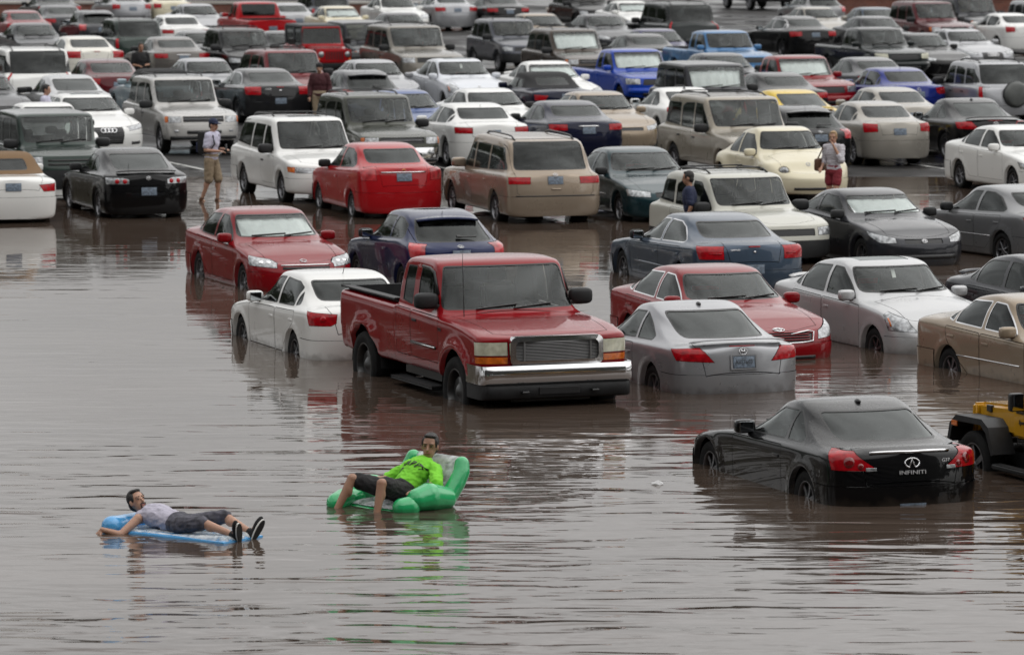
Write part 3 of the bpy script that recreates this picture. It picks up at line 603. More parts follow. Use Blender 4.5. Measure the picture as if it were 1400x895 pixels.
# --- round retro car (cream)
P = std('round_hatch', 4.10, 1.73, 1.50, 2.51, .82, R=.33, hz=(.66, 1.0), uc=1.05, ur=1.75, up=2.15, urr=2.9, zrr=1.38, ubb=3.75, zbb=.95, belt=(.92, .93), kind='hatch', nd=2, uB=2.45, uC=3.0, uA=1.42, yr=.52, zb=.2, nn=.7, pn=2.0, nt=.7, pt=2.0, zt=1.33, kf=.3, kr=.3, lean_f=.2, lean_r=.2,
        flare=.07, flw=.16, hl=[], tl=[], lid=[(4.1, .5, .9), (4.1, .5, .6)], bump=(.5, .55, .5, .6))
# --- small pickup (blue)
P = std('small_pickup', 5.28, 1.83, 1.72, 3.22, .88, R=.37, hz=(1.02, 1.14), uc=1.32, ur=1.95, up=2.4, urr=3.02, zrr=1.67, ubb=3.14, zbb=1.2, zdk=1.12, belt=(1.10, 1.12), kind='pickup', arch=.45, archtop=1.0, flz=1.1, flare=.035, flw=.06, zc=.38, zb=.44, yr=.72, kf=.18, kr=.05, nn=.4, pn=2.8, nt=.16, pt=4, lean_f=.06, lean_r=.01, zf=.7, zr=.8,
        win=[[(1.66, 1.15), (2.02, 1.585), (2.45, 1.6), (2.45, 1.15)], [(2.56, 1.16), (2.56, 1.6), (2.88, 1.59), (2.92, 1.18)]], doors=[[(1.46, .56), (1.46, 1.09), (2.5, 1.11), (2.5, .56)], [(2.512, .56), (2.512, 1.11), (3.0, 1.12), (3.0, .56)]], bed=(3.22, 5.2, .74, 1.0),
        bump=(0, 0, 0, 0), hl=[('f', .56, .80), ('f', .56, .96), ('s', .36, .98), ('s', .32, .80)], tl=[('f', .76, .75), ('f', .76, 1.02), ('s', .12, 1.02), ('s', .12, .75)])
P['hood'] = [(.14, 0), (.2, .5), (.3, .66), (1.36, .74), (1.26, 0)]
cut(P, 'grille', 'grille', 'n', [(.5, .78), (.46, .95), (0, .95), (0, .78)], .012)
# --- small economy sedan, rear (red)
P = std('economy_sedan', 4.31, 1.71, 1.505, 2.48, .82, R=.30, hz=(.76, 1.02), uc=1.08, ur=1.9, up=2.5, urr=3.1, zrr=1.44, ubb=3.8, zbb=1.12, zdk=1.12, belt=(.96, 1.06), uB=2.38, uC=3.42, uA=1.42, yr=.53, quarter=False, zb=.2, lidz=.72, lidy=.52,
        tl=[('lamp_red', [('f', .54, .84), ('f', .56, 1.06), ('s', .35, 1.09), ('s', .24, .84)])], hl=[('f', .5, .62), ('f', .48, .74), ('s', .5, .82), ('s', .4, .64)])
# --- estate-nosed compact (white, front right)
P = std('plain_sedan', 4.45, 1.70, 1.43, 2.61, .86, R=.31, hz=(.72, .97), uc=1.22, ur=2.04, up=2.6, urr=3.2, zrr=1.37, ubb=3.95, zbb=1.07, zdk=1.05, belt=(.93, 1.0), uB=2.5, uC=3.5, uA=1.56, yr=.52, quarter=True, zb=.19,
        hl=[('f', .48, .58), ('f', .46, .68), ('s', .6, .76), ('s', .45, .62)], tl=[('f', .52, .80), ('f', .52, .98), ('s', .3, 1.0), ('s', .22, .78)], lidz=.72, lidy=.5)
cut(P, 'grille', 'grille', 'n', [(.38, .58), (.38, .66), (0, .66), (0, .58)], .012)
for k in ('grand_coupe','compact_sedan','small_hatch','silver_coupe','family_sedan','arched_sedan','large_sedan','cab_forward_sedan','hatch_coupe'): MODELS[k]['det'] = 2

# ---------------------------------------------------------------- mesh helpers
def new_mesh(name, verts, faces, smooth=False):
    me = bpy.data.meshes.new(name); me.from_pydata([tuple(v) for v in verts], [], [list(f) for f in faces])
    if smooth: me.polygons.foreach_set('use_smooth', [True] * len(faces))
    return me
class MB:
    """collects shapes into one mesh"""
    def __init__(s): s.v = []; s.f = []
    def add(s, v, f):
        b = len(s.v); s.v += [tuple(p) for p in v]; s.f += [[i + b for i in q] for q in f]; return s
    def box(s, x0, x1, y0, y1, z0, z1, bev=0):
        if bev <= 0:
            v = [(x, y, z) for x in (x0, x1) for y in (y0, y1) for z in (z0, z1)]
            return s.add(v, [(0, 1, 3, 2), (4, 6, 7, 5), (0, 4, 5, 1), (2, 3, 7, 6), (0, 2, 6, 4), (1, 5, 7, 3)])
        bm = bmesh.new(); bmesh.ops.create_cube(bm, size=1)
        for v in bm.verts: v.co = ((x0 + x1) / 2 + v.co.x * (x1 - x0), (y0 + y1) / 2 + v.co.y * (y1 - y0), (z0 + z1) / 2 + v.co.z * (z1 - z0))
        bmesh.ops.bevel(bm, geom=bm.edges[:] , offset=bev, segments=2, affect='EDGES', profile=.6)
        return s.bm(bm)
    def bm(s, bm):
        bm.verts.ensure_lookup_table(); bm.verts.index_update()
        s.add([v.co[:] for v in bm.verts], [[v.index for v in f.verts] for f in bm.faces]); bm.free(); return s
    def lathe(s, prof, n=24, axis='y', c=(0, 0, 0), close=False):
        """profile (radius, along axis)"""
        v = []; f = []; m = len(prof)
        for k in range(n):
            a = 2 * math.pi * k / n; ca, sa = math.cos(a), math.sin(a)
            for r, h in prof:
                p = {'y': (r * ca, h, r * sa), 'z': (r * ca, r * sa, h), 'x': (h, r * ca, r * sa)}[axis]
                v.append((p[0] + c[0], p[1] + c[1], p[2] + c[2]))
        for k in range(n):
            for j in range(m - 1): f.append((k * m + j, k * m + j + 1, ((k + 1) % n) * m + j + 1, ((k + 1) % n) * m + j))
        if close:
            f.append([k * m for k in range(n)]); f.append([k * m + m - 1 for k in range(n)][::-1])
        return s.add(v, f)
    def tube(s, pts, r, n=8, cap=True):
        pts = [Vector(p) for p in pts]; rs = r if isinstance(r, (list, tuple)) else [r] * len(pts)
        v = []; f = []; ref = Vector((0, 0, 1))
        for i, p in enumerate(pts):
            t = (pts[min(i + 1, len(pts) - 1)] - pts[max(i - 1, 0)]).normalized()
            a = t.cross(ref)
            if a.length < .1: a = t.cross(Vector((1, 0, 0)))
            a.normalize(); b = t.cross(a)
            for k in range(n):
                q = 2 * math.pi * k / n; v.append(p + (a * math.cos(q) + b * math.sin(q)) * rs[i])
        for i in range(len(pts) - 1):
            for k in range(n): f.append((i * n + k, i * n + (k + 1) % n, (i + 1) * n + (k + 1) % n, (i + 1) * n + k))
        if cap: f.append(list(range(n))[::-1]); f.append([(len(pts) - 1) * n + k for k in range(n)])
        return s.add(v, f)
    def prism(s, poly, h0, h1, plane='xz'):
        n = len(poly); P = {'xz': lambda a, b, h: (a, h, b), 'xy': lambda a, b, h: (a, b, h), 'yz': lambda a, b, h: (h, a, b)}[plane]
        v = [P(a, b, h0) for a, b in poly] + [P(a, b, h1) for a, b in poly]
        return s.add(v, [list(range(n)), list(range(n, 2 * n))[::-1]] + [(i, i + n, (i + 1) % n + n, (i + 1) % n) for i in range(n)])
    def ball(s, c, r, n=12, m=8, sq=1.0):
        v = []; f = []
        for j in range(m + 1):
            ph = math.pi * j / m; st, ct = math.sin(ph), math.cos(ph)
            for k in range(n):
                a = 2 * math.pi * k / n; g = lambda q: math.copysign(abs(q) ** sq, q)
                v.append((c[0] + r[0] * g(st * math.cos(a)), c[1] + r[1] * g(st * math.sin(a)), c[2] + r[2] * g(ct)))
        for j in range(m):
            for k in range(n): f.append((j * n + k, (j + 1) * n + k, (j + 1) * n + (k + 1) % n, j * n + (k + 1) % n))
        return s.add(v, f)
    def mesh(s, name, smooth=False):
        me = new_mesh(name, s.v, s.f, smooth); bm = bmesh.new(); bm.from_mesh(me); bmesh.ops.remove_doubles(bm, verts=bm.verts, dist=1e-5); bmesh.ops.recalc_face_normals(bm, faces=bm.faces)
        bm.to_mesh(me); bm.free()
        return me

def sharpen(me, deg=35):
    """smooth shading with sharp edges past an angle"""
    bm = bmesh.new(); bm.from_mesh(me); c = math.radians(deg)
    for e in bm.edges:
        if len(e.link_faces) == 2 and e.calc_face_angle(0) > c: e.smooth = False
    for f in bm.faces: f.smooth = True
    bm.to_mesh(me); bm.free()
    return me

def text_mesh(txt, size, depth=.004, font_shear=0, width=1.0):
    cu = bpy.data.curves.new('lettering', 'FONT'); cu.body = txt; cu.size = size; cu.extrude = depth / 2; cu.align_x = 'CENTER'; cu.align_y = 'CENTER'; cu.shear = font_shear; cu.resolution_u = 2
    o = bpy.data.objects.new('lettering', cu); COL.objects.link(o)
    me = bpy.data.meshes.new_from_object(o.evaluated_get(bpy.context.evaluated_depsgraph_get()))
    bpy.data.objects.remove(o); bpy.data.curves.remove(cu); me.name = 'lettering'
    if width != 1:
        for v in me.vertices: v.co.x *= width
    return me

def link(name, me, parent=None, matx=None, material=None):
    o = bpy.data.objects.new(name, me); COL.objects.link(o); o.parent = parent
    if matx is not None: o.matrix_local = matx
    if material is not None:
        if not len(me.materials): me.materials.append(MATS[material])
        elif me.materials[0] is not MATS[material]:
            o.material_slots[0].link = 'OBJECT'; o.material_slots[0].material = MATS[material]
    return o
def tag(o, label=None, cat=None, group=None, kind=None):
    for k, v in (('label', label), ('category', cat), ('group', group), ('kind', kind)):
        if v: o[k] = v
    return o
def empty(name, loc=(0, 0, 0), rz=0):
    o = bpy.data.objects.new(name, None); COL.objects.link(o); o.location = loc; o.rotation_euler = (0, 0, rz); o.empty_display_size = .2
    return o

# ---------------------------------------------------------------- shared car pieces
def make_tyre(w=.2):
    h = w / 2
    return sharpen(MB().lathe([(.60, -h * .8), (.78, -h * .98), (.95, -h * .95), (1.0, -h * .7), (1.0, h * .7), (.95, h * .95), (.78, h * .98), (.66, h * .86), (.645, h * .5)], 28).mesh('tyre'), 50)
def make_rim(style):
    m = MB(); w = .09
    m.lathe([(.655, w * .96), (.62, w * .98), (.59, w * .75), (.56, -.02)], 28)
    m.lathe([(.57, -.03), (.10, -.02)], 28)                                   # dark inner dish
    m.lathe([(.13, w * .2), (.13, w * .75), (.08, w * .86), (.001, w * .88)], 14)
    n = {'five': 5, 'ten': 10, 'seven': 7, 'steel': 0}[style]
    if style == 'steel':
        m.lathe([(.57, .01), (.46, w * .35), (.40, w * .55), (.24, w * .5), (.12, w * .8)], 24)
    wid = .085 if n <= 5 else .062 if n <= 7 else .04
    for k in range(n):
        a = 2 * math.pi * k / n; c, s = math.cos(a), math.sin(a); v = []
        for r, ww, y in ((.09, wid * .85, w * .80), (.35, wid, w * .66), (.61, wid * 1.15, w * .72)):
            for t in (-1, 1):
                v.append((r * c - t * ww * s, y, r * s + t * ww * c))
        v += [(p[0], p[1] - .06, p[2]) for p in v]
        m.add(v, [(0, 1, 3, 2), (2, 3, 5, 4), (0, 2, 8, 6), (2, 4, 10, 8), (1, 7, 9, 3), (3, 9, 11, 5)])
    me = m.mesh('rim'); sharpen(me, 40)
    me.materials.append(MATS['alloy']); me.materials.append(MATS['trim'])
    for p in me.polygons:
        if p.center.y < .0: p.material_index = 1
    return me
TYRE = make_tyre(); TYRE.materials.append(MATS['rubber'])
RIMS = {k: make_rim(k) for k in ('five', 'ten', 'seven', 'steel')}; RIMS['steel'].materials[0] = MATS['dark_alloy']
def make_far_wheel():
    m = MB(); m.v = [v.co[:] for v in TYRE.vertices]; m.f = [list(p.vertices) for p in TYRE.polygons]; nt_ = len(m.f); nv_ = len(m.v)
    r = RIMS['seven']; m.v += [v.co[:] for v in r.vertices]; m.f += [[i + nv_ for i in p.vertices] for p in r.polygons]
    me = new_mesh('wheel', m.v, m.f, True); me.materials.append(MATS['rubber']); me.materials.append(MATS['alloy']); me.materials.append(MATS['trim'])
    for k, p in enumerate(me.polygons):
        if k >= nt_: p.material_index = 1 + r.polygons[k - nt_].material_index
    return me
FAR_WHEEL = make_far_wheel()
def make_mirror():
    m = MB().ball((0, .11, .02), (.068, .125, .08), 14, 10, .55); me = sharpen(m.mesh('mirror'), 60); return me
MIRROR = make_mirror()
MIRROR_ARM = MB().box(-.03, .05, -.06, .06, -.055, -.015, .01).mesh('mirror_arm')
MIRROR_PANE = MB().box(-.079, -.068, .03, .20, -.04, .08, .004).mesh('mirror_pane')
HANDLE = sharpen(MB().box(-.09, .09, -.004, .03, -.018, .018, .009).mesh('handle'), 40)
def make_seat():
    m = MB(); m.box(-.28, .26, -.25, .25, 0, .22, .05)
    b = bmesh.new(); bmesh.ops.create_cube(b, size=1)
    for v in b.verts: v.co = (-.30 + v.co.x * .16 - (v.co.z + .5) * .16, v.co.y * .5, .12 + (v.co.z + .5) * .62)
    bmesh.ops.bevel(b, geom=b.edges[:], offset=.045, segments=2, affect='EDGES'); m.bm(b)
    b = bmesh.new(); bmesh.ops.create_cube(b, size=1)
    for v in b.verts: v.co = (-.47 + v.co.x * .1, v.co.y * .26, .84 + v.co.z * .17)
    bmesh.ops.bevel(b, geom=b.edges[:], offset=.03, segments=2, affect='EDGES'); m.bm(b)
    return sharpen(m.mesh('seat'), 50)
SEAT = make_seat(); SEAT.materials.append(MATS['seat_cloth'])
PLATE = sharpen(MB().box(-.003, .003, -.155, .155, -.078, .078, .003).mesh('number_plate'), 40); PLATE.materials.append(MATS['plate'])
WIPER = MB().box(-.012, .012, -.29, .29, 0, .014).mesh('wiper')

def ray(S, o, d):
    """first hit of a ray on the left half shell (mirrored for y < 0): point, normal"""
    sg = -1 if o[1] < 0 else 1
    o = np.array(o, float) * (1, sg, 1); d = np.array(d, float) * (1, sg, 1)
    if not hasattr(S, 'tri'):
        T = []
        for f, r in zip(S.F, S.reg):
            if r != -2:
                for k in range(1, len(f) - 1): T.append((f[0], f[k], f[k + 1]))
        S.tri = np.array(T)
    a, b, c = (S.V[S.tri[:, k]] for k in range(3)); e1 = b - a; e2 = c - a; h = np.cross(d, e2); det = (e1 * h).sum(1)
    with np.errstate(all='ignore'):
        f = 1 / det; s = o - a; u = f * (s * h).sum(1); q = np.cross(s, e1); v = f * (q @ d); t = f * (e2 * q).sum(1)
        ok = (np.abs(det) > 1e-12) & (u >= -1e-3) & (v >= -1e-3) & (u + v <= 1.002) & (t > 0)
    if not ok.any(): return None
    i = np.where(ok)[0][np.argmin(t[ok])]
    n = S.N[S.tri[i]].mean(0); p = o + d * t[i]
    return Vector((p[0], p[1] * sg, p[2])), Vector((n[0], n[1] * sg, n[2])).normalized()
def on(S, end, a, z, off=.004):
    """matrix of a piece standing on the shell: x out along the surface; end: 'n' front / 't' tail (a = y), 'l'/'r' flank (a = u)"""
    if end == 'n': h = ray(S, (9, a, z), (-1, 0, 0)); fb = Vector((1, 0, 0))
    elif end == 't': h = ray(S, (-9, a, z), (1, 0, 0)); fb = Vector((-1, 0, 0))
    elif end == 'top': h = ray(S, (S.x0 - z, a, 9), (0, 0, -1)); fb = Vector((0, 0, 1))
    else: h = ray(S, (S.x0 - a, 9 if end == 'l' else -9, z), (0, -1 if end == 'l' else 1, 0)); fb = Vector((0, 1 if end == 'l' else -1, 0))
    if h is None: h = (Vector((S.x0 - (0 if end == 'n' else S.P['L']), a, z)), fb)
    p, n = h
    x = n; y = Vector((0, 0, 1)).cross(x)
    if end == 'top': y = Vector((0, 1, 0)); 
    y.normalize(); zz = x.cross(y)
    return Matrix.Translation(p + n * off) @ Matrix((x, y, zz)).transposed().to_4x4()

def underbody(P, S):
    m = MB(); x0 = S.x0; hw = P['W'] / 2; zb = P.get('zb', .2); R = P.get('R', .32); fa = P.get('arch', R + .055); uf, ur = P['fo'], P['fo'] + P['wb']; zc = P.get('zc', R)
    top = zb + .28
    b = lambda u0, u1, y, z0, z1: m.box(x0 - u1, x0 - u0, -y, y, z0, z1)
    b(.25, P['L'] - .25, hw - .40, zb + .03, top)
    b(uf + fa + .005, ur - fa - .005, hw * .93, zb + .035, top - .01)
    b(.32, uf - fa - .005, hw * .68, zb + .04, top); b(ur + fa + .005, P['L'] - .3, hw * .72, zb + .04, top)
    for uw in (uf, ur):
        for s in (1, -1):
            v = []; n = 10; r = fa + .035
            for k in range(n + 1):
                a = math.pi * k / n
                for y in (hw - .37, hw - .045): v.append((x0 - uw + r * math.cos(a), s * y, zc + r * math.sin(a)))
            v += [(x0 - uw + r, s * (hw - .37), zb), (x0 - uw - r, s * (hw - .37), zb)]
            f = [(2 * k, 2 * k + 1, 2 * k + 3, 2 * k + 2) for k in range(n)] + [[2 * k for k in range(n + 1)] + [2 * n + 3, 2 * n + 2]]
            m.add(v, f)
    return m.mesh('underbody')
def cabin(P, S):
    """floor, dashboard, door cards and rear shelf"""
    m = MB(); x0 = S.x0; hw = P['W'] / 2; zb = P.get('zb', .2); uc = P['uc']; end = P.get('cabend', P['ubb'] - .1)
    bz = lambda u: float(np.interp(u, *zip(*P['belt'])))
    b = lambda u0, u1, y0, y1, z0, z1: m.box(x0 - u1, x0 - u0, y0, y1, z0, z1)
    b(uc - .1, end, -hw * .9, hw * .9, zb + .12, zb + .16)
    m.prism([(x0 - uc - .05, zb + .16), (x0 - uc - .05, bz(uc) - .02), (x0 - uc - .35, bz(uc) + .01), (x0 - uc - .62, bz(uc) - .07), (x0 - uc - .6, zb + .4)], -hw * .88, hw * .88)
    for s in (1, -1): m.box(x0 - end, x0 - uc - .2, s * hw * .86, s * hw * .885, zb + .16, min(bz(uc + .3), bz(end)) - .02)
    if P.get('shelf', True): b(end - .45, end + .04, -hw * .82, hw * .82, bz(end) - .12, bz(end) - .06)
    # steering wheel
    c = Vector((x0 - uc - .72, .36, bz(uc) - .04)); ring = [c + Vector((.09 * math.sin(a), .18 * math.cos(a), .16 * math.sin(a))) for a in [2 * math.pi * k / 14 for k in range(15)]]
    m.tube(ring, .014, 6, False)
    return m.mesh('interior')

PROTO = {}
def proto(model):
    """parts of a model, meshes shared by all its copies: [(name, mesh, material key, parent index, matrix)]"""
    if model in PROTO: return PROTO[model]
    P = MODELS[model]; det = P.get('det', 1)
    ms, S = build_car(P, det); x0 = S.x0; hw = P['W'] / 2; L = P['L']; out = []; I = Matrix.Identity(4)
    body = None; door_idx = {}
    for (nm, me, mt, rg, par, sd) in ms:
        if nm == 'door': door_idx.setdefault(sd, []).append((len(out), float(np.mean([v.co.x for v in me.vertices]))))
        out.append((nm, me, mt, None, I))
    out.append(('underbody', underbody(P, S), 'plastic', None, I))
    if P.get('cabin', True): out.append(('interior', cabin(P, S), 'interior', None, I))
    zb = P.get('zb', .2)
    sx = P['uc'] + P.get('seat_u', 1.18); sz = P.get('seat_z', P['belt'][2][1] - .62)
    for s in (1, -1): out.append(('seat', SEAT, 'seat_cloth', None, Matrix.Translation((x0 - sx, s * .37, sz))))
    if P.get('rear_seat', True) and sx + .86 + .42 < P['urr'] + .1: 
        for s in (1, -1): out.append(('seat', SEAT, 'seat_cloth', None, Matrix.Translation((x0 - sx - .86, s * .36, sz + .02))))
    # wheels
    R = P.get('R', .32); zc = P.get('zc', R); style = P.get('rim', 'seven')
    for uw in (P['fo'], P['fo'] + P['wb']):
        for s in (1, -1):
            yy = hw - P.get('wheelin', .03) - .11
            mt = Matrix.Translation((x0 - uw, s * yy, zc)) @ (Matrix.Rotation(math.pi, 4, 'Z') if s < 0 else I) @ Matrix.Diagonal((R, P.get('tw', 1.1), R, 1))
            if det == 2:
                i = len(out); out.append(('wheel', TYRE, 'rubber', None, mt)); out.append(('rim', RIMS[style], None, i, I))
            else: out.append(('wheel', FAR_WHEEL, None, None, mt))
    # mirrors on the doors
    um, zm = P.get('mirror', (P['win'][0][0][0] + .10, P['win'][0][0][1] + .035))
    ms_ = P.get('mirror_size', 1)
    for s in (1, -1):
        h = ray(S, (x0 - um, 3 * s, zm), (0, -s, 0)); y = abs(h[0].y) if h else hw * .9
        mt = Matrix.Translation((x0 - um, s * (y + .02), zm)) @ Matrix.Diagonal((ms_, s * ms_, ms_ * P.get('mirror_h', 1), 1))
        i = len(out); out.append(('wing_mirror', MIRROR, P.get('mirror_mat', 'paint'), None, mt)); out.append(('mirror_arm', MIRROR_ARM, 'trim', i, I))
        if det == 2: out.append(('mirror_pane', MIRROR_PANE, 'mirror_glass', i, I))
    # handles
    if det >= 1:
        for sd, lst in door_idx.items():
            for i, mx_ in lst:
                me = out[i][1]; xs = [v.co.x for v in me.vertices]; zs = [v.co.z for v in me.vertices]
                hx = min(xs) + .14; hz_ = max(zs) - P.get('handle_dz', .13)
                if len(lst) == 2 and P.get('suicide') and i == lst[1][0]: continue
                mm = on(S, 'l' if sd > 0 else 'r', x0 - hx, hz_, .006)
                out.append(('handle', HANDLE, P.get('handle_mat', 'paint'), i, mm @ Matrix.Rotation(math.pi / 2, 4, 'Z')))
    # number plates
    pz = P.get('plate_z', .80); 
    if P.get('rear_plate', True): out.append(('number_plate', PLATE, 'plate', None, on(S, 't', 0, pz, .012)))
    if det >= 1:
        for yy, in ((.30,), (-.22,)):
            h = ray(S, (9, yy, P['wind'][0][0][1] + .035), (-1, 0, 0)) if P.get('wind') else None
            if h: 
                mm = on(S, 'n', yy, P['wind'][0][0][1] + .03, .008); out.append(('wiper', WIPER, 'trim', None, mm @ Matrix.Rotation(math.radians(6), 4, 'X')))
    for fn in P.get('extra', []): fn(out, S, P)
    PROTO[model] = (out, S)
    return PROTO[model]

def car(name, model, col, x, y, rz, z, label, cat, group, over={}, shade=None, tilt=0):
    parts, S = proto(model); P = MODELS[model]
    root = empty(name, (x, y, z), rz); tag(root, label, cat, group)
    objs = []
    for (nm, me, mt, par, mx_) in parts:
        o = bpy.data.objects.new(nm, me); COL.objects.link(o); o.parent = objs[par] if par is not None else root; o.matrix_local = mx_
        key = over.get(nm, over.get(mt, mt))
        if mt is not None:
            if not len(me.materials): me.materials.append(MATS['trim'])
            o.material_slots[0].link = 'OBJECT'; o.material_slots[0].material = MATS[col if key == 'paint' else key]
        objs.append(o)
    if shade:   # folded reflective screen behind the windscreen
        x0 = S.x0; zw0 = P['wind'][0][0][1]; zw1 = P['wind'][0][1][1]; n = 13; v = []; f = []
        u0, u1 = P['uc'] + .16, P['ur'] + .10; w0, w1 = P['W'] * .36, P['yr'] * .93
        rr = random.Random(len(label))
        for k in range(n):
            t = k / (n - 1); yy = (2 * t - 1); d = .022 * (1 if k % 2 else -1); a = shade * rr.uniform(.9, 1)
            v += [(x0 - u0 - .17 * yy * yy - d - .05, w0 * yy, zw0 + .01), (x0 - (u0 + (u1 - u0) * a) - .1 * yy * yy - d - .05, (w0 + (w1 - w0) * a) * yy, zw0 + (zw1 - zw0) * a)]
        f = [(2 * k, 2 * k + 2, 2 * k + 3, 2 * k + 1) for k in range(n - 1)]
        o = link('sun_shade', new_mesh('sun_shade', v, f), root, None, 'sunshade')
    return root

# ---------------------------------------------------------------- paints
PAINTS = dict(p_black=((.004, .004, .0045), 0), p_black_matt=((.014, .014, .015), 0), p_black_green=((.008, .012, .012), .2), p_charcoal=((.03, .031, .036), .4), p_grey_dark=((.04, .041, .046), .4), p_grey=((.20, .203, .208), .45),
    p_grey_blue=((.075, .08, .095), .5), p_bluegrey=((.05, .072, .105), .4), p_silver=((.33, .335, .35), .5), p_silver_white=((.46, .465, .47), .4), p_silver_warm=((.42, .41, .395), .4), p_white=((.72, .72, .70), 0), p_white_cool=((.60, .62, .66), .15),
    p_white_warm=((.70, .68, .61), 0), p_cream_white=((.47, .465, .41), .1), p_cream=((.62, .57, .42), 0), p_tan=((.30, .24, .175), .35), p_tan_dull=((.30, .27, .22), .35), p_gold=((.29, .235, .18), .4), p_gold_grey=((.20, .185, .16), .45),
    p_champagne=((.32, .30, .265), .4), p_champagne_dark=((.13, .12, .11), .4), p_brown=((.06, .045, .034), .4), p_olive=((.045, .048, .036), .3), p_darkgreen=((.028, .042, .036), .3), p_teal=((.012, .035, .042), .4), p_navy=((.007, .014, .06), .2), p_navy_dark=((.008, .010, .028), .2),
    p_blue=((.03, .07, .22), .2), p_royal_blue=((.010, .022, .19), .2), p_bright_blue=((.006, .045, .33), .15), p_light_blue=((.06, .17, .34), .2), p_pale_blue=((.30, .38, .42), .3), p_purple=((.035, .03, .10), .3),
    p_red=((.20, .0035, .007), .0), p_red_truck=((.22, .0035, .007), .0), p_bright_red=((.36, .008, .012), 0), p_dull_red=((.16, .018, .022), .2), p_maroon=((.085, .006, .010), .2), p_yellow=((.62, .42, .012), 0), p_jeep_yellow=((.50, .255, .012), 0))
for k, (c, me_) in PAINTS.items(): paint(k, c, me_, .28, beads=.7 if k == 'p_black' else .3)

# ---------------------------------------------------------------- ground, water
GP = [(0, -.42), (57, -.38), (66, -.34), (75, -.29), (88, -.16), (100, -.035), (110, .02), (200, .20), (420, .6)]
def gz(y): return float(np.interp(y, *zip(*GP)))
def asphalt():
    m = mat('asphalt', (.045, .044, .043), .5, spec=.13); t = m.node_tree; b = t.nodes['Principled BSDF']
    tc = t.nodes.new('ShaderNodeTexCoord')
    def noise(s, d): n = t.nodes.new('ShaderNodeTexNoise'); n.inputs['Scale'].default_value = s; n.inputs['Detail'].default_value = d; t.links.new(tc.outputs['Object'], n.inputs['Vector']); return n
    n1 = noise(.22, 6); n2 = noise(40, 3); n3 = noise(1.3, 5)
    cr = t.nodes.new('ShaderNodeValToRGB'); cr.color_ramp.elements[0].color = (.016, .0155, .0155, 1); cr.color_ramp.elements[0].position = .35; cr.color_ramp.elements[1].color = (.042, .040, .039, 1); cr.color_ramp.elements[1].position = .7
    ad = t.nodes.new('ShaderNodeMath'); ad.operation = 'ADD'; mu = t.nodes.new('ShaderNodeMath'); mu.operation = 'MULTIPLY'; mu.inputs[1].default_value = .3
    t.links.new(n2.outputs['Fac'], mu.inputs[0]); t.links.new(n3.outputs['Fac'], ad.inputs[0]); t.links.new(mu.outputs[0], ad.inputs[1])
    s2 = t.nodes.new('ShaderNodeMath'); s2.operation = 'SUBTRACT'; s2.inputs[1].default_value = .15; t.links.new(ad.outputs[0], s2.inputs[0]); t.links.new(s2.outputs[0], cr.inputs[0]); t.links.new(cr.outputs[0], b.inputs['Base Color'])
    r = t.nodes.new('ShaderNodeMapRange'); r.inputs['From Min'].default_value = .42; r.inputs['From Max'].default_value = .58; r.inputs['To Min'].default_value = .12; r.inputs['To Max'].default_value = .7; t.links.new(n1.outputs['Fac'], r.inputs['Value']); t.links.new(r.outputs[0], b.inputs['Roughness'])
    bp = t.nodes.new('ShaderNodeBump'); bp.inputs['Strength'].default_value = .12; bp.inputs['Distance'].default_value = .01; t.links.new(n2.outputs['Fac'], bp.inputs['Height']); t.links.new(bp.outputs[0], b.inputs['Normal'])
    return m
asphalt()
ys = [p[0] - (40 if i == 0 else 0) for i, p in enumerate(GP)] + [1500]; zs = [p[1] for p in GP] + [.6]
v = [(x, y, z) for y, z in zip(ys, zs) for x in (-700, 700)]
tag(link('ground', new_mesh('ground', v, [(2 * i, 2 * i + 1, 2 * i + 3, 2 * i + 2) for i in range(len(ys) - 1)]), None, None, 'asphalt'), kind='structure')
# painted bay lines on the part that stands dry
mat('line_paint', (.42, .42, .40), .45, vary=(2, .5))
dx, dy = math.sin(math.radians(21)), -math.cos(math.radians(21))
for row, (yc, half) in enumerate(((112.5, 5.2), (133.5, 5.2), (154, 5.2), (175, 5.2), (196, 5.2))):
    for k in range(-11, 12):
        x0_ = k * 2.85 + row * .7; pts = []
        vv = []
        n = 4
        for i in range(n + 1):
            s_ = -half + 2 * half * i / n
            for w_ in (-.055, .055): yy = yc + dy * s_ + .3 * w_; vv.append((x0_ + dx * s_ + w_, yy, gz(yy) + .006))
        if min(p[2] for p in vv) < .004 or abs(x0_) > .16 * yc: continue
        tag(link('bay_line', new_mesh('bay_line', vv, [(2 * i, 2 * i + 1, 2 * i + 3, 2 * i + 2) for i in range(n)]), None, None, 'line_paint'), 'white painted bay line on the wet asphalt between parked cars', 'road marking', 'painted bay lines', 'structure')
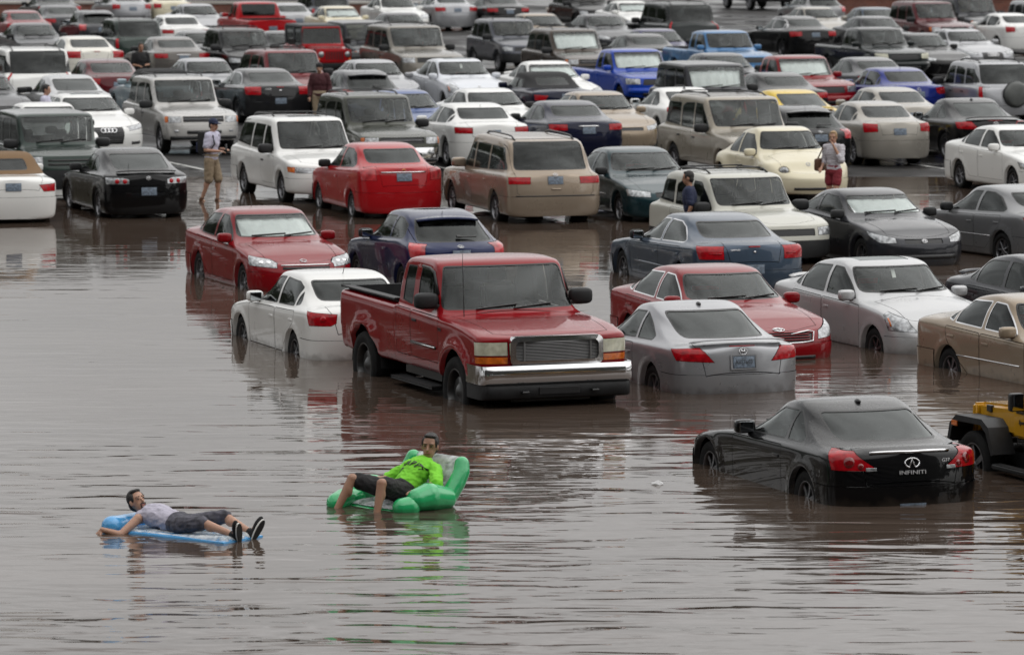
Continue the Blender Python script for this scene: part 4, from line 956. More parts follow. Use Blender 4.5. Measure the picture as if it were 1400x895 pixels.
def water_mat():
    m = mat('flood_water', (.07, .05, .038), .02); t = m.node_tree; b = t.nodes['Principled BSDF']; b.inputs['IOR'].default_value = 1.40
    tc = t.nodes.new('ShaderNodeTexCoord')
    def noise(sc, scale, det, dist=0):
        mp = t.nodes.new('ShaderNodeMapping'); mp.inputs['Scale'].default_value = sc; mp.inputs['Rotation'].default_value = (0, 0, math.radians(-4)); t.links.new(tc.outputs['Object'], mp.inputs[0])
        n = t.nodes.new('ShaderNodeTexNoise'); n.inputs['Scale'].default_value = scale; n.inputs['Detail'].default_value = det; n.inputs['Distortion'].default_value = dist; t.links.new(mp.outputs[0], n.inputs['Vector']); return n.outputs['Fac']
    def mul(a, k):
        q = t.nodes.new('ShaderNodeMath'); q.operation = 'MULTIPLY'; t.links.new(a, q.inputs[0])
        if isinstance(k, (int, float)): q.inputs[1].default_value = k
        else: t.links.new(k, q.inputs[1])
        return q.outputs[0]
    def add(a, c): q = t.nodes.new('ShaderNodeMath'); q.operation = 'ADD'; t.links.new(a, q.inputs[0]); t.links.new(c, q.inputs[1]); return q.outputs[0]
    h = add(mul(noise((.42, 1.05, 1), 1.0, 2, .5), 1.15), mul(noise((.65, 1.9, 1), 1.0, 2, .6), .70))
    sharp = t.nodes.new('ShaderNodeMapRange'); sharp.interpolation_type = 'SMOOTHSTEP'; sharp.inputs['From Min'].default_value = .56; sharp.inputs['From Max'].default_value = .74; t.links.new(noise((.55, 2.1, 1), 1.0, 1, .3), sharp.inputs['Value'])
    h = add(h, mul(sharp.outputs[0], .32)); h = add(h, mul(noise((1.5, 4.0, 1), 1.0, 2), .22))
    big = noise((.05, .09, 1), 1.0, 2); r = t.nodes.new('ShaderNodeMapRange'); r.inputs['From Min'].default_value = .38; r.inputs['From Max'].default_value = .62; r.inputs['To Min'].default_value = .45; r.inputs['To Max'].default_value = 1.15; t.links.new(big, r.inputs['Value'])
    # calmer between the parked cars
    sx = t.nodes.new('ShaderNodeSeparateXYZ'); t.links.new(tc.outputs['Object'], sx.inputs[0])
    cal = t.nodes.new('ShaderNodeMapRange'); cal.inputs['From Min'].default_value = 43; cal.inputs['From Max'].default_value = 68; cal.inputs['To Min'].default_value = 2.3; cal.inputs['To Max'].default_value = .25; t.links.new(sx.outputs['Y'], cal.inputs['Value'])
    h = mul(mul(h, r.outputs[0]), cal.outputs[0])
    for cx, cy, rad, amp in WAVES:      # rings from the floats and the nearest car
        mp = t.nodes.new('ShaderNodeMapping'); mp.inputs['Location'].default_value = (-cx, -cy, 0); t.links.new(tc.outputs['Object'], mp.inputs[0])
        ln = t.nodes.new('ShaderNodeVectorMath'); ln.operation = 'LENGTH'; t.links.new(mp.outputs[0], ln.inputs[0])
        s1 = t.nodes.new('ShaderNodeMath'); s1.operation = 'MULTIPLY'; s1.inputs[1].default_value = 2 * math.pi / .55; t.links.new(ln.outputs['Value'], s1.inputs[0])
        si = t.nodes.new('ShaderNodeMath'); si.operation = 'SINE'; t.links.new(s1.outputs[0], si.inputs[0])
        fa = t.nodes.new('ShaderNodeMapRange'); fa.inputs['From Min'].default_value = .5; fa.inputs['From Max'].default_value = rad; fa.inputs['To Min'].default_value = amp; fa.inputs['To Max'].default_value = 0; t.links.new(ln.outputs['Value'], fa.inputs['Value'])
        h = add(h, mul(si.outputs[0], fa.outputs[0]))
    bp = t.nodes.new('ShaderNodeBump'); bp.inputs['Strength'].default_value = 1; bp.inputs['Distance'].default_value = .022; t.links.new(h, bp.inputs['Height']); t.links.new(bp.outputs[0], b.inputs['Normal'])
    dirt = noise((.12, .2, 1), 1.0, 4); cr = t.nodes.new('ShaderNodeValToRGB'); cr.color_ramp.elements[0].color = (.058, .041, .031, 1); cr.color_ramp.elements[0].position = .35; cr.color_ramp.elements[1].color = (.082, .060, .047, 1); cr.color_ramp.elements[1].position = .65
    t.links.new(dirt, cr.inputs[0]); t.links.new(cr.outputs[0], b.inputs['Base Color'])
WAVES = [(-4.4, 55.3, 3.0, .05), (-1.5, 56.3, 3.0, .05), (4.9, 56, 4.0, .05)]
water_mat()
tag(link('water', new_mesh('water', [(-150, -30, 0), (150, -30, 0), (150, 118, 0), (-150, 118, 0)], [(0, 1, 2, 3)]), None, None, 'flood_water'), kind='structure')

# ---------------------------------------------------------------- unseen building added behind the viewpoint, tall and dark to shade the cars
mat('concrete', (.10, .097, .094), .8, vary=(.6, .25)); mat('deck_dark', (.05, .05, .05), .9)
bd = empty('shading_building', (0, -14, 0)); tag(bd, 'unseen concrete building added behind the viewpoint to shade the cars', 'building')
for k in range(14):
    z = k * 3.2 + (.0 if k else -.4)
    link('parapet', MB().box(-105, 105, 0, .3, z + .2, z + 1.5).mesh('parapet'), bd, None, 'concrete'); link('floor_slab', MB().box(-105, 105, .3 - 18, .28, z - .1, z + .25).mesh('floor_slab'), bd, None, 'deck_dark')
for k in range(22): link('column', MB().box(-105 + k * 10 - .4, -105 + k * 10 + .4, -.9, -.05, -.4, 43).mesh('column'), bd, None, 'concrete')
link('rear_wall', MB().box(-105, 105, -18.4, -18, -.4, 44).mesh('rear_wall'), bd, None, 'deck_dark')
# ---------------------------------------------------------------- far edge of the lot: low brick walls with coping, pylon
def brick_mat():
    m = mat('brick', (.17, .06, .04), .85); t = m.node_tree; b = t.nodes['Principled BSDF']; tc = t.nodes.new('ShaderNodeTexCoord'); mp_ = t.nodes.new('ShaderNodeMapping'); mp_.inputs['Rotation'].default_value = (math.pi / 2, 0, 0); k = t.nodes.new('ShaderNodeTexBrick')
    k.inputs['Color1'].default_value = (.20, .07, .045, 1); k.inputs['Color2'].default_value = (.14, .05, .035, 1); k.inputs['Mortar'].default_value = (.2, .17, .15, 1); k.inputs['Scale'].default_value = 2.2; k.inputs['Mortar Size'].default_value = .012
    t.links.new(tc.outputs['Object'], mp_.inputs[0]); t.links.new(mp_.outputs[0], k.inputs['Vector']); t.links.new(k.outputs[0], b.inputs['Base Color'])
brick_mat(); mat('coping', (.34, .31, .28), .8); mat('pole_brown', (.05, .038, .03), .6); mat('hydrant_yellow', (.55, .36, .02), .5)
for x0_, x1_, y_, h_, lab in ((-60, -2.0, 206, .7, 'low brick wall along the far edge of the lot on one side'), (1.5, 6.0, 204, .5, 'short brick planter wall behind the black suv at the top edge'), (13.5, 60, 204, 1.0, 'brick wall behind the maroon suv at the far edge')):
    w_ = empty('brick_wall', (0, 0, gz(y_))); tag(w_, lab, 'wall'); link('brickwork', MB().box(x0_, x1_, y_, y_ + .4, -.2, h_).mesh('brickwork'), w_, None, 'brick'); link('coping', MB().box(x0_ - .05, x1_ + .05, y_ - .06, y_ + .46, h_ + .002, h_ + .1, .02).mesh('coping'), w_, None, 'coping')

# ---------------------------------------------------------------- trees along both flanks of the lot, out of the picture but mirrored in paint and water
mat('foliage', (.035, .05, .022), .8, vary=(.5, .4))
rt = random.Random(3)
for xb, lab in ((-48, 'dark line of trees beyond the lot to one side'), (54, 'dark line of trees beyond the lot to the other side')):
    vv = []; ff = []
    for k in range(8000):
        y_ = rt.uniform(-30, 330); crown = 11 + 2.6 * math.sin(y_ * .31 + xb) + 1.6 * math.sin(y_ * .83); z_ = rt.uniform(.2, 1) ** .7 * crown; c_ = Vector((xb + rt.gauss(0, 2.2), y_, z_))
        a_ = Vector((rt.gauss(0, 1), rt.gauss(0, 1), rt.gauss(0, 1))).normalized(); b_ = a_.orthogonal().normalized(); s_ = rt.uniform(.6, 1.3); q_ = len(vv)
        vv += [c_ + a_ * s_, c_ + b_ * s_ * .7, c_ - a_ * s_, c_ - b_ * s_ * .7]; ff.append((q_, q_ + 1, q_ + 2, q_ + 3))
    tag(link('treeline', new_mesh('treeline', vv, ff), None, None, 'foliage'), lab, 'trees', None, 'stuff')

lp = empty('lamp_post', (18.6, 200, gz(200))); tag(lp, 'brown lamp post rising in front of the brick wall at the top edge', 'lamp post')
link('pole', MB().lathe([(.28, 0), (.28, .7), (.16, .72), (.13, 8.5)], 14, 'z').mesh('pole', True), lp, None, 'pole_brown'); link('lamp_head', MB().box(-.2, .9, -.18, .18, 8.4, 8.6, .04).mesh('lamp_head'), lp, None, 'pole_brown')
bo = empty('bollard', (18.2, 192, gz(192))); tag(bo, 'short yellow bollard beside the maroon suv', 'bollard'); link('post', MB().lathe([(.14, 0), (.14, .8), (.10, .9), (.001, .94)], 14, 'z').mesh('post', True), bo, None, 'hydrant_yellow'); link('collar', MB().lathe([(.15, .55), (.16, .56), (.16, .64), (.15, .65)], 14, 'z').mesh('collar', True), bo, None, 'pole_brown')

# ---------------------------------------------------------------- trim that makes single models recognisable
def strip(out, S, nm, mt, pts, r, par=None, off=.0, n=8, flat=1.0):
    """bar following the shell through (end, a, z) points"""
    c = [on(S, e, a, z, off).translation for e, a, z in pts]
    out.append((nm, MB().tube(c, r, n).mesh(nm, True), mt, par, Matrix.Identity(4)))
def xs(end, y0, y1, z, n=9, bow=0): return [(end, y0 + (y1 - y0) * k / (n - 1), z + bow * (1 - (2 * k / (n - 1) - 1) ** 2)) for k in range(n)]
def letters(out, S, txt, size, end, y, z, mt='chrome', off=.011, width=1.0):
    me = text_mesh(txt, size, .006, 0, width)
    m = on(S, end, y, z, off)       # text x -> +y local (seen from outside reads left to right)
    M_ = m @ Matrix(((0, 0, 1, 0), (1, 0, 0, 0), (0, 1, 0, 0), (0, 0, 0, 1)))
    for v in me.vertices:           # bend the letters onto the panel
        d = v.co.z; w = M_ @ v.co
        if end in 'nt':
            h = ray(S, (9 if end == 'n' else -9, w.y, w.z), (-1 if end == 'n' else 1, 0, 0))
        else: h = ray(S, (w.x, 9 if end == 'l' else -9, w.z), (0, -1 if end == 'l' else 1, 0))
        v.co = h[0] + h[1] * (d + off) if h else w
    out.append(('lettering', me, mt, None, Matrix.Identity(4)))
def ring_emblem(out, S, end, y, z, kind, size=.06, mt='chrome'):
    m = MB(); N = 20
    el = lambda a, b, cy=0, cz=0: [(0, cy + a * math.cos(2 * math.pi * k / N), cz + b * math.sin(2 * math.pi * k / N)) for k in range(N + 1)]
    t = size * .09
    if kind == 'ovals': m.tube(el(size, size * .68), t, 6, False); m.tube(el(size * .42, size * .62), t, 6, False); m.tube(el(size * .8, size * .3, 0, size * .32), t, 6, False)
    elif kind == 'h': m.tube(el(size, size * .8), t, 6, False); m.tube([(0, -size * .4, size * .5), (0, -size * .3, -size * .5)], t * 1.4, 6); m.tube([(0, size * .4, size * .5), (0, size * .3, -size * .5)], t * 1.4, 6); m.tube([(0, -size * .33, 0), (0, size * .33, 0)], t * 1.4, 6)
    elif kind == 'road':
        pts = [(0, size * math.sin(a) * (1 + .0), size * .62 * math.cos(a)) for a in [math.radians(205 - 0) + (math.radians(310)) * k / N for k in range(N + 1)]]
        m.tube(pts, t * 1.3, 6, False); m.tube([pts[0], (0, 0, size * .45), pts[-1]], t * 1.1, 6)
    elif kind == 'circle': m.tube(el(size, size), t * 1.2, 6, False); m.tube([(0, -size * .7, size * .5), (0, -size * .25, -size * .8), (0, 0, -.1 * size), (0, size * .25, -size * .8), (0, size * .7, size * .5)], t, 6)
    elif kind == 'rings':
        for k in range(4): m.tube(el(size * .42, size * .42, (k - 1.5) * size * .62), t, 6, False)
    elif kind == 'cross': m.add([(.004, -size, -size * .3), (.004, size, -size * .3), (.004, size, size * .3), (.004, -size, size * .3)], [(0, 1, 2, 3)]); m.box(0, .008, -size * .4, size * .4, -size * .6, size * .6)
    me = m.mesh('emblem', True); out.append(('emblem', me, mt, None, on(S, end, y, z, .008)))
def plate_text(out, S, txt, z, y=0, mt='badge_dark'):
    m = on(S, 't', y, z, .0165); out.append(('lettering', text_mesh(txt, .085, .002, 0, .8), mt, None, m @ Matrix(((0, 0, 1, 0), (1, 0, 0, 0), (0, 1, 0, 0), (0, 0, 0, 1)))))
def aerial(out, S, u, y=0, h=.2, lean=-.1):
    p = on(S, 'top', y, u, 0).translation; out.append(('aerial', MB().tube([p, p + Vector((lean, 0, h))], [.006, .003], 6).mesh('aerial'), 'trim', None, Matrix.Identity(4)))
def fin(out, S, u):
    p = on(S, 'top', 0, u, 0).translation; out.append(('aerial', MB().ball(p + Vector((0, 0, .008)), (.07, .03, .035), 10, 6).mesh('aerial', True), 'black_gloss', None, Matrix.Identity(4)))
def rails(out, S, u0, u1, y, cross=True, mt='trim', h=.05):
    for s in (1, -1):
        pts = [on(S, 'top', s * y, u0 + (u1 - u0) * k / 8, 0).translation + Vector((0, 0, h if 0 < k < 8 else 0)) for k in range(9)]
        out.append(('roof_rail', MB().tube(pts, .017, 6).mesh('roof_rail', True), mt, None, Matrix.Identity(4)))
    if cross:
        for u in (u0 + (u1 - u0) * .22, u0 + (u1 - u0) * .78):
            a = on(S, 'top', y, u, 0).translation + Vector((0, 0, h + .015)); out.append(('roof_bar', MB().box(a.x - .025, a.x + .025, -a.y, a.y, a.z - .01, a.z + .012).mesh('roof_bar'), mt, None, Matrix.Identity(4)))
def door_moulding(out, S, u0, u1, z, mt='paint', r=.014, z1=None):
    for e in ('l', 'r'): strip(out, S, 'side_moulding', mt, [(e, u0 + (u1 - u0) * k / 6, z + ((z1 or z) - z) * k / 6) for k in range(7)], r)
def wing(out, S, u, z, w, h, mt='paint', chord=.16):
    """boot spoiler on two feet"""
    x = S.x0 - u; m = MB(); n = 12; v = []; sec = [(-chord * .5, .012), (-chord * .45, .028), (0, .03), (chord * .5, .004), (chord * .45, -.006), (0, .004)]
    for k in range(n + 1):
        t = 2 * k / n - 1; d = h * (1 - abs(t) ** 5) + .0
        v += [(x + a + .10 * abs(t) ** 3, t * w, z + d + b) for a, b in sec]
    f = [(k * 6 + i, k * 6 + (i + 1) % 6, (k + 1) * 6 + (i + 1) % 6, (k + 1) * 6 + i) for k in range(n) for i in range(6)] + [[0, 1, 2, 3, 4, 5], [n * 6 + i for i in range(5, -1, -1)]]
    m.add(v, f)
    out.append(('rear_wing', m.mesh('rear_wing', True), mt, None, Matrix.Identity(4)))
def lamp_rings(out, S, end, ys, z, r, mt='red', par=None):
    for s in (1, -1):
        for y in ys:
            out.append(('lamp_ring', MB().lathe([(r, 0), (r * .8, .012), (r * .3, .014), (.001, .014)], 16, 'x').mesh('lamp_ring', True), mt, None, on(S, end, s * y, z, .004)))

def ex_grand(out, S, P):
    strip(out, S, 'chrome_strip', 'chrome', [('t', y, .965 - .02 * abs(y / .56) ** 2) for y in np.linspace(-.47, .47, 15)], .016, off=.012)
    ring_emblem(out, S, 't', 0, .845, 'road', .085); letters(out, S, 'INFINITI', .062, 't', 0, .74, 'badge_silver', width=1.45); letters(out, S, 'G37', .05, 't', -.41, .855, 'badge_silver', width=1.2)
    fin(out, S, 3.12)
    lamp_rings(out, S, 't', (.70,), .865, .06, 'red_deep'); lamp_rings(out, S, 't', (.585,), .82, .035, 'red_deep')
    for s in (1, -1): out.append(('reversing_light', MB().box(0, .006, -.06, .06, -.02, .02, .004).mesh('reversing_light'), 'lamp', None, on(S, 't', s * .475, .785, .006)))
def ex_silver(out, S, P):
    wing(out, S, P['L'] - .17, 1.0, .66, .035); ring_emblem(out, S, 't', 0, .90, 'h', .055); plate_text(out, S, 'AVS7603', .76)
    strip(out, S, 'brake_lamp', 'red', xs('t', -.18, .18, .965), .008, off=.004); fin(out, S, 3.15)
    m = on(S, 't', 0, .76, .012); fr = MB()
    for a, b, c, d in ((-.19, .19, .085, .10), (-.19, .19, -.10, -.085), (-.19, -.165, -.085, .085), (.165, .19, -.085, .085)): fr.box(-.004, .006, a, b, c, d)
    out.append(('plate_frame', fr.mesh('plate_frame'), 'paint', None, m))
def ex_family(out, S, P):
    ring_emblem(out, S, 'n', 0, .735, 'ovals', .085)
    strip(out, S, 'grille_surround', 'chrome', [('n', y, z) for y, z in ((-.15, .675), (-.3, .70), (-.44, .715), (-.525, .70), (-.48, .58), (-.3, .565), (0, .56), (.3, .565), (.48, .58), (.525, .70), (.44, .715), (.3, .70), (.15, .675))], .011, off=.006)
    for z in (.605, .64, .675): strip(out, S, 'grille_slat', 'paint', xs('n', -.44, .44, z, 13), .009, off=.002)
    strip(out, S, 'lower_intake', 'grille', xs('n', -.5, .5, .36, 11), .035, off=-.01)
    P_ = on(S, 'top', 0, 3.4, 0).translation
def ex_arched(out, S, P):
    for s in (1, -1): strip(out, S, 'amber_marker', 'amber', [('n', s * .845, .70), ('n', s * .85, .76), ('n', s * .855, .81)], .014, off=.004)
    strip(out, S, 'lower_intake', 'grille', xs('n', -.5, .5, .38, 11), .05, off=-.015)
    wing(out, S, P['L'] - .14, 1.09, .58, .03, chord=.12)
    ring_emblem(out, S, 'n', 0, .80, 'cross', .06)
    out.append(('parking_permit', MB().box(-.002, .002, -.03, .03, -.07, .07).mesh('parking_permit'), 'paper', None, Matrix.Translation((S.x0 - 2.02, 0, 1.31)) @ Matrix.Rotation(math.radians(-30), 4, 'Y')))
def ex_compact(out, S, P):
    aerial(out, S, 3.15, 0, .22, -.16); ring_emblem(out, S, 'n', 0, .72, 'circle', .055); ring_emblem(out, S, 't', 0, .92, 'circle', .05)
    strip(out, S, 'grille_chrome', 'chrome', xs('n', -.42, .42, .665, 11), .012, off=.004); strip(out, S, 'grille_dark', 'grille', xs('n', -.40, .40, .62, 11), .03, off=-.012)
    lamp_rings(out, S, 't', (.70,), .90, .045, 'red'); lamp_rings(out, S, 'n', (.60, .72), .72, .045, 'chrome'); strip(out, S, 'lower_intake', 'grille', xs('n', -.5, .5, .36, 11), .045, off=-.015)
    for s in (1, -1): strip(out, S, 'indicator', 'amber', [('n', s * .70, .50), ('n', s * .80, .50)], .014, off=0)
def ex_hatch(out, S, P):
    ring_emblem(out, S, 't', 0, .93, 'h', .05)
    p = on(S, 't', -.05, 1.06, .02); out.append(('rear_wiper', MB().box(0, .015, -.05, .30, -.014, .014).mesh('rear_wiper'), 'trim', None, p)); out.append(('wiper_pivot', MB().box(0, .03, -.05, .03, -.03, .03, .01).mesh('wiper_pivot'), 'trim', None, p))
    x = S.x0 - 3.30; m = MB(); n = 8; v = []
    for k in range(n + 1):
        t = 2 * k / n - 1
        z = 1.395 - .035 * t * t; q = .05 * t * t; v += [(x + .16 + q, t * .52, z), (x - .08 + q, t * .53, z - .03), (x - .06 + q, t * .53, z - .055), (x + .1 + q, t * .52, z - .06)]
    m.add(v, [(k * 4 + i, k * 4 + (i + 1) % 4, (k + 1) * 4 + (i + 1) % 4, (k + 1) * 4 + i) for k in range(n) for i in range(4)] + [(0, 1, 2, 3), (n * 4 + 3, n * 4 + 2, n * 4 + 1, n * 4)])
    out.append(('roof_spoiler', m.mesh('roof_spoiler', True), 'paint', None, Matrix.Identity(4))); aerial(out, S, 3.0, 0, .04, -.02)
def ex_cabf(out, S, P):
    strip(out, S, 'brake_lamp', 'red', xs('t', -.1, .1, .985), .012, off=.002); letters(out, S, 'CHRYSLER', .035, 't', .33, .93); ring_emblem(out, S, 't', 0, .90, 'cross', .03); door_moulding(out, S, 1.75, 3.5, .55)
    for s in (1, -1): strip(out, S, 'lamp_divider', 'red', [('t', s * y, .88) for y in (.56, .66, .76)], .012, off=.002)
def ex_tc(out, S, P):
    ring_emblem(out, S, 'n', 0, .63, 'ovals', .05); strip(out, S, 'lower_intake', 'grille', xs('n', -.6, .6, .36, 13), .05, off=-.015)
def ex_large(out, S, P): door_moulding(out, S, 1.75, 3.45, .58, 'chrome', .010)
def ex_mid(out, S, P): door_moulding(out, S, 1.75, 3.35, .56, 'chrome', .007); strip(out, S, 'lower_intake', 'grille', xs('n', -.5, .5, .36, 11), .04, off=-.012); strip(out, S, 'plate_garnish', 'chrome', xs('t', -.24, .24, .90, 7), .018, off=.003)
def ex_csuv(out, S, P): rails(out, S, 2.2, 3.6, .56)
def ex_suv(out, S, P):
    rails(out, S, 2.4, 4.1, .58); strip(out, S, 'grille_bar', 'alloy', xs('n', -.5, .5, .86, 11), .012, off=.0)
    strip(out, S, 'lower_intake', 'plastic', xs('n', -.42, .42, .55, 11), .05, off=-.012)
    for s in (1, -1): strip(out, S, 'fog_light', 'lamp', [('n', s * .62, .58), ('n', s * .72, .58)], .04, off=-.012)
    strip(out, S, 'chin', 'plastic', xs('n', -.8, .8, .42, 13), .05, off=-.01)
def ex_lsuv(out, S, P):
    rails(out, S, 2.5, 4.5, .66); strip(out, S, 'lower_intake', 'plastic', xs('n', -.5, .5, .58, 11), .06, off=-.015)
def ex_van(out, S, P):
    rails(out, S, 2.4, 4.3, .60, False); ring_emblem(out, S, 't', 0, 1.03, 'h', .05); strip(out, S, 'tail_step', 'trim', xs('t', -.8, .8, .63, 13), .012, off=.0); strip(out, S, 'tail_handle', 'paint', xs('t', -.1, .1, .76, 5), .02, off=.0)
def ex_ovan(out, S, P): rails(out, S, 2.6, 4.2, .58); strip(out, S, 'lower_intake', 'grille', xs('n', -.5, .5, .36, 11), .05, off=-.015)
def ex_sport(out, S, P):
    lamp_rings(out, S, 't', (.47, .62), .82, .046, 'red'); ring_emblem(out, S, 't', 0, .88, 'h', .045); wing(out, S, P['L'] - .16, .985, .60, .02, chord=.12); aerial(out, S, 3.9, .3, .12, -.03)
def ex_exec(out, S, P):
    ring_emblem(out, S, 'n', 0, .66, 'rings', .14)
    for z in (.40, .44, .54, .58, .62): strip(out, S, 'grille_slat', 'dark_alloy', xs('n', -.33, .33, z, 9), .006, off=.0)
    for s in (1, -1): strip(out, S, 'lower_intake', 'grille', [('n', s * .55, .36), ('n', s * .68, .36), ('n', s * .78, .37)], .05, off=-.02)
    aerial(out, S, 3.5, 0, .06, -.05)
def ex_round(out, S, P):
    for s in (1, -1):
        m = on(S, 'n', s * .60, .66, -.01); i = len(out); m = Matrix.Translation(m.translation) @ Matrix.Rotation(s * math.radians(22), 4, 'Z')
        out.append(('headlight', MB().lathe([(.125, -.10), (.125, .0), (.10, .012), (.09, .03), (.05, .045), (.001, .05)], 20, 'x').mesh('headlight', True), 'lamp', None, m))
        out.append(('headlight_rim', MB().lathe([(.128, -.05), (.132, .005), (.105, .02), (.10, .01)], 20, 'x').mesh('headlight_rim', True), 'paint', i, Matrix.Identity(4)))
        m = on(S, 't', s * .62, .72, -.005); out.append(('tail_light', MB().lathe([(.095, -.03), (.09, .01), (.001, .02)], 18, 'x').mesh('tail_light', True), 'red', None, m))
    ring_emblem(out, S, 'n', 0, .78, 'circle', .05); strip(out, S, 'lower_intake', 'grille', xs('n', -.45, .45, .30, 11), .04, off=-.012)
def bed(out, S, P, u0, u1, y, zt, zf):
    x0 = S.x0; m = MB()
    m.box(x0 - u1, x0 - u0, -y, y, zf - .03, zf)
    for a, b, c, d in ((x0 - u1, x0 - u0, y - .004, y + .05), (x0 - u1, x0 - u0, -y - .05, -y + .004), (x0 - u0, x0 - u0 + .04, -y, y), (x0 - u1 - .04, x0 - u1, -y, y)): m.box(a, b, c, d, zf - .03, zt)
    out.append(('cargo_bed', m.mesh('cargo_bed'), 'plastic', None, Matrix.Identity(4)))
def ex_truck(out, S, P):
    x0 = S.x0; I = Matrix.Identity(4); bed(out, S, P, 3.47, 5.59, .86, 1.485, .95)
    for s in (1, -1): out.append(('bed_rail', MB().box(x0 - 5.63, x0 - 3.42, s * .87, s * 1.0, 1.472, 1.492, .008).mesh('bed_rail'), 'plastic', None, I))
    def wrap(nm, z0, z1, out_, mt, ysc=1.0, n=31):
        m = MB(); v = []
        for k in range(n):
            t = 2 * k / (n - 1) - 1; a = abs(t)
            y = 1.07 * ysc * math.copysign(math.sin(min(1, a * 1.05) * math.pi / 2) ** .9 if a > .0 else 0, t); u = -out_ + .04 * a ** 2 + (.0 if a < .68 else ((a - .68) / .32) ** 2.2 * .42)
            for dz, du in ((0, .04), (.15, 0), (.8, 0), (1, .03), (1, .16), (0, .16)): v.append((x0 - u - du, y, z0 + (z1 - z0) * dz))
        m.add(v, [(k * 6 + i, k * 6 + (i + 1) % 6, (k + 1) * 6 + (i + 1) % 6, (k + 1) * 6 + i) for k in range(n - 1) for i in range(6)] + [[0, 1, 2, 3, 4, 5], [(n - 1) * 6 + i for i in range(5, -1, -1)]])
        i = len(out); out.append((nm, sharpen(m.mesh(nm), 55), mt, None, I)); return i
    i = wrap('front_bumper', .66, .90, .13, 'chrome'); wrap('bumper_valance', .46, .67, .10, 'plastic', .98)
    m = MB()
    for y0, y1 in ((-.28, .28),): m.box(x0 + .102, x0 + .115, y0, y1, .52, .62, .01)
    out.append(('air_intake', m.mesh('air_intake'), 'grille', i, I))
    for s in (1, -1): out.append(('tow_hook', MB().tube([(x0 + .10, s * .45, .56), (x0 + .16, s * .45, .56), (x0 + .16, s * .52, .56), (x0 + .10, s * .52, .56)], .018, 6).mesh('tow_hook'), 'trim', i, I))
    # grille: chrome surround, fine bars behind
    def rr(w, z0, z1, r=.09, n=5):
        pts = []
        for cx, cz, a0 in ((w - r, z1 - r, 0), (-w + r, z1 - r, 90), (-w + r, z0 + r, 180), (w - r, z0 + r, 270)):
            for k in range(n): a = math.radians(a0 + 90 * k / (n - 1)); pts.append((cx + r * math.cos(a), cz + r * math.sin(a)))
        return pts
    o_, i_ = rr(.655, .885, 1.27), rr(.575, .955, 1.205, .06); n = len(o_); m = MB()
    cur = lambda y: .085 - .06 * (y / .65) ** 2
    v = [(x0 + cur(a) - .12, a, b) for a, b in o_] + [(x0 + cur(a), a * .985, .5 * 2.155 + (b - .5 * 2.155) * .985) for a, b in o_] + [(x0 + cur(a) + .004, a, b) for a, b in i_] + [(x0 + cur(a) - .05, a, b) for a, b in i_]
    m.add(v, [(j * n + k, j * n + (k + 1) % n, (j + 1) * n + (k + 1) % n, (j + 1) * n + k) for j in range(3) for k in range(n)])
    gi = len(out); out.append(('grille', sharpen(m.mesh('grille'), 40), 'chrome', None, I))
    m = MB(); m.add([(x0 + cur(a) - .045, a, b) for a, b in i_], [list(range(n))]); out.append(('grille_backing', m.mesh('grille_backing'), 'grille', gi, I))
    m = MB()
    for k in range(13):
        z = .965 + k * .0192; pts = [(x0 + cur(y) - .028, y, z) for y in np.linspace(-.57, .57, 9)]; m.tube(pts, .0052, 4, False)
    for y in (-.46, .46): m.tube([(x0 + cur(y) - .018, y, .955), (x0 + cur(y) - .018, y, 1.205)], .013, 6)
    out.append(('grille_mesh', m.mesh('grille_mesh'), 'mesh_grille', gi, I))
    # side mouldings, steps, visors, aerial, arch trims
    for e, s in (('l', 1), ('r', -1)):
        strip(out, S, 'side_moulding', 'plastic', [(e, 1.70, .98), (e, 2.1, .98), (e, 2.66, .98)], .02); strip(out, S, 'side_moulding', 'chrome', [(e, 1.72, .982), (e, 2.1, .982), (e, 2.64, .982)], .009, off=.016)
        out.append(('side_step', MB().box(x0 - 3.25, x0 - 1.62, s * .90, s * 1.12, .44, .475, .012).mesh('side_step'), 'plastic', None, I))
        strip(out, S, 'window_visor', 'trim', [(e, u, z) for u, z in ((1.94, 1.66), (2.12, 1.94), (2.3, 1.985), (2.58, 1.99))], .022, off=.004)
        letters(out, S, 'F250', .06, e, 1.52, 1.24, 'badge_dark')
    out.append(('aerial', MB().tube([(x0 - 1.28, -.80, 1.42), (x0 - 1.34, -.80, 2.25)], [.007, .003], 6).mesh('aerial'), 'trim', None, I))
    ring_emblem(out, S, 't', 0, 1.2, 'ovals', .08)
    m = MB(); m.box(x0 - 5.4, x0 - .2, -.55, .55, .40, .66); m.box(x0 - 3.2, x0 - 1.55, -.92, .92, .52, .70); m.box(x0 - 4.72, x0 - 4.46, -.9, .9, .36, .50, .04); m.box(x0 - 1.1, x0 - .84, -.9, .9, .36, .50, .04); m.ball((x0 - 4.59, 0, .43), (.2, .18, .17)); out.append(('chassis', m.mesh('chassis'), 'trim', None, I))
def ex_small_truck(out, S, P):
    bed(out, S, P, 3.23, 5.19, .74, 1.12, .75)
    strip(out, S, 'front_bumper', 'paint', [('n', y, .62) for y in np.linspace(-.86, .86, 13)], .10, off=-.02); strip(out, S, 'lower_intake', 'plastic', xs('n', -.5, .5, .54, 11), .06, off=.02)
    strip(out, S, 'rear_bumper', 'chrome', [('t', y, .56) for y in np.linspace(-.84, .84, 11)], .09, off=-.02)
def ex_box(out, S, P):
    for z in (.78, .86): strip(out, S, 'grille_bar', 'trim', xs('n', -.5, .5, z, 9), .03, off=-.015)
    for s in (1, -1): strip(out, S, 'indicator', 'amber', [('n', s * .80, .86), ('n', s * .85, .86)], .028, off=-.01)
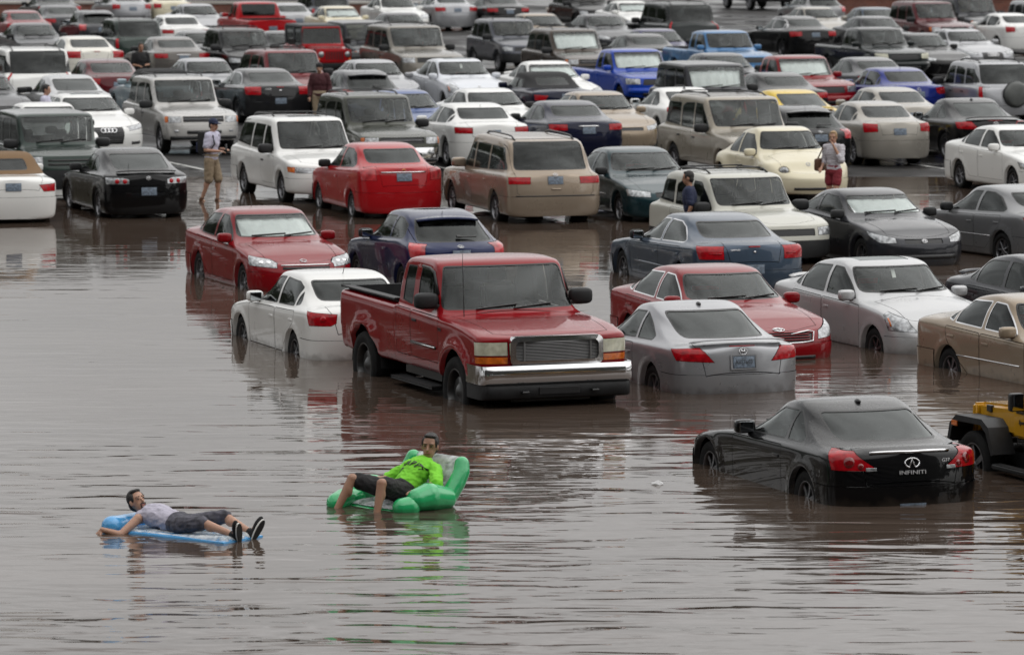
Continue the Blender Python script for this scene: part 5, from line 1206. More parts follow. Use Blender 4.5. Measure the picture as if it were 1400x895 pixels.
def ex_econ(out, S, P):
    strip(out, S, 'chrome_strip', 'chrome', xs('t', -.46, .46, 1.0, 9), .012, off=.006); ring_emblem(out, S, 't', 0, 1.05, 'cross', .04, 'amber')
for k, f in dict(grand_coupe=ex_grand, silver_coupe=ex_silver, family_sedan=ex_family, arched_sedan=ex_arched, compact_sedan=ex_compact, small_hatch=ex_hatch, cab_forward_sedan=ex_cabf, hatch_coupe=ex_tc, large_sedan=ex_large, mid_sedan=ex_mid,
                 compact_suv=ex_csuv, mid_suv=ex_suv, large_suv=ex_lsuv, minivan=ex_van, old_minivan=ex_ovan, sport_coupe=ex_sport, executive_sedan=ex_exec, round_hatch=ex_round, big_pickup=ex_truck, small_pickup=ex_small_truck, box_wagon=ex_box, economy_sedan=ex_econ).items(): MODELS[k]['extra'] = [f]
MODELS['arched_sedan'].setdefault('cuts', []).append(('sunroof', 'glass_d', (0, 0, 1), .004, [(2.32, .40, 0), (2.85, .42, 0), (2.28, 0, 0)]))
MODELS['old_minivan'].setdefault('cuts', []).append(('sunroof', 'glass_d', (0, 0, 1), .004, [(2.25, .36, 0), (2.6, .36, 0)]))
MODELS['executive_sedan'].setdefault('cuts', []).append(('sunroof', 'glass_d', (0, 0, 1), .004, [(2.45, .36, 0), (2.85, .36, 0)]))
MODELS['grand_coupe'].update(plate_z=.33); MODELS['silver_coupe'].update(plate_z=.76); MODELS['small_hatch'].update(plate_z=.80); MODELS['compact_sedan'].update(plate_z=.80, handle_mat='paint')
MODELS['minivan'].update(plate_z=.93, mirror_size=1.2); MODELS['sport_coupe'].update(plate_z=.62); MODELS['economy_sedan'].update(plate_z=.90); MODELS['cab_forward_sedan'].update(plate_z=.62); MODELS['family_sedan'].update(plate_z=.86)
for k in MODELS: MODELS[k].setdefault('bout', -.012)
for k in ('compact_suv', 'mid_suv', 'large_suv', 'box_wagon', 'old_minivan'): MODELS[k].update(mirror_size=1.25, mirror_mat='plastic', handle_mat='plastic')
MODELS['small_hatch'].update(mirror_mat='plastic'); MODELS['hatch_coupe'].update(mirror_mat='plastic'); MODELS['cab_forward_sedan'].update(mirror_mat='plastic'); MODELS['economy_sedan'].update(mirror_mat='plastic'); MODELS['mid_sedan'].update(mirror_mat='plastic'); MODELS['sport_coupe'].update(mirror_mat='plastic')
MODELS['small_hatch']['rglass'] = 'glass_d'; MODELS['mid_sedan']['rglass'] = 'glass_s'; MODELS['plain_sedan']['rglass'] = 'glass_s'
for k in ('box_wagon', 'mid_suv', 'large_suv', 'minivan', 'compact_suv'): MODELS[k]['sglass'] = 'glass_s'; MODELS[k]['shelf'] = False

# ---------------------------------------------------------------- open off-roader with flat wings
MODELS['off_roader'] = dict(L=3.95, W=1.76, H=1.80, wb=2.42, fo=.62, ur=1.9, urr=3.5, uc=1.4, wind=[], yr=.6)
def make_off_roader():
    out = []; I = Matrix.Identity(4); x0 = .62 + 1.21
    class S: pass
    S.x0 = x0
    def hexa(nm, u0, u1, y0, y1, z0, z1, mt, par=None, bev=.02, ya=None, za=None):
        """box from u0 (front) to u1, half widths ya/y1 and tops za/z1 at front/back"""
        b = bmesh.new(); bmesh.ops.create_cube(b, size=1)
        for v in b.verts:
            f = v.co.x > 0; t = v.co.z > 0; s = 1 if v.co.y > 0 else -1
            lo, hi = (y0, y1) if ya is None or not f else (y0 if y0 != -y1 else -ya, ya)
            v.co = (x0 - (u0 if f else u1), hi if s > 0 else lo, (za if za is not None and f else z1) if t else z0)
        bmesh.ops.bevel(b, geom=b.edges[:], offset=bev, segments=3, affect='EDGES')
        m = MB().bm(b); i = len(out); out.append((nm, sharpen(m.mesh(nm), 40), mt, par, I)); return i
    hood = hexa('bonnet', .22, 1.42, -.60, .60, .80, 1.17, 'paint', ya=.50, za=1.10, bev=.045)
    hexa('cowl', 1.40, 1.78, -.68, .68, .82, 1.19, 'paint', bev=.03)
    g = hexa('grille_panel', .14, .24, -.56, .56, .66, 1.09, 'paint', bev=.03)
    for k in range(7): y = (k - 3) * .085; hexa('grille_slot', .132, .16, y - .022, y + .022, .76, 1.02, 'grille', g, .006)
    for s in (1, -1):
        out.append(('headlight', MB().lathe([(.095, -.02), (.095, .012), (.06, .03), (.001, .036)], 18, 'x', (x0 - .14, s * .43, .93)).mesh('headlight', True), 'lamp', None, I))
        out.append(('indicator_light', MB().lathe([(.045, 0), (.04, .02), (.001, .026)], 12, 'x', (x0 - .14, s * .50, .77)).mesh('indicator_light', True), 'amber', None, I))
    tub = hexa('body', 1.74, 3.86, -.70, .70, .52, 1.16, 'paint', bev=.05)
    for s in (1, -1):
        y0, y1 = (.701, .715) if s > 0 else (-.715, -.701)
        d = hexa('door', 1.86, 2.66, y0, y1, .60, 1.15, 'paint', bev=.006)
        hexa('handle', 2.46, 2.58, y0 + s * .012, y1 + s * .02, 1.02, 1.05, 'trim', d, .006); hexa('hinge', 1.80, 1.93, y0 + s * .004, y1 + s * .012, 1.0, 1.04, 'trim', d, .004); hexa('hinge', 1.80, 1.93, y0 + s * .004, y1 + s * .012, .70, .74, 'trim', d, .004)
        for uw, f in ((.62, 1), (3.04, 0)):
            pts = [(-.56, .66), (-.50, .86), (-.34, .97), (.30, .98), (.46, .90), (.60, .60), (.54, .58), (.40, .83), (.27, .91), (-.31, .90), (-.44, .82), (-.50, .64)] if f else [(-.52, .60), (-.42, .88), (-.28, .97), (.28, .97), (.42, .88), (.50, .60), (.44, .58), (.36, .83), (.25, .90), (-.25, .90), (-.36, .83), (-.46, .58)]
            m = MB(); m.prism([(x0 - uw - a, b) for a, b in pts], s * .55, s * .84, 'xz'); out.append(('wheel_arch', sharpen(m.mesh('wheel_arch'), 30), 'plastic', None, I))
        out.append(('side_marker', MB().box(x0 - .32, x0 - .18, s * .835, s * .848, .84, .90, .004).mesh('side_marker'), 'amber', None, I))
        i = len(out); out.append(('wing_mirror', MB().box(-.05, .05, -.085, .085, -.105, .105, .03).mesh('wing_mirror'), 'trim', None, Matrix.Translation((x0 - 1.93, s * .93, 1.29)))); out.append(('mirror_pane', MB().box(-.056, -.049, -.07, .07, -.09, .09).mesh('mirror_pane'), 'mirror_glass', i, I)); out.append(('mirror_arm', MB().tube([(0, -s * .04, -.08), (.02, -s * .22, -.14)], .018, 6).mesh('mirror_arm'), 'trim', i, I))
        hexa('side_step', 1.20, 2.60, *((.72, .86) if s > 0 else (-.86, -.72)), .44, .50, 'plastic', None, .015)
        out.append(('tail_light', MB().box(x0 - 3.91, x0 - 3.86, s * .55 - .06, s * .55 + .06, .85, 1.05, .01).mesh('tail_light'), 'red', None, I))
        for txt, sz, u, z, mt in (('Jeep', .11, 1.60, .80, 'badge_dark'), ('WRANGLER', .055, 1.62, 1.12, 'badge_dark'), ('Sport', .07, 1.62, 1.01, 'badge_dark')):
            me = text_mesh(txt, sz, .006, .15 if txt == 'Sport' else 0); R_ = Matrix(((-s, 0, 0, 0), (0, 0, s, 0), (0, 1, 0, 0), (0, 0, 0, 1)))
            out.append(('lettering', me, mt, None, Matrix.Translation((x0 - u, s * .685, z)) @ R_))
        out.append(('bonnet_latch', MB().box(x0 - .62, x0 - .50, s * .535 - .02, s * .535 + .02, 1.02, 1.10, .01).mesh('bonnet_latch'), 'trim', hood, I))
    hexa('front_bumper', -.02, .12, -.66, .66, .52, .66, 'plastic', None, .02); hexa('rear_bumper', 3.88, 4.0, -.72, .72, .50, .62, 'plastic', None, .02)
    # windscreen frame
    m = MB(); P4 = [(x0 - 1.62, .66, 1.18), (x0 - 1.80, .60, 1.72), (x0 - 1.80, -.60, 1.72), (x0 - 1.62, -.66, 1.18)]; m.tube(P4 + [P4[0]], .035, 8, False); fr = len(out); out.append(('windscreen_frame', m.mesh('windscreen_frame', True), 'paint', None, I))
    m = MB(); m.add([(p[0] - .004, p[1] * .97, p[2]) for p in P4], [(0, 1, 2, 3)]); out.append(('windscreen', m.mesh('windscreen'), 'glass_f', None, I))
    # hard top with windows
    top = hexa('hard_top', 1.78, 3.84, -.665, .665, 1.70, 1.80, 'roof_grey', None, .04)
    for s in (1, -1):
        for u0, u1 in ((1.76, 1.86), (2.62, 2.76), (3.66, 3.84)): hexa('roof_post', u0, u1, *((.60, .66) if s > 0 else (-.66, -.60)), 1.14, 1.72, 'roof_grey', top, .015)
        for u0, u1 in ((1.86, 2.62), (2.76, 3.66)):
            m = MB(); m.box(x0 - u1, x0 - u0, s * .63 - .004, s * .63 + .004, 1.15, 1.71); out.append(('side_window', m.mesh('side_window'), 'glass_s', None, I))
    m = MB(); m.box(x0 - 3.80, x0 - 3.79, -.6, .6, 1.15, 1.71); out.append(('rear_window', m.mesh('rear_window'), 'glass_d', None, I))
    m = MB(); m.box(x0 - 3.7, x0 - .3, -.45, .45, .40, .60); m.box(x0 - 3.2, x0 - 2.9, -.75, .75, .33, .45); m.box(x0 - .72, x0 - .52, -.75, .75, .33, .45); out.append(('underbody', m.mesh('underbody'), 'plastic', None, I))
    m = MB(); m.box(x0 - 3.8, x0 - 1.76, -.66, .66, .60, .64); m.box(x0 - 2.0, x0 - 1.7, -.64, .64, .9, 1.2, .04); out.append(('interior', m.mesh('interior'), 'interior', None, I))
    for s in (1, -1): out.append(('seat', SEAT, 'seat_cloth', None, Matrix.Translation((x0 - 2.45, s * .34, .68))))
    for uw in (.62, 3.04):
        for s in (1, -1):
            i = len(out); out.append(('wheel', TYRE, 'rubber', None, Matrix.Translation((x0 - uw, s * .68, .41)) @ (Matrix.Rotation(math.pi, 4, 'Z') if s < 0 else I) @ Matrix.Diagonal((.405, 1.25, .405, 1)))); out.append(('rim', RIMS['five'], None, i, I))
    i = len(out); out.append(('spare_wheel', TYRE, 'rubber', None, Matrix.Translation((x0 - 4.0, .05, 1.0)) @ Matrix.Rotation(math.pi / 2, 4, 'Z') @ Matrix.Diagonal((.40, 1.2, .40, 1)))); out.append(('rim', RIMS['five'], None, i, I))
    PROTO['off_roader'] = (out, S)
mat('roof_grey', (.06, .062, .066), .6)
make_off_roader()
import copy as _c
MODELS['spare_suv'] = _c.copy(MODELS['compact_suv'])
def ex_spare(out, S, P):
    ex_csuv(out, S, P); m = on(S, 't', -.12, .86, .0); i = len(out)
    out.append(('spare_wheel', MB().lathe([(.001, .20), (.26, .20), (.32, .17), (.345, .10), (.345, .0)], 26, 'x').mesh('spare_wheel', True), 'cover_grey', None, Matrix.Translation(m.translation - Vector((-.02, 0, 0))) @ Matrix.Rotation(math.pi, 4, 'Z')))
    out.append(('cover_band', MB().lathe([(.352, .02), (.355, .09), (.35, .10)], 26, 'x').mesh('cover_band', True), 'plastic', i, I_))
I_ = Matrix.Identity(4)
mat('cover_grey', (.10, .105, .10), .5, vary=(3, .3))
MODELS['spare_suv']['extra'] = [ex_spare]; MODELS['spare_suv']['bmat'] = 'paint'; MODELS['spare_suv']['clad'] = None

CARS = [  # name, model, paint, x, y, heading, ground z, label, category, options
('black_coupe', 'grand_coupe', 'p_black', 3.6, 53.88, 1.9111, -0.382, 'black two-door coupe up to its wheel hubs in water, beside the yellow off-roader', 'car', {}),
('red_pickup', 'big_pickup', 'p_red_truck', -0.42, 63.79, -1.2043, -0.35, 'tall red extended-cab pickup with chrome grille standing in the flood', 'pickup', {}),
('silver_coupe', 'silver_coupe', 'p_silver', 2.25, 64.96, 1.9199, -0.345, 'silver two-door coupe with boot spoiler, partly sunk beside the red pickup', 'car', {}),
('red_sedan', 'family_sedan', 'p_red', 3.04, 69.05, -1.2217, -0.323, 'red sedan with round front emblem, flooded behind the silver coupe', 'car', {}),
('silver_sedan', 'arched_sedan', 'p_silver_white', 5.53, 69.89, -1.1868, -0.318, 'silver-white sedan with dark sunroof, flooded to its front wheel hub', 'car', {'over': {'glass_s': 'glass_s'}}),
('tan_sedan', 'large_sedan', 'p_tan', 7.43, 64.74, -1.1519, -0.346, 'tan sedan in the flood cut off at the picture edge above the yellow off-roader', 'car', {}),
('dark_sedan', 'arched_sedan', 'p_charcoal', 8.22, 70.53, -1.1519, -0.315, 'dark grey sedan roof showing between the tan sedan and the grey sedan', 'car', {}),
('white_sedan', 'compact_sedan', 'p_white', -2.77, 69.21, 1.9199, -0.322, 'white sedan flooded right behind the red pickup bed', 'car', {'over': {'glass_s': 'glass_d'}}),
('red_sedan', 'compact_sedan', 'p_red', -4.1, 79.81, -1.2217, -0.242, 'dark red sedan with silver sun shade, standing alone in the flood', 'car', {'shade': 0.8}),
('navy_hatchback', 'small_hatch', 'p_navy', -1.48, 80.02, 1.9111, -0.24, 'navy three-door hatchback behind the red pickup cab', 'car', {}),
('blue_grey_sedan', 'cab_forward_sedan', 'p_bluegrey', 3.2, 79.97, 1.885, -0.24, 'blue-grey long sedan with tall tail lights, rear towards the red sedan', 'car', {}),
('dark_coupe', 'hatch_coupe', 'p_charcoal', 6.44, 84.64, -1.213, -0.194, 'dark grey coupe with white peaked sun shade behind the silver-white sedan', 'car', {'shade': 0.75}),
('grey_sedan', 'mid_sedan', 'p_grey', 8.89, 85.94, 2.042, -0.181, 'grey sedan at the picture edge behind the dark sedan roof', 'car', {}),
('white_suv', 'compact_suv', 'p_cream_white', 4.07, 84.78, -1.1868, -0.192, 'off-white small suv with black bumper and roof rails beside the man in navy', 'suv', {}),
('yellow_off_roader', 'off_roader', 'p_jeep_yellow', 6.55, 54.07, 1.9548, -0.382, 'yellow off-roader with black wheel arches, half in view beside the black coupe', 'off-roader', {}),
('red_sedan', 'economy_sedan', 'p_bright_red', -2.79, 95.8, 1.8762, -0.079, 'bright red small sedan with clear tail lights beside the tan minivan', 'car', {}),
('tan_minivan', 'minivan', 'p_gold', 0.1, 94.95, 1.8675, -0.088, 'tan minivan seen from behind with wide red tail lights', 'minivan', {}),
('teal_sedan', 'mid_sedan', 'p_teal', 2.54, 94.96, -1.2706, -0.087, 'dark teal sedan nose to us next to the tan minivan', 'car', {}),
('white_minivan', 'old_minivan', 'p_white', -4.4, 100.13, -1.2357, -0.034, 'white minivan with roof rack facing the red small sedan', 'minivan', {}),
('black_coupe', 'sport_coupe', 'p_black', -7.86, 95.82, 1.8884, -0.079, 'black coupe with four round red tail lamps at the water edge', 'car', {}),
('white_convertible', 'convertible', 'p_white', -10.33, 94.85, 1.8186, -0.089, 'white convertible with tan fabric top at the picture edge', 'car', {}),
('green_wagon', 'box_wagon', 'p_darkgreen', -9.82, 100.9, -1.2531, -0.03, 'dark green boxy wagon behind the black coupe with round lamps', 'suv', {}),
('white_sedan', 'executive_sedan', 'p_white', -10.24, 114.59, -1.2531, 0.029, 'white sedan with deep black grille beside the dark green boxy wagon', 'car', {}),
('white_car', 'small_hatch', 'p_white', -10.76, 109.85, -1.2531, 0.019, 'white small car roof with short aerial behind the dark green boxy wagon', 'car', {}),
('silver_suv', 'mid_suv', 'p_silver_warm', -8.11, 116.0, -1.2531, 0.032, 'silver suv with amber side lamps behind the walking man in a cap', 'suv', {}),
('cream_car', 'round_hatch', 'p_cream', 5.68, 100.42, -1.2531, -0.033, 'cream rounded retro car with round headlamp behind the woman', 'car', {}),
('tan_suv', 'large_suv', 'p_tan_dull', 5.0, 105.07, -1.2531, -0.007, 'large tan suv behind the cream rounded retro car', 'suv', {}),
('white_sedan', 'plain_sedan', 'p_white', 10.9, 101.78, -1.2182, -0.025, 'white sedan standing clear on the wet asphalt at the picture edge', 'car', {}),
('tan_sedan', 'plain_sedan', 'p_champagne', 8.3, 111.79, 1.871, 0.024, 'champagne sedan with blue plate behind the woman', 'car', {}),
('navy_sedan', 'mid_sedan', 'p_navy_dark', 1.09, 112.38, 1.871, 0.025, 'dark navy sedan with chrome plate strip behind the tan minivan', 'car', {}),
('white_sedan', 'executive_sedan', 'p_white', -1.11, 111.25, 1.871, 0.023, 'white sedan with oval red tail lights behind the bright red small sedan', 'car', {}),
('olive_suv', 'mid_suv', 'p_olive', -3.14, 107.55, -1.2531, 0.007, 'olive suv with chrome bumper between two white cars', 'suv', {'over': {'front_bumper': 'chrome'}}),
('black_sedan', 'cab_forward_sedan', 'p_black_matt', -6.97, 129.28, 1.8884, 0.059, 'black sedan with dark tail behind the white minivan', 'car', {}),
('blue_sedan', 'mid_sedan', 'p_blue', -2.63, 116.65, -1.2531, 0.033, 'blue sedan roof showing behind the olive suv', 'car', {}),
('dark_hatchback', 'small_hatch', 'p_charcoal', -4.2, 127.21, 1.8884, 0.054, 'dark grey hatchback beside the person in the maroon jacket', 'car', {}),
('silver_sedan', 'plain_sedan', 'p_silver', -3.88, 133.65, -1.2531, 0.067, 'silver sedan behind the dark grey hatchback, under the gold suv', 'car', {}),
('white_sedan', 'arched_sedan', 'p_white_cool', -1.49, 132.71, -1.2531, 0.065, 'white rounded sedan in front of the grey suv', 'car', {}),
('white_coupe', 'hatch_coupe', 'p_white', -0.56, 117.69, -1.2531, 0.035, 'white coupe between the white sedan with oval lights and the navy convertible', 'car', {}),
('navy_convertible', 'convertible', 'p_navy_dark', 0.69, 127.87, 1.8884, 0.056, 'dark navy convertible with black fabric top and square red tail light', 'car', {'over': {'softtop': 'softtop_black'}}),
('white_coupe', 'silver_coupe', 'p_white', 1.08, 132.89, -1.2531, 0.066, 'white coupe with sun shade beside the blue pickup', 'car', {'shade': 0.9}),
('beige_sedan', 'plain_sedan', 'p_tan', 2.15, 115.79, -1.2531, 0.032, 'beige sedan behind the dark navy sedan', 'car', {}),
('white_coupe', 'grand_coupe', 'p_white', 4.04, 119.37, 1.871, 0.039, 'white coupe half hidden behind the large tan suv', 'car', {}),
('blue_pickup', 'small_pickup', 'p_bright_blue', 3.35, 134.54, -1.2531, 0.069, 'bright blue pickup with pale sun shade', 'pickup', {'shade': 0.95}),
('dark_wagon', 'box_wagon', 'p_charcoal', 5.1, 123.85, -1.2531, 0.048, 'dark grey tall car with pale blue sun shade behind the white coupe', 'car', {'shade': 0.8}),
('grey_sedan', 'mid_sedan', 'p_grey_dark', 6.16, 138.28, -1.2531, 0.077, 'dark grey sedan behind the tall car with the pale blue sun shade', 'car', {}),
('red_pickup', 'small_pickup', 'p_red', 7.75, 130.15, -1.2531, 0.06, 'red pickup with silver sun shade behind the black sedan', 'pickup', {'shade': 0.85}),
('black_sedan', 'mid_sedan', 'p_black', 6.81, 126.81, 1.8884, 0.053, 'black sedan with white plate behind the yellow coupe', 'car', {}),
('yellow_coupe', 'sport_coupe', 'p_yellow', 6.7, 117.94, 1.8884, 0.036, 'yellow coupe with dark glass in front of the black sedan', 'car', {'over': {'boot_lid': 'black_gloss', 'rear_bumper': 'black_gloss'}}),
('black_hatchback', 'small_hatch', 'p_black', 6.39, 109.14, 1.885, 0.015, 'black hatchback squeezed between the cream retro car and the champagne sedan', 'car', {}),
('champagne_sedan', 'plain_sedan', 'p_champagne', 9.2, 118.45, 1.8884, 0.037, 'champagne sedan tucked behind the one with the blue plate', 'car', {}),
('blue_sedan', 'compact_sedan', 'p_royal_blue', 10.14, 128.92, 1.8884, 0.058, 'royal blue sedan beside the silver suv with a spare wheel', 'car', {}),
('dark_sedan', 'mid_sedan', 'p_grey_dark', 9.96, 136.23, 1.8884, 0.072, 'dark grey sedan just behind the royal blue sedan', 'car', {}),
('silver_suv', 'spare_suv', 'p_silver', 12.54, 127.64, 1.871, 0.055, 'silver suv with a covered spare wheel on its tail', 'suv', {'over': {'rear_bumper': 'p_silver'}}),
('black_coupe', 'silver_coupe', 'p_black', 10.67, 113.5, 1.8535, 0.027, 'black coupe with rear wing behind the white sedan at the picture edge', 'car', {}),
('white_coupe', 'silver_coupe', 'p_white', 14.72, 132.85, 1.9583, 0.066, 'white coupe cut off at the picture edge beside the silver suv', 'car', {}),
('black_sedan', 'mid_sedan', 'p_black', 12.73, 108.97, 1.8884, 0.015, 'black car with red tail light cut off behind the white sedan', 'car', {}),
('silver_sedan', 'executive_sedan', 'p_silver', 14.95, 157.19, -1.2182, 0.114, 'silver sedan with dark grille facing us before the white sedan', 'car', {}),
('black_pickup', 'small_pickup', 'p_black_green', 11.5, 151.06, -1.2357, 0.102, 'black pickup with pale headlamps', 'pickup', {'over': {'lamp': 'lamp_old'}}),
('black_coupe', 'sport_coupe', 'p_black', 13.37, 154.24, -1.2357, 0.108, 'black coupe tucked between the black pickup and the silver sedan', 'car', {}),
('white_sedan', 'plain_sedan', 'p_white', 17.85, 173.4, 1.9234, 0.147, 'white sedan with orange tail light far back at the picture edge', 'car', {}),
('black_sedan', 'family_sedan', 'p_black', 9.84, 169.15, 1.9234, 0.138, 'black sedan with white alloy wheels and red-and-clear tail lights', 'car', {}),
('dark_sedan', 'mid_sedan', 'p_grey_dark', 13.03, 169.65, -1.2531, 0.139, 'dark grey sedan behind the black pickup', 'car', {}),
('beige_sedan', 'plain_sedan', 'p_champagne', 11.57, 180.01, -1.2531, 0.16, 'beige sedan roof behind the black sedan with alloy wheels', 'car', {}),
('maroon_suv', 'mid_suv', 'p_maroon', 15.35, 174.79, -1.2531, 0.15, 'maroon suv in the far row beside the brick wall', 'suv', {}),
('blue_pickup', 'small_pickup', 'p_light_blue', 6.51, 148.54, -1.2357, 0.097, 'light blue old pickup with pale bonnet', 'pickup', {}),
('purple_sedan', 'mid_sedan', 'p_purple', 4.85, 157.51, -1.2531, 0.115, 'purple-blue sedan between the bright blue pickup and the light blue one', 'car', {}),
('black_sedan', 'mid_sedan', 'p_black', 3.99, 153.95, 1.8884, 0.108, 'black sedan behind the bright blue pickup', 'car', {}),
('green_suv', 'large_suv', 'p_black_green', 5.64, 171.45, 1.9059, 0.143, 'dark green large suv with tall red tail lights in the far row', 'suv', {}),
('white_sedan', 'plain_sedan', 'p_white', 4.7, 187.21, -1.2531, 0.174, 'white sedan with sun shade beside the dark green large suv', 'car', {'shade': 0.9}),
('grey_sedan', 'mid_sedan', 'p_grey_dark', 3.29, 172.02, -1.2531, 0.144, 'dark grey sedan with clear headlamps behind the brown suv', 'car', {}),
('black_suv', 'compact_suv', 'p_black', 2.97, 194.8, -1.2531, 0.19, 'black suv at the top edge above the dark grey sedan', 'suv', {}),
('brown_suv', 'mid_suv', 'p_brown', 1.84, 147.52, -1.2531, 0.095, 'brown suv with silver sun shade', 'suv', {'shade': 0.9}),
('grey_suv', 'compact_suv', 'p_grey_blue', -0.08, 159.11, -1.2531, 0.118, 'grey suv facing us beside the brown suv', 'suv', {}),
('beige_sedan', 'mid_sedan', 'p_tan', 1.03, 172.74, -1.2531, 0.146, 'beige sedan behind the grey suv', 'car', {}),
('black_sedan', 'mid_sedan', 'p_black', -0.81, 195.22, 1.8884, 0.19, 'black sedan at the top edge above the grey suv', 'car', {}),
('silver_sedan', 'family_sedan', 'p_silver', -2.94, 195.55, 1.8884, 0.191, 'silver sedan with blue plate seen from behind in the far row', 'car', {}),
('gold_suv', 'large_suv', 'p_gold_grey', -3.11, 147.87, -1.2531, 0.096, 'gold-grey suv with amber and white headlamp', 'suv', {}),
('white_sedan', 'compact_sedan', 'p_white', -4.71, 191.91, -1.2531, 0.184, 'white sedan at the top edge above the gold-grey suv', 'car', {}),
('dark_sedan', 'mid_sedan', 'p_grey_dark', -3.98, 173.58, -1.2531, 0.147, 'dark grey sedan just behind the gold-grey suv', 'car', {}),
('red_off_roader', 'off_roader', 'p_bright_red', -6.06, 150.55, -1.2706, 0.101, 'red off-roader with round headlamps and grey hard top among the far cars', 'off-roader', {}),
('cream_sedan', 'plain_sedan', 'p_cream', -6.55, 180.88, -1.2531, 0.162, 'cream sedan roof behind the red off-roader', 'car', {'shade': 0.8}),
('black_suv', 'box_wagon', 'p_charcoal', -4.83, 154.52, -1.2531, 0.109, 'dark grey tall car between the red off-roader and the gold-grey suv', 'suv', {}),
('red_pickup', 'small_pickup', 'p_bright_red', -9.59, 177.3, 1.871, 0.155, 'bright red pickup seen from behind in the far row', 'pickup', {}),
('grey_suv', 'compact_suv', 'p_grey_blue', -7.75, 190.82, 1.8884, 0.182, 'grey suv with clear tail light at the top edge', 'suv', {}),
('silver_sedan', 'plain_sedan', 'p_silver', -8.89, 185.26, 1.8884, 0.171, 'silver sedan at the top edge beside the bright red pickup', 'car', {}),
('black_sedan', 'compact_suv', 'p_black', -8.57, 150.36, -1.2531, 0.101, 'black suv with one bright headlamp below the bright red pickup', 'suv', {}),
('dark_sedan', 'mid_sedan', 'p_grey_dark', -7.39, 155.55, -1.2531, 0.111, 'dark grey sedan between the black suv and the red off-roader', 'car', {}),
('red_minivan', 'old_minivan', 'p_dull_red', -6.31, 133.64, -1.2357, 0.067, 'dull red minivan with roof rack behind the black sedan', 'minivan', {}),
('silver_sedan', 'plain_sedan', 'p_silver', -8.68, 134.62, -1.2531, 0.069, 'silver sedan behind the silver suv, beside the dull red minivan', 'car', {}),
('grey_sedan', 'mid_sedan', 'p_grey', -10.15, 156.2, -1.2531, 0.112, 'grey sedan with pale windscreen beside the black suv with a bright headlamp', 'car', {}),
('silver_sedan', 'plain_sedan', 'p_silver', -12.13, 183.54, -1.2531, 0.167, 'silver sedan in the far row beside the bright red pickup cab', 'car', {}),
('white_sedan', 'executive_sedan', 'p_white', -12.3, 171.9, 1.8884, 0.144, 'white sedan with orange-red tail light behind the dark green suv', 'car', {}),
('beige_sedan', 'mid_sedan', 'p_champagne_dark', -11.03, 151.48, 1.8884, 0.103, 'grey-beige sedan beside the man in the black shirt', 'car', {}),
('green_suv', 'compact_suv', 'p_darkgreen', -13.0, 160.32, 1.8884, 0.121, 'dark green suv with tall red lamps behind the man in the black shirt', 'suv', {}),
('dark_hatchback', 'small_hatch', 'p_grey_dark', -15.53, 175.38, 1.8884, 0.151, 'dark grey hatchback with tail spoiler beside the dark green suv', 'car', {}),
('silver_sedan', 'plain_sedan', 'p_silver', -16.37, 198.91, 1.8884, 0.198, 'silver sedan with clustered red tail lights at the top edge', 'car', {}),
('cream_sedan', 'plain_sedan', 'p_cream', -14.74, 199.96, 1.8884, 0.2, 'cream sedan with blue plate at the top edge', 'car', {}),
('dark_sedan', 'mid_sedan', 'p_grey_dark', -17.55, 182.95, 1.8884, 0.166, 'dark grey sedan behind the red sedan in the far corner', 'car', {}),
('black_sedan', 'mid_sedan', 'p_black', -19.21, 197.24, 1.8884, 0.194, 'black sedan at the top edge with red tail lights', 'car', {}),
('red_sedan', 'plain_sedan', 'p_red', -18.34, 176.6, 1.8884, 0.153, 'red sedan roof in the far corner', 'car', {}),
('black_sedan', 'mid_sedan', 'p_charcoal', -16.38, 163.0, -1.2531, 0.126, 'dark grey sedan facing us in front of the red sedan in the far corner', 'car', {}),
('white_sedan', 'cab_forward_sedan', 'p_white_warm', -13.89, 152.12, 1.9059, 0.104, 'white sedan with small red tail lights above the maroon sedan', 'car', {}),
('white_suv', 'large_suv', 'p_white', -13.63, 131.92, 1.8884, 0.064, 'large white suv seen from behind with black rear glass', 'suv', {}),
('maroon_sedan', 'compact_sedan', 'p_maroon', -11.64, 134.2, 1.8884, 0.069, 'maroon sedan between the white sedan and the pale blue convertible', 'car', {'over': {'glass_d': 'glass_f'}}),
('silver_coupe', 'sport_coupe', 'p_silver_white', -11.87, 125.75, 1.8884, 0.052, 'silver coupe with dark glass behind the person in the pale shirt', 'car', {}),
('dark_sedan', 'mid_sedan', 'p_charcoal', -13.93, 125.28, -1.2531, 0.051, 'dark grey sedan cut off at the picture edge beside the large white suv', 'car', {}),
('blue_convertible', 'convertible', 'p_pale_blue', -9.71, 129.69, 1.8884, 0.059, 'pale blue convertible with black top beside the silver suv', 'car', {'over': {'softtop': 'softtop_black'}}),
('silver_suv', 'compact_suv', 'p_silver', 20.08, 179.27, -1.2531, 0.158, 'silver suv behind the white sedan with the orange tail light', 'suv', {}),
('dark_suv', 'mid_suv', 'p_charcoal', 17.47, 181.11, -1.2531, 0.162, 'dark grey suv beside the brick wall at the top edge', 'suv', {}),
('grey_hatchback', 'small_hatch', 'p_grey', 12.29, 195.48, 1.8884, 0.191, 'grey hatchback at the top edge behind the beige sedan roof', 'car', {}),
('blue_sedan', 'mid_sedan', 'p_bluegrey', 13.8, 179.46, -1.2531, 0.159, 'blue-grey sedan roof behind the dark grey sedan and black pickup', 'car', {}),
('white_van', 'old_minivan', 'p_white', 16.8, 227.02, 1.885, 0.254, 'white van cut off by the top edge behind the blue-grey sedan roof', 'minivan', {}),
('white_van', 'old_minivan', 'p_white', 19.56, 229.93, 1.885, 0.26, 'white van cut off by the top edge behind the maroon suv', 'minivan', {}),
('black_suv', 'large_suv', 'p_black', 11.37, 221.37, -1.2566, 0.243, 'black suv cut off by the top edge above the open asphalt', 'suv', {}),
]

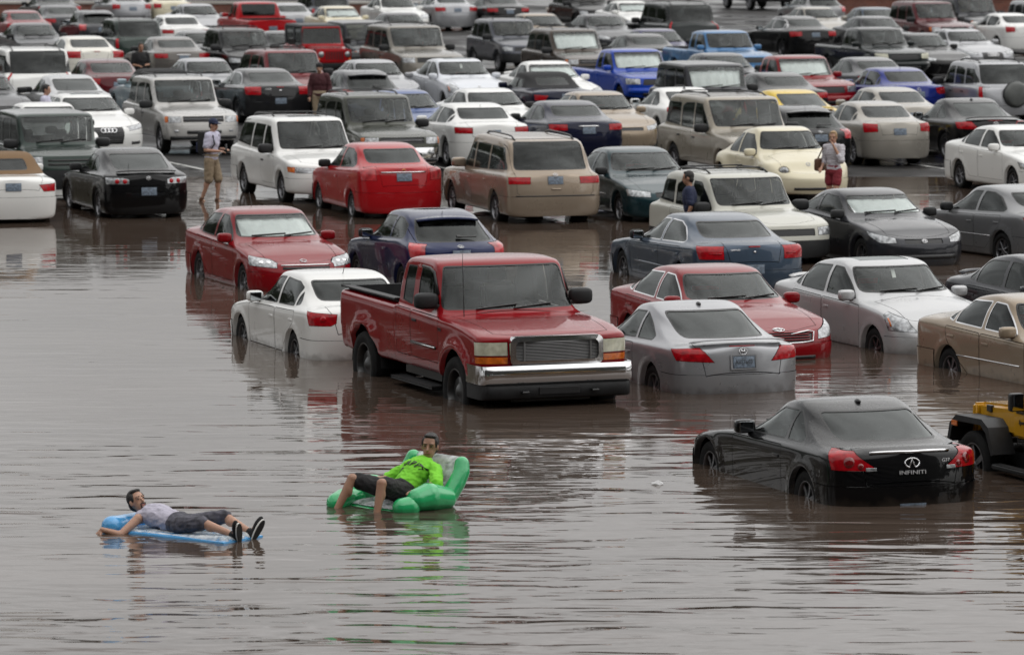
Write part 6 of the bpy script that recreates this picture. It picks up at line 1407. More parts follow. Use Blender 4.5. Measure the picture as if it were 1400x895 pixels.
# ---------------------------------------------------------------- people
mat('skin', (.42, .24, .165), .5, sss=.15, vary=(9, .10)); mat('skin_tan', (.33, .18, .115), .5, sss=.12, vary=(9, .10)); mat('hair_dark', (.012, .009, .008), .55, bump=(70, .6)); mat('hair_blonde', (.30, .19, .085), .5, bump=(60, .5))
mat('shirt_green', (.20, .62, .035), .85, bump=(11, .55)); mat('shorts_black', (.016, .015, .016), .85, bump=(14, .5)); mat('shorts_plaid', (.07, .068, .085), .85, vary=(16, .6)); mat('shirt_lilac', (.50, .49, .60), .85, bump=(12, .5)); mat('khaki', (.27, .21, .14), .9, bump=(14, .5))
mat('navy_cloth', (.016, .022, .055), .85, bump=(14, .4)); mat('black_cloth', (.012, .012, .013), .85, bump=(14, .4)); mat('maroon_cloth', (.055, .012, .016), .85, bump=(12, .5)); mat('red_cloth', (.20, .02, .03), .85); mat('leather_brown', (.10, .045, .022), .55, bump=(20, .3))
mat('lip', (.30, .10, .085), .45); mat('eye_dark', (.01, .008, .007), .2); mat('eye_white', (.30, .27, .25), .3); mat('sole_black', (.012, .012, .012), .7); mat('sole_white', (.62, .61, .57), .6)
mat('vinyl_green', (.022, .40, .135), .22, coat=.6, bump=(7, .5)); mat('vinyl_blue', (.07, .33, .66), .22, coat=.6, bump=(7, .5)); mat('foam_white', (.6, .6, .6), .6)
def stripes(name, c0, c1, scale, rot=(0, 0, 0)):
    m = mat(name, c0, .85); t = m.node_tree; b = t.nodes['Principled BSDF']; tc = t.nodes.new('ShaderNodeTexCoord'); mp = t.nodes.new('ShaderNodeMapping'); mp.inputs['Rotation'].default_value = rot
    w = t.nodes.new('ShaderNodeTexWave'); w.inputs['Scale'].default_value = scale; w.bands_direction = 'Z'; w.inputs['Distortion'].default_value = 1.2; w.inputs['Detail'].default_value = 2
    t.links.new(tc.outputs['Object'], mp.inputs[0]); t.links.new(mp.outputs[0], w.inputs['Vector']); x = t.nodes.new('ShaderNodeMix'); x.data_type = 'RGBA'; x.inputs[6].default_value = (*c0, 1); x.inputs[7].default_value = (*c1, 1)
    t.links.new(w.outputs['Fac'], x.inputs['Factor']); t.links.new(x.outputs[2], b.inputs['Base Color'])
    n = t.nodes.new('ShaderNodeTexNoise'); n.inputs['Scale'].default_value = 12; t.links.new(tc.outputs['Object'], n.inputs['Vector']); bp = t.nodes.new('ShaderNodeBump'); bp.inputs['Strength'].default_value = .5; bp.inputs['Distance'].default_value = .02; t.links.new(n.outputs['Fac'], bp.inputs['Height']); t.links.new(bp.outputs[0], b.inputs['Normal'])
stripes('tank_striped', (.50, .48, .55), (.36, .34, .42), 13, (0, 1.2, 0)); stripes('top_striped', (.62, .60, .62), (.36, .34, .38), 9)
def clear_vinyl():
    m = bpy.data.materials.new('vinyl_clear'); m.use_nodes = True; t = m.node_tree; b = t.nodes['Principled BSDF']; o = t.nodes['Material Output']
    b.inputs['Base Color'].default_value = (.72, .75, .76, 1); b.inputs['Roughness'].default_value = .2; tc = t.nodes.new('ShaderNodeTexCoord'); n = t.nodes.new('ShaderNodeTexNoise'); n.inputs['Scale'].default_value = 9; n.inputs['Detail'].default_value = 4; t.links.new(tc.outputs['Object'], n.inputs['Vector'])
    bp = t.nodes.new('ShaderNodeBump'); bp.inputs['Strength'].default_value = .8; bp.inputs['Distance'].default_value = .02; t.links.new(n.outputs['Fac'], bp.inputs['Height']); t.links.new(bp.outputs[0], b.inputs['Normal'])
    tr = t.nodes.new('ShaderNodeBsdfTransparent'); tr.inputs[0].default_value = (.9, .94, .94, 1); mx_ = t.nodes.new('ShaderNodeMixShader'); r = t.nodes.new('ShaderNodeMapRange'); r.inputs['From Min'].default_value = .35; r.inputs['From Max'].default_value = .65; r.inputs['To Min'].default_value = .25; r.inputs['To Max'].default_value = .85
    t.links.new(n.outputs['Fac'], r.inputs['Value']); t.links.new(r.outputs[0], mx_.inputs[0]); t.links.new(tr.outputs[0], mx_.inputs[1]); t.links.new(b.outputs[0], mx_.inputs[2]); t.links.new(mx_.outputs[0], o.inputs[0]); MATS['vinyl_clear'] = m
clear_vinyl()

V = Vector
def capsule(mb, a, b, ra, rb, n=12):
    a, b = V(a), V(b); t = (b - a); l = t.length
    if l < 1e-5: return
    t.normalize(); pts = []; rs = []
    for k in range(4): q = math.pi / 2 * (1 - k / 4) ; pts.append(a - t * ra * math.sin(q)); rs.append(max(.001, ra * math.cos(q)))
    for k in range(5): pts.append(a + t * l * k / 4); rs.append(ra + (rb - ra) * k / 4)
    for k in range(1, 5): q = math.pi / 2 * k / 4; pts.append(b + t * rb * math.sin(q)); rs.append(max(.001, rb * math.cos(q)))
    mb.tube(pts, rs, n)
def blob(mb, c, X, Y, Z, r, n=16, m=12):
    """ellipsoid with axes X, Y, Z and radii r"""
    t = MB().ball((0, 0, 0), (1, 1, 1), n, m); c = V(c)
    mb.add([c + V(X) * (p[0] * r[0]) + V(Y) * (p[1] * r[1]) + V(Z) * (p[2] * r[2]) for p in t.v], t.f)
from mathutils import noise as MN
def fuse(mb, name, voxel, smooth=4, folds=0):
    """overlapping shapes become one continuous skin"""
    me = mb.mesh(name); o = bpy.data.objects.new(name, me); COL.objects.link(o)
    r = o.modifiers.new('r', 'REMESH'); r.mode = 'VOXEL'; r.voxel_size = voxel; r.use_smooth_shade = True
    s = o.modifiers.new('s', 'SMOOTH'); s.iterations = smooth; s.factor = .5
    dg = bpy.context.evaluated_depsgraph_get(); dg.update(); out = bpy.data.meshes.new_from_object(o.evaluated_get(dg)); out.name = name
    bpy.data.objects.remove(o); bpy.data.meshes.remove(me)
    out.polygons.foreach_set('use_smooth', [True] * len(out.polygons))
    if folds:       # creases in wet cloth
        ns = [v.normal.copy() for v in out.vertices]
        for v, n in zip(out.vertices, ns):
            p = v.co; q = V((p.x * 9 + p.z * 4, p.y * 13, p.z * 16 - p.x * 5)); v.co = p + n * folds * (1 - 2 * abs(MN.noise(q)) + .5 * MN.noise(q * 2.3))
    return out
def hand(mb, wrist, d, palm_n, curl=.5, s=1.0, side=1):
    """palm and five fingers; d: pointing direction, palm_n: direction the palm faces, side: which way the thumb leaves"""
    d = V(d).normalized(); pn = V(palm_n); pn = (pn - d * pn.dot(d)).normalized(); a = d.cross(pn) * side; w = V(wrist)
    blob(mb, w + d * .045 * s, d, a, pn, (.055 * s, .042 * s, .017 * s), 10, 8)
    for k, (off, ln) in enumerate(((-.030, .062), (-.010, .074), (.011, .078), (.031, .070))):
        p = w + d * .085 * s + a * off * s; q = (d * math.cos(curl * .5) + pn * math.sin(curl * .5)); r = (d * math.cos(curl * 1.6) + pn * math.sin(curl * 1.6))
        p1 = p + q * ln * .5 * s; p2 = p1 + r * ln * .5 * s
        capsule(mb, p - d * .02 * s, p1, .0095 * s, .0088 * s, 8); capsule(mb, p1, p2, .0088 * s, .0075 * s, 8)
    p = w + d * .03 * s + a * .038 * s; p1 = p + (d * .7 + a * .6 + pn * .25).normalized() * .034 * s; p2 = p1 + (d * .9 + a * .2 + pn * .4).normalized() * .03 * s
    capsule(mb, p - a * .015 * s, p1, .012 * s, .0105 * s, 8); capsule(mb, p1, p2, .0105 * s, .009 * s, 8)
def person(name, loc, rz, J, label, skin='skin', hair='hair_dark', vox=.011, wear=(), hair_len=0, curl=(.5, .5), palm=((0, 0, -1), (0, 0, -1)), hat=None, beard=False, cat='person', build=1.0, head=1.0, group='people in the flooded car park'):
    """J: joints in metres: pelvis, neck, head (centre), face (direction), sh, el, wr, hd (hand directions), hip, kn, an, toe - pairs are (left, right)"""
    root = empty(name, loc, rz); tag(root, label, cat, group)
    P_, N_, H_ = V(J['pelvis']), V(J['neck']), V(J['head']); sh = [V(p) for p in J['sh']]; el = [V(p) for p in J['el']]; wr = [V(p) for p in J['wr']]; hip = [V(p) for p in J['hip']]; kn = [V(p) for p in J['kn']]; an = [V(p) for p in J['an']]; toe = [V(p) for p in J['toe']]
    if any(w[0] == 'shoes' for w in wear):      # the foot stays inside its shoe
        for i in (0, 1):
            dn = (an[i] - kn[i]).normalized(); td = toe[i] - an[i]; td = (td - dn * td.dot(dn)).normalized(); toe[i] = an[i] + dn * .055 + td * .13
    up = (N_ - P_).normalized(); lf = (sh[0] - sh[1]); lf = (lf - up * lf.dot(up)).normalized(); fw = lf.cross(up).normalized()
    hf = V(J['face']).normalized(); hu = (H_ - N_).normalized() if 'hup' not in J else V(J['hup']); hu = (hu - hf * hu.dot(hf)).normalized(); hl = hu.cross(hf)
    L_ = (N_ - P_).length; B = build; hf, hl, hu = hf * head, hl * head, hu * head
    def torso(mb, g, lo=.0, arms=0, neck=True):
        if lo < .2: blob(mb, P_ + up * .02, fw, lf, up, (.115 * B + g, .165 * B + g, .13 + g))
        blob(mb, P_ + up * L_ * .34, fw, lf, up, (.108 * B + g, .15 * B + g, .19 + g)); blob(mb, P_ + up * L_ * .66 + fw * .01, fw, lf, up, (.118 * B + g, .172 * B + g, .20 + g))
        blob(mb, P_ + up * L_ * .84, fw, lf, up, (.085 * B + g, .165 * B + g, .10 + g))
        for i in (0, 1):
            capsule(mb, N_ - up * .03, sh[i] if arms > 0 or g == 0 else N_.lerp(sh[i], .6), .05 + g, .058 * B + g)
            if arms > 0:
                capsule(mb, sh[i], sh[i].lerp(el[i], min(1, arms)), .057 * B + g, .052 * B + g * 1.4)
                if arms > 1: capsule(mb, el[i], el[i].lerp(wr[i], arms - 1), .048 * B + g * 1.2, .038 + g * 1.3)
    b = MB(); torso(b, 0)
    capsule(b, N_ - up * .06, H_ - hu * .05 - hf * .01, .056, .052)
    blob(b, H_ + hu * .015 - hf * .008, hf, hl, hu, (.098, .077, .105)); blob(b, H_ - hu * .055 + hf * .026, hf, hl, hu, (.066, .056, .075)); blob(b, H_ - hu * .102 + hf * .052, hf, hl, hu, (.027, .030, .022))
    capsule(b, H_ + hf * .088 + hu * .005, H_ + hf * .108 - hu * .035, .010, .015, 8)
    for s in (1, -1): blob(b, H_ + hl * s * .077 - hu * .012 - hf * .004, hf, hl, hu, (.02, .010, .031), 8, 8); blob(b, H_ + hf * .078 + hu * .022 + hl * s * .033, hf, hl, hu, (.016, .028, .010), 8, 6)
    for i in (0, 1):
        capsule(b, sh[i], el[i], .054 * B, .043 * B); capsule(b, el[i], wr[i], .043 * B, .029); sd = 1 if i == 0 else -1
        hd = V(J['hd'][i]) if 'hd' in J else (wr[i] - el[i]); hand(b, wr[i], hd, palm[i], curl[i], 1.0, sd)
        capsule(b, hip[i], kn[i], .088 * B, .058); ck = kn[i].lerp(an[i], .3); capsule(b, kn[i], an[i], .056, .036); blob(b, ck - (toe[i] - an[i]).normalized() * .018, V((1, 0, 0)), V((0, 1, 0)), V((0, 0, 1)), (.055, .055, .085) if abs((an[i] - kn[i]).normalized().z) > .5 else (.07, .055, .055))
        dn = (an[i] - kn[i]).normalized(); capsule(b, an[i], an[i] + dn * .035, .038, .034); capsule(b, an[i] + dn * .04, toe[i], .036, .028)
    link('body', fuse(b, 'body', vox), root, None, skin)
    # face
    for s in (1, -1):
        e = H_ + hf * .0795 + hu * .004 + hl * s * .031; m = MB(); blob(m, e - hf * .002, hf, hl, hu, (.008, .013, .0055), 10, 8); ey = link('eye', m.mesh('eye', True), root, None, 'eye_white')
        m = MB(); blob(m, e + hf * .004, hf, hl, hu, (.006, .009, .0065), 8, 6); link('iris', m.mesh('iris', True), ey, None, 'eye_dark')
        m = MB(); capsule(m, e + hu * .021 + hf * .010 - hl * s * .017, e + hu * .023 + hf * .004 + hl * s * .02, .0055, .004, 6); link('eyebrow', m.mesh('eyebrow', True), root, None, hair)
    m = MB(); capsule(m, H_ + hf * .088 - hu * .066 + hl * .022, H_ + hf * .088 - hu * .066 - hl * .022, .0075, .0075, 6); link('mouth', m.mesh('mouth', True), root, None, 'lip')
    if beard:
        m = MB(); blob(m, H_ + hf * .062 - hu * .100, hf, hl, hu, (.027, .028, .026)); capsule(m, H_ + hf * .094 - hu * .052 + hl * .028, H_ + hf * .094 - hu * .052 - hl * .028, .006, .006, 6); capsule(m, H_ + hf * .09 - hu * .055 + hl * .028, H_ + hf * .075 - hu * .1 + hl * .02, .006, .008, 6); capsule(m, H_ + hf * .09 - hu * .055 - hl * .028, H_ + hf * .075 - hu * .1 - hl * .02, .006, .008, 6); link('beard', m.mesh('beard', True), root, None, hair)
    m = MB(); blob(m, H_ + hu * .038 - hf * .022, hf, hl, hu, (.094, .082, .094)); blob(m, H_ + hu * .098 + hf * .028, hf, hl, hu, (.05, .06, .022)); blob(m, H_ - hf * .05 - hu * .02, hf, hl, hu, (.055, .076, .075))
    for s in (1, -1): blob(m, H_ + hl * s * .068 + hu * .03 + hf * .028, hf, hl, hu, (.022, .013, .045), 8, 8)
    if hair_len: capsule(m, H_ - hf * .09 + hu * .03, H_ - hf * .12 - hu * hair_len, .045, .03); blob(m, H_ - hf * .09 + hu * .05, hf, hl, hu, (.05, .05, .05))
    link('hair', fuse(m, 'hair', .009, 2), root, None, hair)
    if hat:
        m = MB(); blob(m, H_ + hu * .055 - hf * .01, hf, hl, hu, (.108, .09, .085))
        if hat[1]: 
            v = []; n = 9
            for k in range(n): a = math.pi * (k / (n - 1) - .5); v += [H_ + hu * .052 + hf * .06 * math.cos(a) + hl * .088 * math.sin(a), H_ + hu * .035 + hf * (.06 + .13 * math.cos(a)) + hl * .088 * math.sin(a)]
            v += [p + hu * .008 for p in v]; q = 2 * n
            m.add(v, [(2 * k, 2 * k + 1, 2 * k + 3, 2 * k + 2) for k in range(n - 1)] + [(q + 2 * k, q + 2 * k + 2, q + 2 * k + 3, q + 2 * k + 1) for k in range(n - 1)] + [(2 * k + 1, q + 2 * k + 1, q + 2 * k + 3, 2 * k + 3) for k in range(n - 1)])
        link('cap', sharpen(m.mesh('cap'), 60), root, None, hat[0])
    # clothes
    for w in wear:
        kind, mt = w[0], w[1]; m = MB()
        if kind == 'shirt': torso(m, .014, 0 if len(w) < 4 else w[3], w[2]); link('shirt', fuse(m, 'shirt', vox, 3, .009), root, None, mt)
        elif kind == 'shorts' or kind == 'trousers':
            blob(m, P_ + up * .035, fw, lf, up, (.13 * B, .178 * B, .12)); blob(m, P_ - up * .04, fw, lf, up, (.125, .172 * B, .11))
            for i in (0, 1):
                f = w[2]; capsule(m, hip[i], hip[i].lerp(kn[i], min(1, f)), .105 * B, .092 if f < 1 else .075)
                if f > 1: capsule(m, kn[i], kn[i].lerp(an[i], f - 1), .075, .06)
            link(kind, fuse(m, kind, vox, 3, .008), root, None, mt)
        elif kind == 'shoes':
            for i in (0, 1):
                m = MB(); dn = (an[i] - kn[i]).normalized(); td = (toe[i] - an[i]); td = (td - dn * td.dot(dn)).normalized()
                hl_ = an[i] + dn * .045 - td * .045; tp = an[i] + dn * .055 + td * .19
                wd = td.cross(dn)
                blob(m, hl_.lerp(tp, .2), td, wd, dn, (.065, .040, .05)); blob(m, hl_.lerp(tp, .65) + dn * .008, td, wd, dn, (.11, .050, .036)); capsule(m, an[i] + dn * .01, hl_.lerp(tp, .25), .046, .042)
                so = link('shoe', fuse(m, 'shoe', .008, 2), root, None, mt)
                pts = [(hl_.lerp(tp, .42) + dn * .040) + td * .140 * math.cos(a) + wd * (.047 + .010 * math.cos(a)) * math.sin(a) for a in [2 * math.pi * k / 18 for k in range(18)]]
                m = MB(); q = len(pts); m.add(pts + [p + dn * .018 for p in pts], [list(range(q)), list(range(q, 2 * q))[::-1]] + [(k, (k + 1) % q, q + (k + 1) % q, q + k) for k in range(q)]); link('sole', m.mesh('sole'), so, None, 'sole_white')
                m = MB(); c = sum(pts, V((0, 0, 0))) / q; pp = [c + (p - c) * .97 + dn * .0185 for p in pts]; m.add(pp + [p + dn * .008 for p in pp], [list(range(q)), list(range(q, 2 * q))[::-1]] + [(k, (k + 1) % q, q + (k + 1) % q, q + k) for k in range(q)]); link('tread', m.mesh('tread'), so, None, 'sole_black')
    return root

CHAIR = (-1.24, 51.65, math.radians(221))
LOUNGE = (-3.55, 49.47, math.radians(-36))
WALKER = (-6.25, 98.66)
WOMAN = (6.52, 96.12)
NAVY = (3.18, 84.2)
BLACK = (-10.74, 137.45)
MAROON = (-5.02, 124.0)
PALE = (-11.05, 112.49)
LITTER = [((1.65, 53.37), 'small white scrap floating between the man on the green chair and the black coupe', 'foam_white', 0.07), ((-0.53, 95.13), 'pale scrap of litter afloat under the tan minivan rear', 'paper', 0.25), ((1.32, 95.33), 'flat white litter on the water beside the tan minivan', 'paper', 0.3), ((6.58, 103.56), 'white paper cup lying near the white sedan on wet asphalt', 'paper', 0.15), ((7.61, 91.29), 'pale scrap floating behind the dark grey coupe', 'foam_white', 0.12)]

def stand(lean=0, step=.0, arms='down', turn=0, hgt=1.0):
    """upright pose, facing +x"""
    h = hgt
    J = dict(pelvis=(0, 0, .95 * h), neck=(lean * .5, 0, 1.47 * h), head=(lean * .5 + .03, 0, 1.64 * h), face=(math.cos(turn), math.sin(turn), -.08), hup=(0, 0, 1), sh=[(lean * .45, .185, 1.42 * h), (lean * .45, -.185, 1.42 * h)],
             hip=[(0, .095, .90 * h), (0, -.095, .90 * h)], kn=[(.05 + step, .10, .49 * h), (.03 - step * .8, -.10, .49 * h)], an=[(step * 1.3, .10, .09 * h), (-.04 - step * 2.2, -.10, .10 * h + step * .25)], toe=[(step * 1.3 + .17, .12, .04), (-.04 - step * 2.2 + .17, -.12, .04 + step * .1)])
    if arms == 'down': J['el'] = [(lean * .3 - .04, .25, 1.13 * h), (lean * .3 - .02, -.25, 1.13 * h)]; J['wr'] = [(.06, .25, .90 * h), (.08, -.25, .90 * h)]
    elif arms == 'phone': J['el'] = [(lean * .3 - .02, .24, 1.12 * h), (lean * .3 - .02, -.24, 1.12 * h)]; J['wr'] = [(.26, .10, 1.13 * h), (.24, -.12, 1.10 * h)]
    elif arms == 'face': J['el'] = [(.10, .24, 1.15 * h), (lean * .3 - .02, -.23, 1.13 * h)]; J['wr'] = [(.17, .10, 1.46 * h), (.14, -.20, 1.0 * h)]
    return J
# man on the green chair, reclining, legs over the front edge
GX, GY, GA = CHAIR
J = dict(pelvis=(-.02, 0, .15), neck=(-.39, .0, .44), head=(-.43, .02, .62), face=(.80, .60, .02), hup=(-.1, .02, 1), sh=[(-.35, .21, .385), (-.35, -.21, .385)], el=[(-.20, .40, .26), (-.17, -.38, .24)], wr=[(.03, .34, .20), (.06, -.34, .26)], hd=[(1, .1, -.1), (1, .25, -.15)],
         hip=[(.02, .10, .15), (.02, -.10, .15)], kn=[(.44, .24, .30), (.48, -.22, .31)], an=[(.56, .28, -.10), (.70, -.28, -.10)], toe=[(.72, .32, -.14), (.86, -.33, -.14)])
man = person('person', (GX, GY, 0), GA, J, 'man in a bright green t-shirt sitting in the green inflatable chair', 'skin_tan', vox=.009, wear=[('shirt', 'shirt_green', .98, 0), ('shorts', 'shorts_black', .82)], palm=((0, 0, -1), (0, 0, -1)), curl=(.35, .35), head=1.14)
# printing on the chest
upv = V((-.37, 0, .29)).normalized(); lfv = V((0, 1, 0)); fwv = lfv.cross(upv).normalized()
from mathutils.bvhtree import BVHTree
sh_ = [c_ for c_ in man.children if c_.name.startswith('shirt')][0].data
TREE = BVHTree.FromPolygons([v_.co[:] for v_ in sh_.vertices], [p_.vertices[:] for p_ in sh_.polygons])
for txt, up_, sz, dx in (('KAPPA', .30, .105, .02), ('SP', .205, .085, -.12)):
    me = text_mesh(txt, sz, .004, .25, 1.25)
    base = V((-.02, 0, .15)) + upv * up_ + fwv * .158
    R_ = Matrix((lfv, upv, fwv)).transposed().to_4x4()      # reads from the front: text x runs to the wearer's left
    M_ = Matrix.Translation(base + lfv * dx) @ R_
    for v_ in me.vertices:      # print follows the cloth
        w_ = M_ @ v_.co; h_ = TREE.ray_cast(w_ + fwv * .4, -fwv)
        v_.co = h_[0] + fwv * (.007 + v_.co.z) if h_[0] else w_
    link('lettering', me, man, None, 'badge_dark')
ch = empty('inflatable_chair', (GX, GY, -.02), GA); ch.scale = (.88, .92, .9); tag(ch, 'green inflatable pool chair with clear backrest, a man sitting in it', 'pool float', 'pool floats on the flood')
def puff(name, pts, r, mt, par, n=14, vox=.014):
    m = MB()
    for a, b, ra, rb in zip(pts, pts[1:], r, r[1:]): capsule(m, a, b, ra, rb, n)
    return link(name, fuse(m, name, vox, 5), par, None, mt)
for s in (1, -1):
    puff('back_tube', [(-.36, s * .47, .10), (-.52, s * .48, .30), (-.60, s * .475, .42), (-.63, s * .45, .52)], [.115, .11, .105, .095], 'vinyl_green', ch)
    puff('armrest', [(-.30, s * .50, .13), (-.02, s * .53, .17), (.14, s * .52, .15)], [.15, .18, .15], 'vinyl_green', ch)
    puff('arm_tip', [(.26, s * .50, .07), (.36, s * .47, .07)], [.135, .12], 'vinyl_green', ch)
puff('front_bolster', [(.34, -.50, .07), (.50, -.47, .08), (.66, -.40, .06)], [.12, .14, .13], 'vinyl_green', ch)
puff('base_ring', [(-.45, .42, -.06), (-.5, 0, -.06), (-.45, -.42, -.06), (.1, -.48, -.07), (.42, -.36, -.07), (.44, 0, -.075), (.38, .40, -.07), (.1, .48, -.07), (-.45, .42, -.06)], [.11] * 9, 'vinyl_green', ch)
def quilt(name, P00, P10, P01, P11, mt, par, thick=.05, rib=5, nu=14, nv=10):
    """puffed panel between four corners"""
    v = []; f = []; a, b, c, d = map(V, (P00, P10, P01, P11)); nrm = (b - a).cross(c - a).normalized()
    for sgn in (1, -1):
        for i in range(nu + 1):
            for j in range(nv + 1):
                s, t = i / nu, j / nv; p = (a * (1 - s) + b * s) * (1 - t) + (c * (1 - s) + d * s) * t
                h = thick * (.35 + .65 * abs(math.sin(math.pi * rib * s))) * (math.sin(math.pi * t) ** .4 if 0 < t < 1 else 0) * (0 if i in (0, nu) else 1); v.append(p + nrm * h * sgn)
    q = (nu + 1) * (nv + 1)
    for i in range(nu):
        for j in range(nv):
            k = i * (nv + 1) + j; f.append((k, k + nv + 1, k + nv + 2, k + 1)); f.append((q + k, q + k + 1, q + k + nv + 2, q + k + nv + 1))
    me = new_mesh(name, v, f, True)
    return link(name, me, par, None, mt)
quilt('back_panel', (-.47, -.44, .14), (-.47, .44, .14), (-.66, -.42, .60), (-.66, .42, .60), 'vinyl_clear', ch, .06, 3)
quilt('seat_panel', (-.42, -.44, .06), (-.42, .44, .06), (.46, -.44, .05), (.46, .44, .05), 'vinyl_clear', ch, .05, 4)
# man lying on the blue lounge
BX, BY, BA = LOUNGE
J = dict(pelvis=(.10, 0, .16), neck=(-.40, 0, .24), head=(-.53, -.01, .365), face=(.84, -.25, .42), hup=(-.45, 0, .9), sh=[(-.36, .19, .20), (-.36, -.19, .20)], el=[(-.22, .42, .12), (-.42, -.42, .045)], wr=[(.02, .44, .14), (-.60, -.52, .10)], hd=[(.9, -.3, 0), (-.5, -.4, -.75)],
         hip=[(.16, .10, .16), (.16, -.10, .16)], kn=[(.56, .20, .26), (.55, -.17, .23)], an=[(.94, .16, .13), (.93, -.13, .13)], toe=[(1.05, .23, .31), (1.04, -.22, .31)])
person('person', (BX, BY, -.05), BA, J, 'bearded man in a striped tank top lying on the blue inflatable lounger', 'skin', vox=.009, beard=True, wear=[('shirt', 'tank_striped', 0, .3), ('shorts', 'shorts_plaid', 1.0), ('shoes', 'black_cloth')], palm=((0, -.3, -1), (0, -.6, .6)), curl=(.6, .5), head=1.1).scale = (.95, .95, .95)
lo = empty('inflatable_lounger', (BX, BY, -.035), BA); lo.scale = (.93, .93, .95); tag(lo, 'blue and clear inflatable lounger with pillow, a man lying on it', 'pool float', 'pool floats on the flood')
puff('pillow', [(-.62, -.36, .10), (-.66, -.15, .10), (-.66, .15, .10), (-.62, .36, .11)], [.12, .105, .105, .12], 'vinyl_blue', lo)
for k in range(5):
    y = -.27 + .135 * k; puff('air_tube', [(-.5, y, .015), (.2, y, -.01), (.94, y, .04)], [.075, .085, .075], 'vinyl_clear', lo, 12, .016)
m = MB()
m.box(-.62, 1.02, -.36, .36, -.07, .065, .04); link('base_sheet', sharpen(m.mesh('base_sheet'), 40), lo, None, 'vinyl_blue')
# passers-by
def put(px_xy, rz, J, label, **k): return person('person', (px_xy[0], px_xy[1], gz(px_xy[1]) + k.pop('dz', 0)), rz, J, label, **k)
w = put(WALKER, math.radians(-25), stand(.05, .06, 'phone', -.1, 1.0), 'man in a navy cap, lilac t-shirt and khaki shorts walking with a phone', hat=('navy_cloth', True), wear=[('shirt', 'shirt_lilac', .7), ('shorts', 'khaki', .95), ('shoes', 'leather_brown')], vox=.013)
bp_ = empty('backpack', w.location, w.rotation_euler.z); tag(bp_, 'dark backpack on the back of the man in the navy cap', 'bag')
m = MB(); m.box(-.26, -.06, -.16, .16, 1.03, 1.50, .06); link('pack', sharpen(m.mesh('pack'), 50), bp_, None, 'black_cloth')
m = MB(); m.box(-.31, -.25, -.12, .12, 1.06, 1.28, .03); link('pocket', sharpen(m.mesh('pocket'), 50), bp_, None, 'navy_cloth')
for s in (1, -1): link('strap', MB().tube([(-.13, s * .11, 1.40), (-.02, s * .12, 1.50), (.10, s * .12, 1.42), (.15, s * .13, 1.25), (.05, s * .17, 1.10), (-.14, s * .15, 1.05)], .018, 6).mesh('strap', True), bp_, None, 'black_cloth')
ph = empty('phone', w.location, w.rotation_euler.z); tag(ph, 'small dark phone held by the man in the navy cap', 'phone')
link('case', MB().box(.32, .34, -.04, .03, 1.10, 1.22, .006).mesh('case'), ph, Matrix.Translation((.02, 0, .02)), 'black_gloss'); link('screen', MB().box(.318, .321, -.033, .023, 1.11, 1.21).mesh('screen'), ph, Matrix.Translation((.02, 0, .02)), 'glass_d')
wo = put(WOMAN, math.radians(-125), stand(.0, .03, 'face', .3, .95), 'blonde woman in a striped top and red shorts with a hand raised to her face', hair='hair_blonde', hair_len=.10, wear=[('shirt', 'top_striped', 1.3), ('shorts', 'red_cloth', .55), ('shoes', 'leather_brown')], vox=.012, build=.88)
hb = empty('shoulder_bag', wo.location, wo.rotation_euler.z); tag(hb, 'brown shoulder bag carried by the blonde woman', 'bag')
m = MB(); m.box(-.16, .20, -.36, -.24, .86, 1.12, .05); link('pouch', sharpen(m.mesh('pouch'), 50), hb, None, 'leather_brown'); link('strap', MB().tube([(-.10, -.30, 1.10), (-.06, -.22, 1.34), (-.01, -.15, 1.425), (.06, -.22, 1.34), (.14, -.30, 1.10)], .014, 6).mesh('strap', True), hb, None, 'leather_brown')
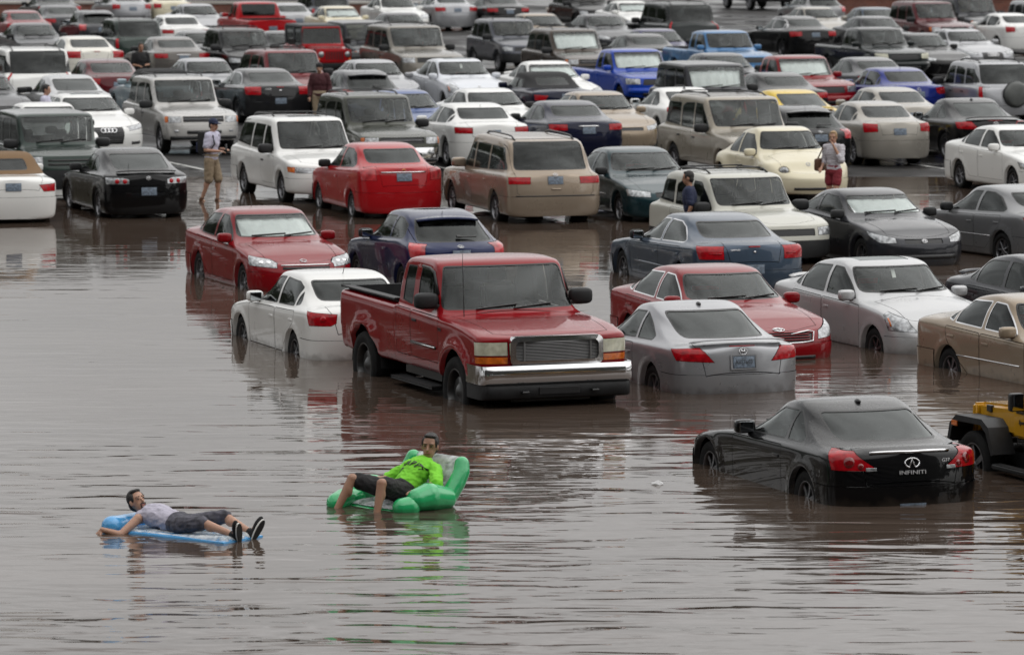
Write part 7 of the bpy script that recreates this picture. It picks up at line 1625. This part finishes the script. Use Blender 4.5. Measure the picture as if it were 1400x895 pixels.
put(NAVY, math.radians(172), stand(.05, .08, 'down', 0, 1.0), 'man in a navy t-shirt walking beside the off-white small suv', skin='skin_tan', wear=[('shirt', 'navy_cloth', .75), ('shorts', 'khaki', .9), ('shoes', 'black_cloth')], vox=.013)
put(BLACK, math.radians(-70), stand(.03, .0, 'phone', 0, 1.0), 'man in a black t-shirt looking at his hands among the far cars', skin='skin_tan', wear=[('shirt', 'black_cloth', .75), ('trousers', 'shorts_black', 1.9), ('shoes', 'black_cloth')], vox=.016)
put(MAROON, math.radians(-95), stand(.0, .03, 'down', 0, 1.0), 'person in a maroon jacket, beanie and khaki trousers between parked cars', hat=('black_cloth', False), wear=[('shirt', 'maroon_cloth', 1.9), ('trousers', 'khaki', 1.9), ('shoes', 'black_cloth')], vox=.015, build=1.1)
put(PALE, math.radians(-10), stand(.0, .03, 'down', 0, 1.0), 'dark-haired person in a pale lilac shirt behind the white car with an aerial', wear=[('shirt', 'shirt_lilac', .8), ('trousers', 'shorts_black', 1.9), ('shoes', 'black_cloth')], vox=.016)

# scraps afloat
rl_ = random.Random(5)
for (x_, y_), lab, mt, s_ in (LITTER):
    m = MB(); pts = [(s_ * math.cos(a) * rl_.uniform(.6, 1.1), s_ * .7 * math.sin(a) * rl_.uniform(.6, 1.1)) for a in [2 * math.pi * k / 9 for k in range(9)]]
    m.add([(p[0], p[1], rl_.uniform(.0, .03)) for p in pts] + [(0, 0, .05)] + [(p[0], p[1], -.01) for p in pts], [(k, (k + 1) % 9, 9) for k in range(9)] + [(10 + k, 10 + (k + 1) % 9, (k + 1) % 9, k) for k in range(9)])
    tag(link('floating_litter', m.mesh('floating_litter'), None, Matrix.Translation((x_, y_, .0)), mt), lab, 'litter', 'litter afloat')

# ---------------------------------------------------------------- the cars
GROUPS = {'car': 'cars parked in the flooded lot', 'suv': 'suvs parked in the lot', 'pickup': 'pickups parked in the lot', 'minivan': 'minivans parked in the lot', 'off-roader': 'off-roaders parked in the lot'}
for (name, model, col, x, y, rz, z, label, cat, opt) in CARS:
    car(name, model, col, x, y, rz, z, label, cat, GROUPS[cat], opt.get('over', {}), opt.get('shade'))
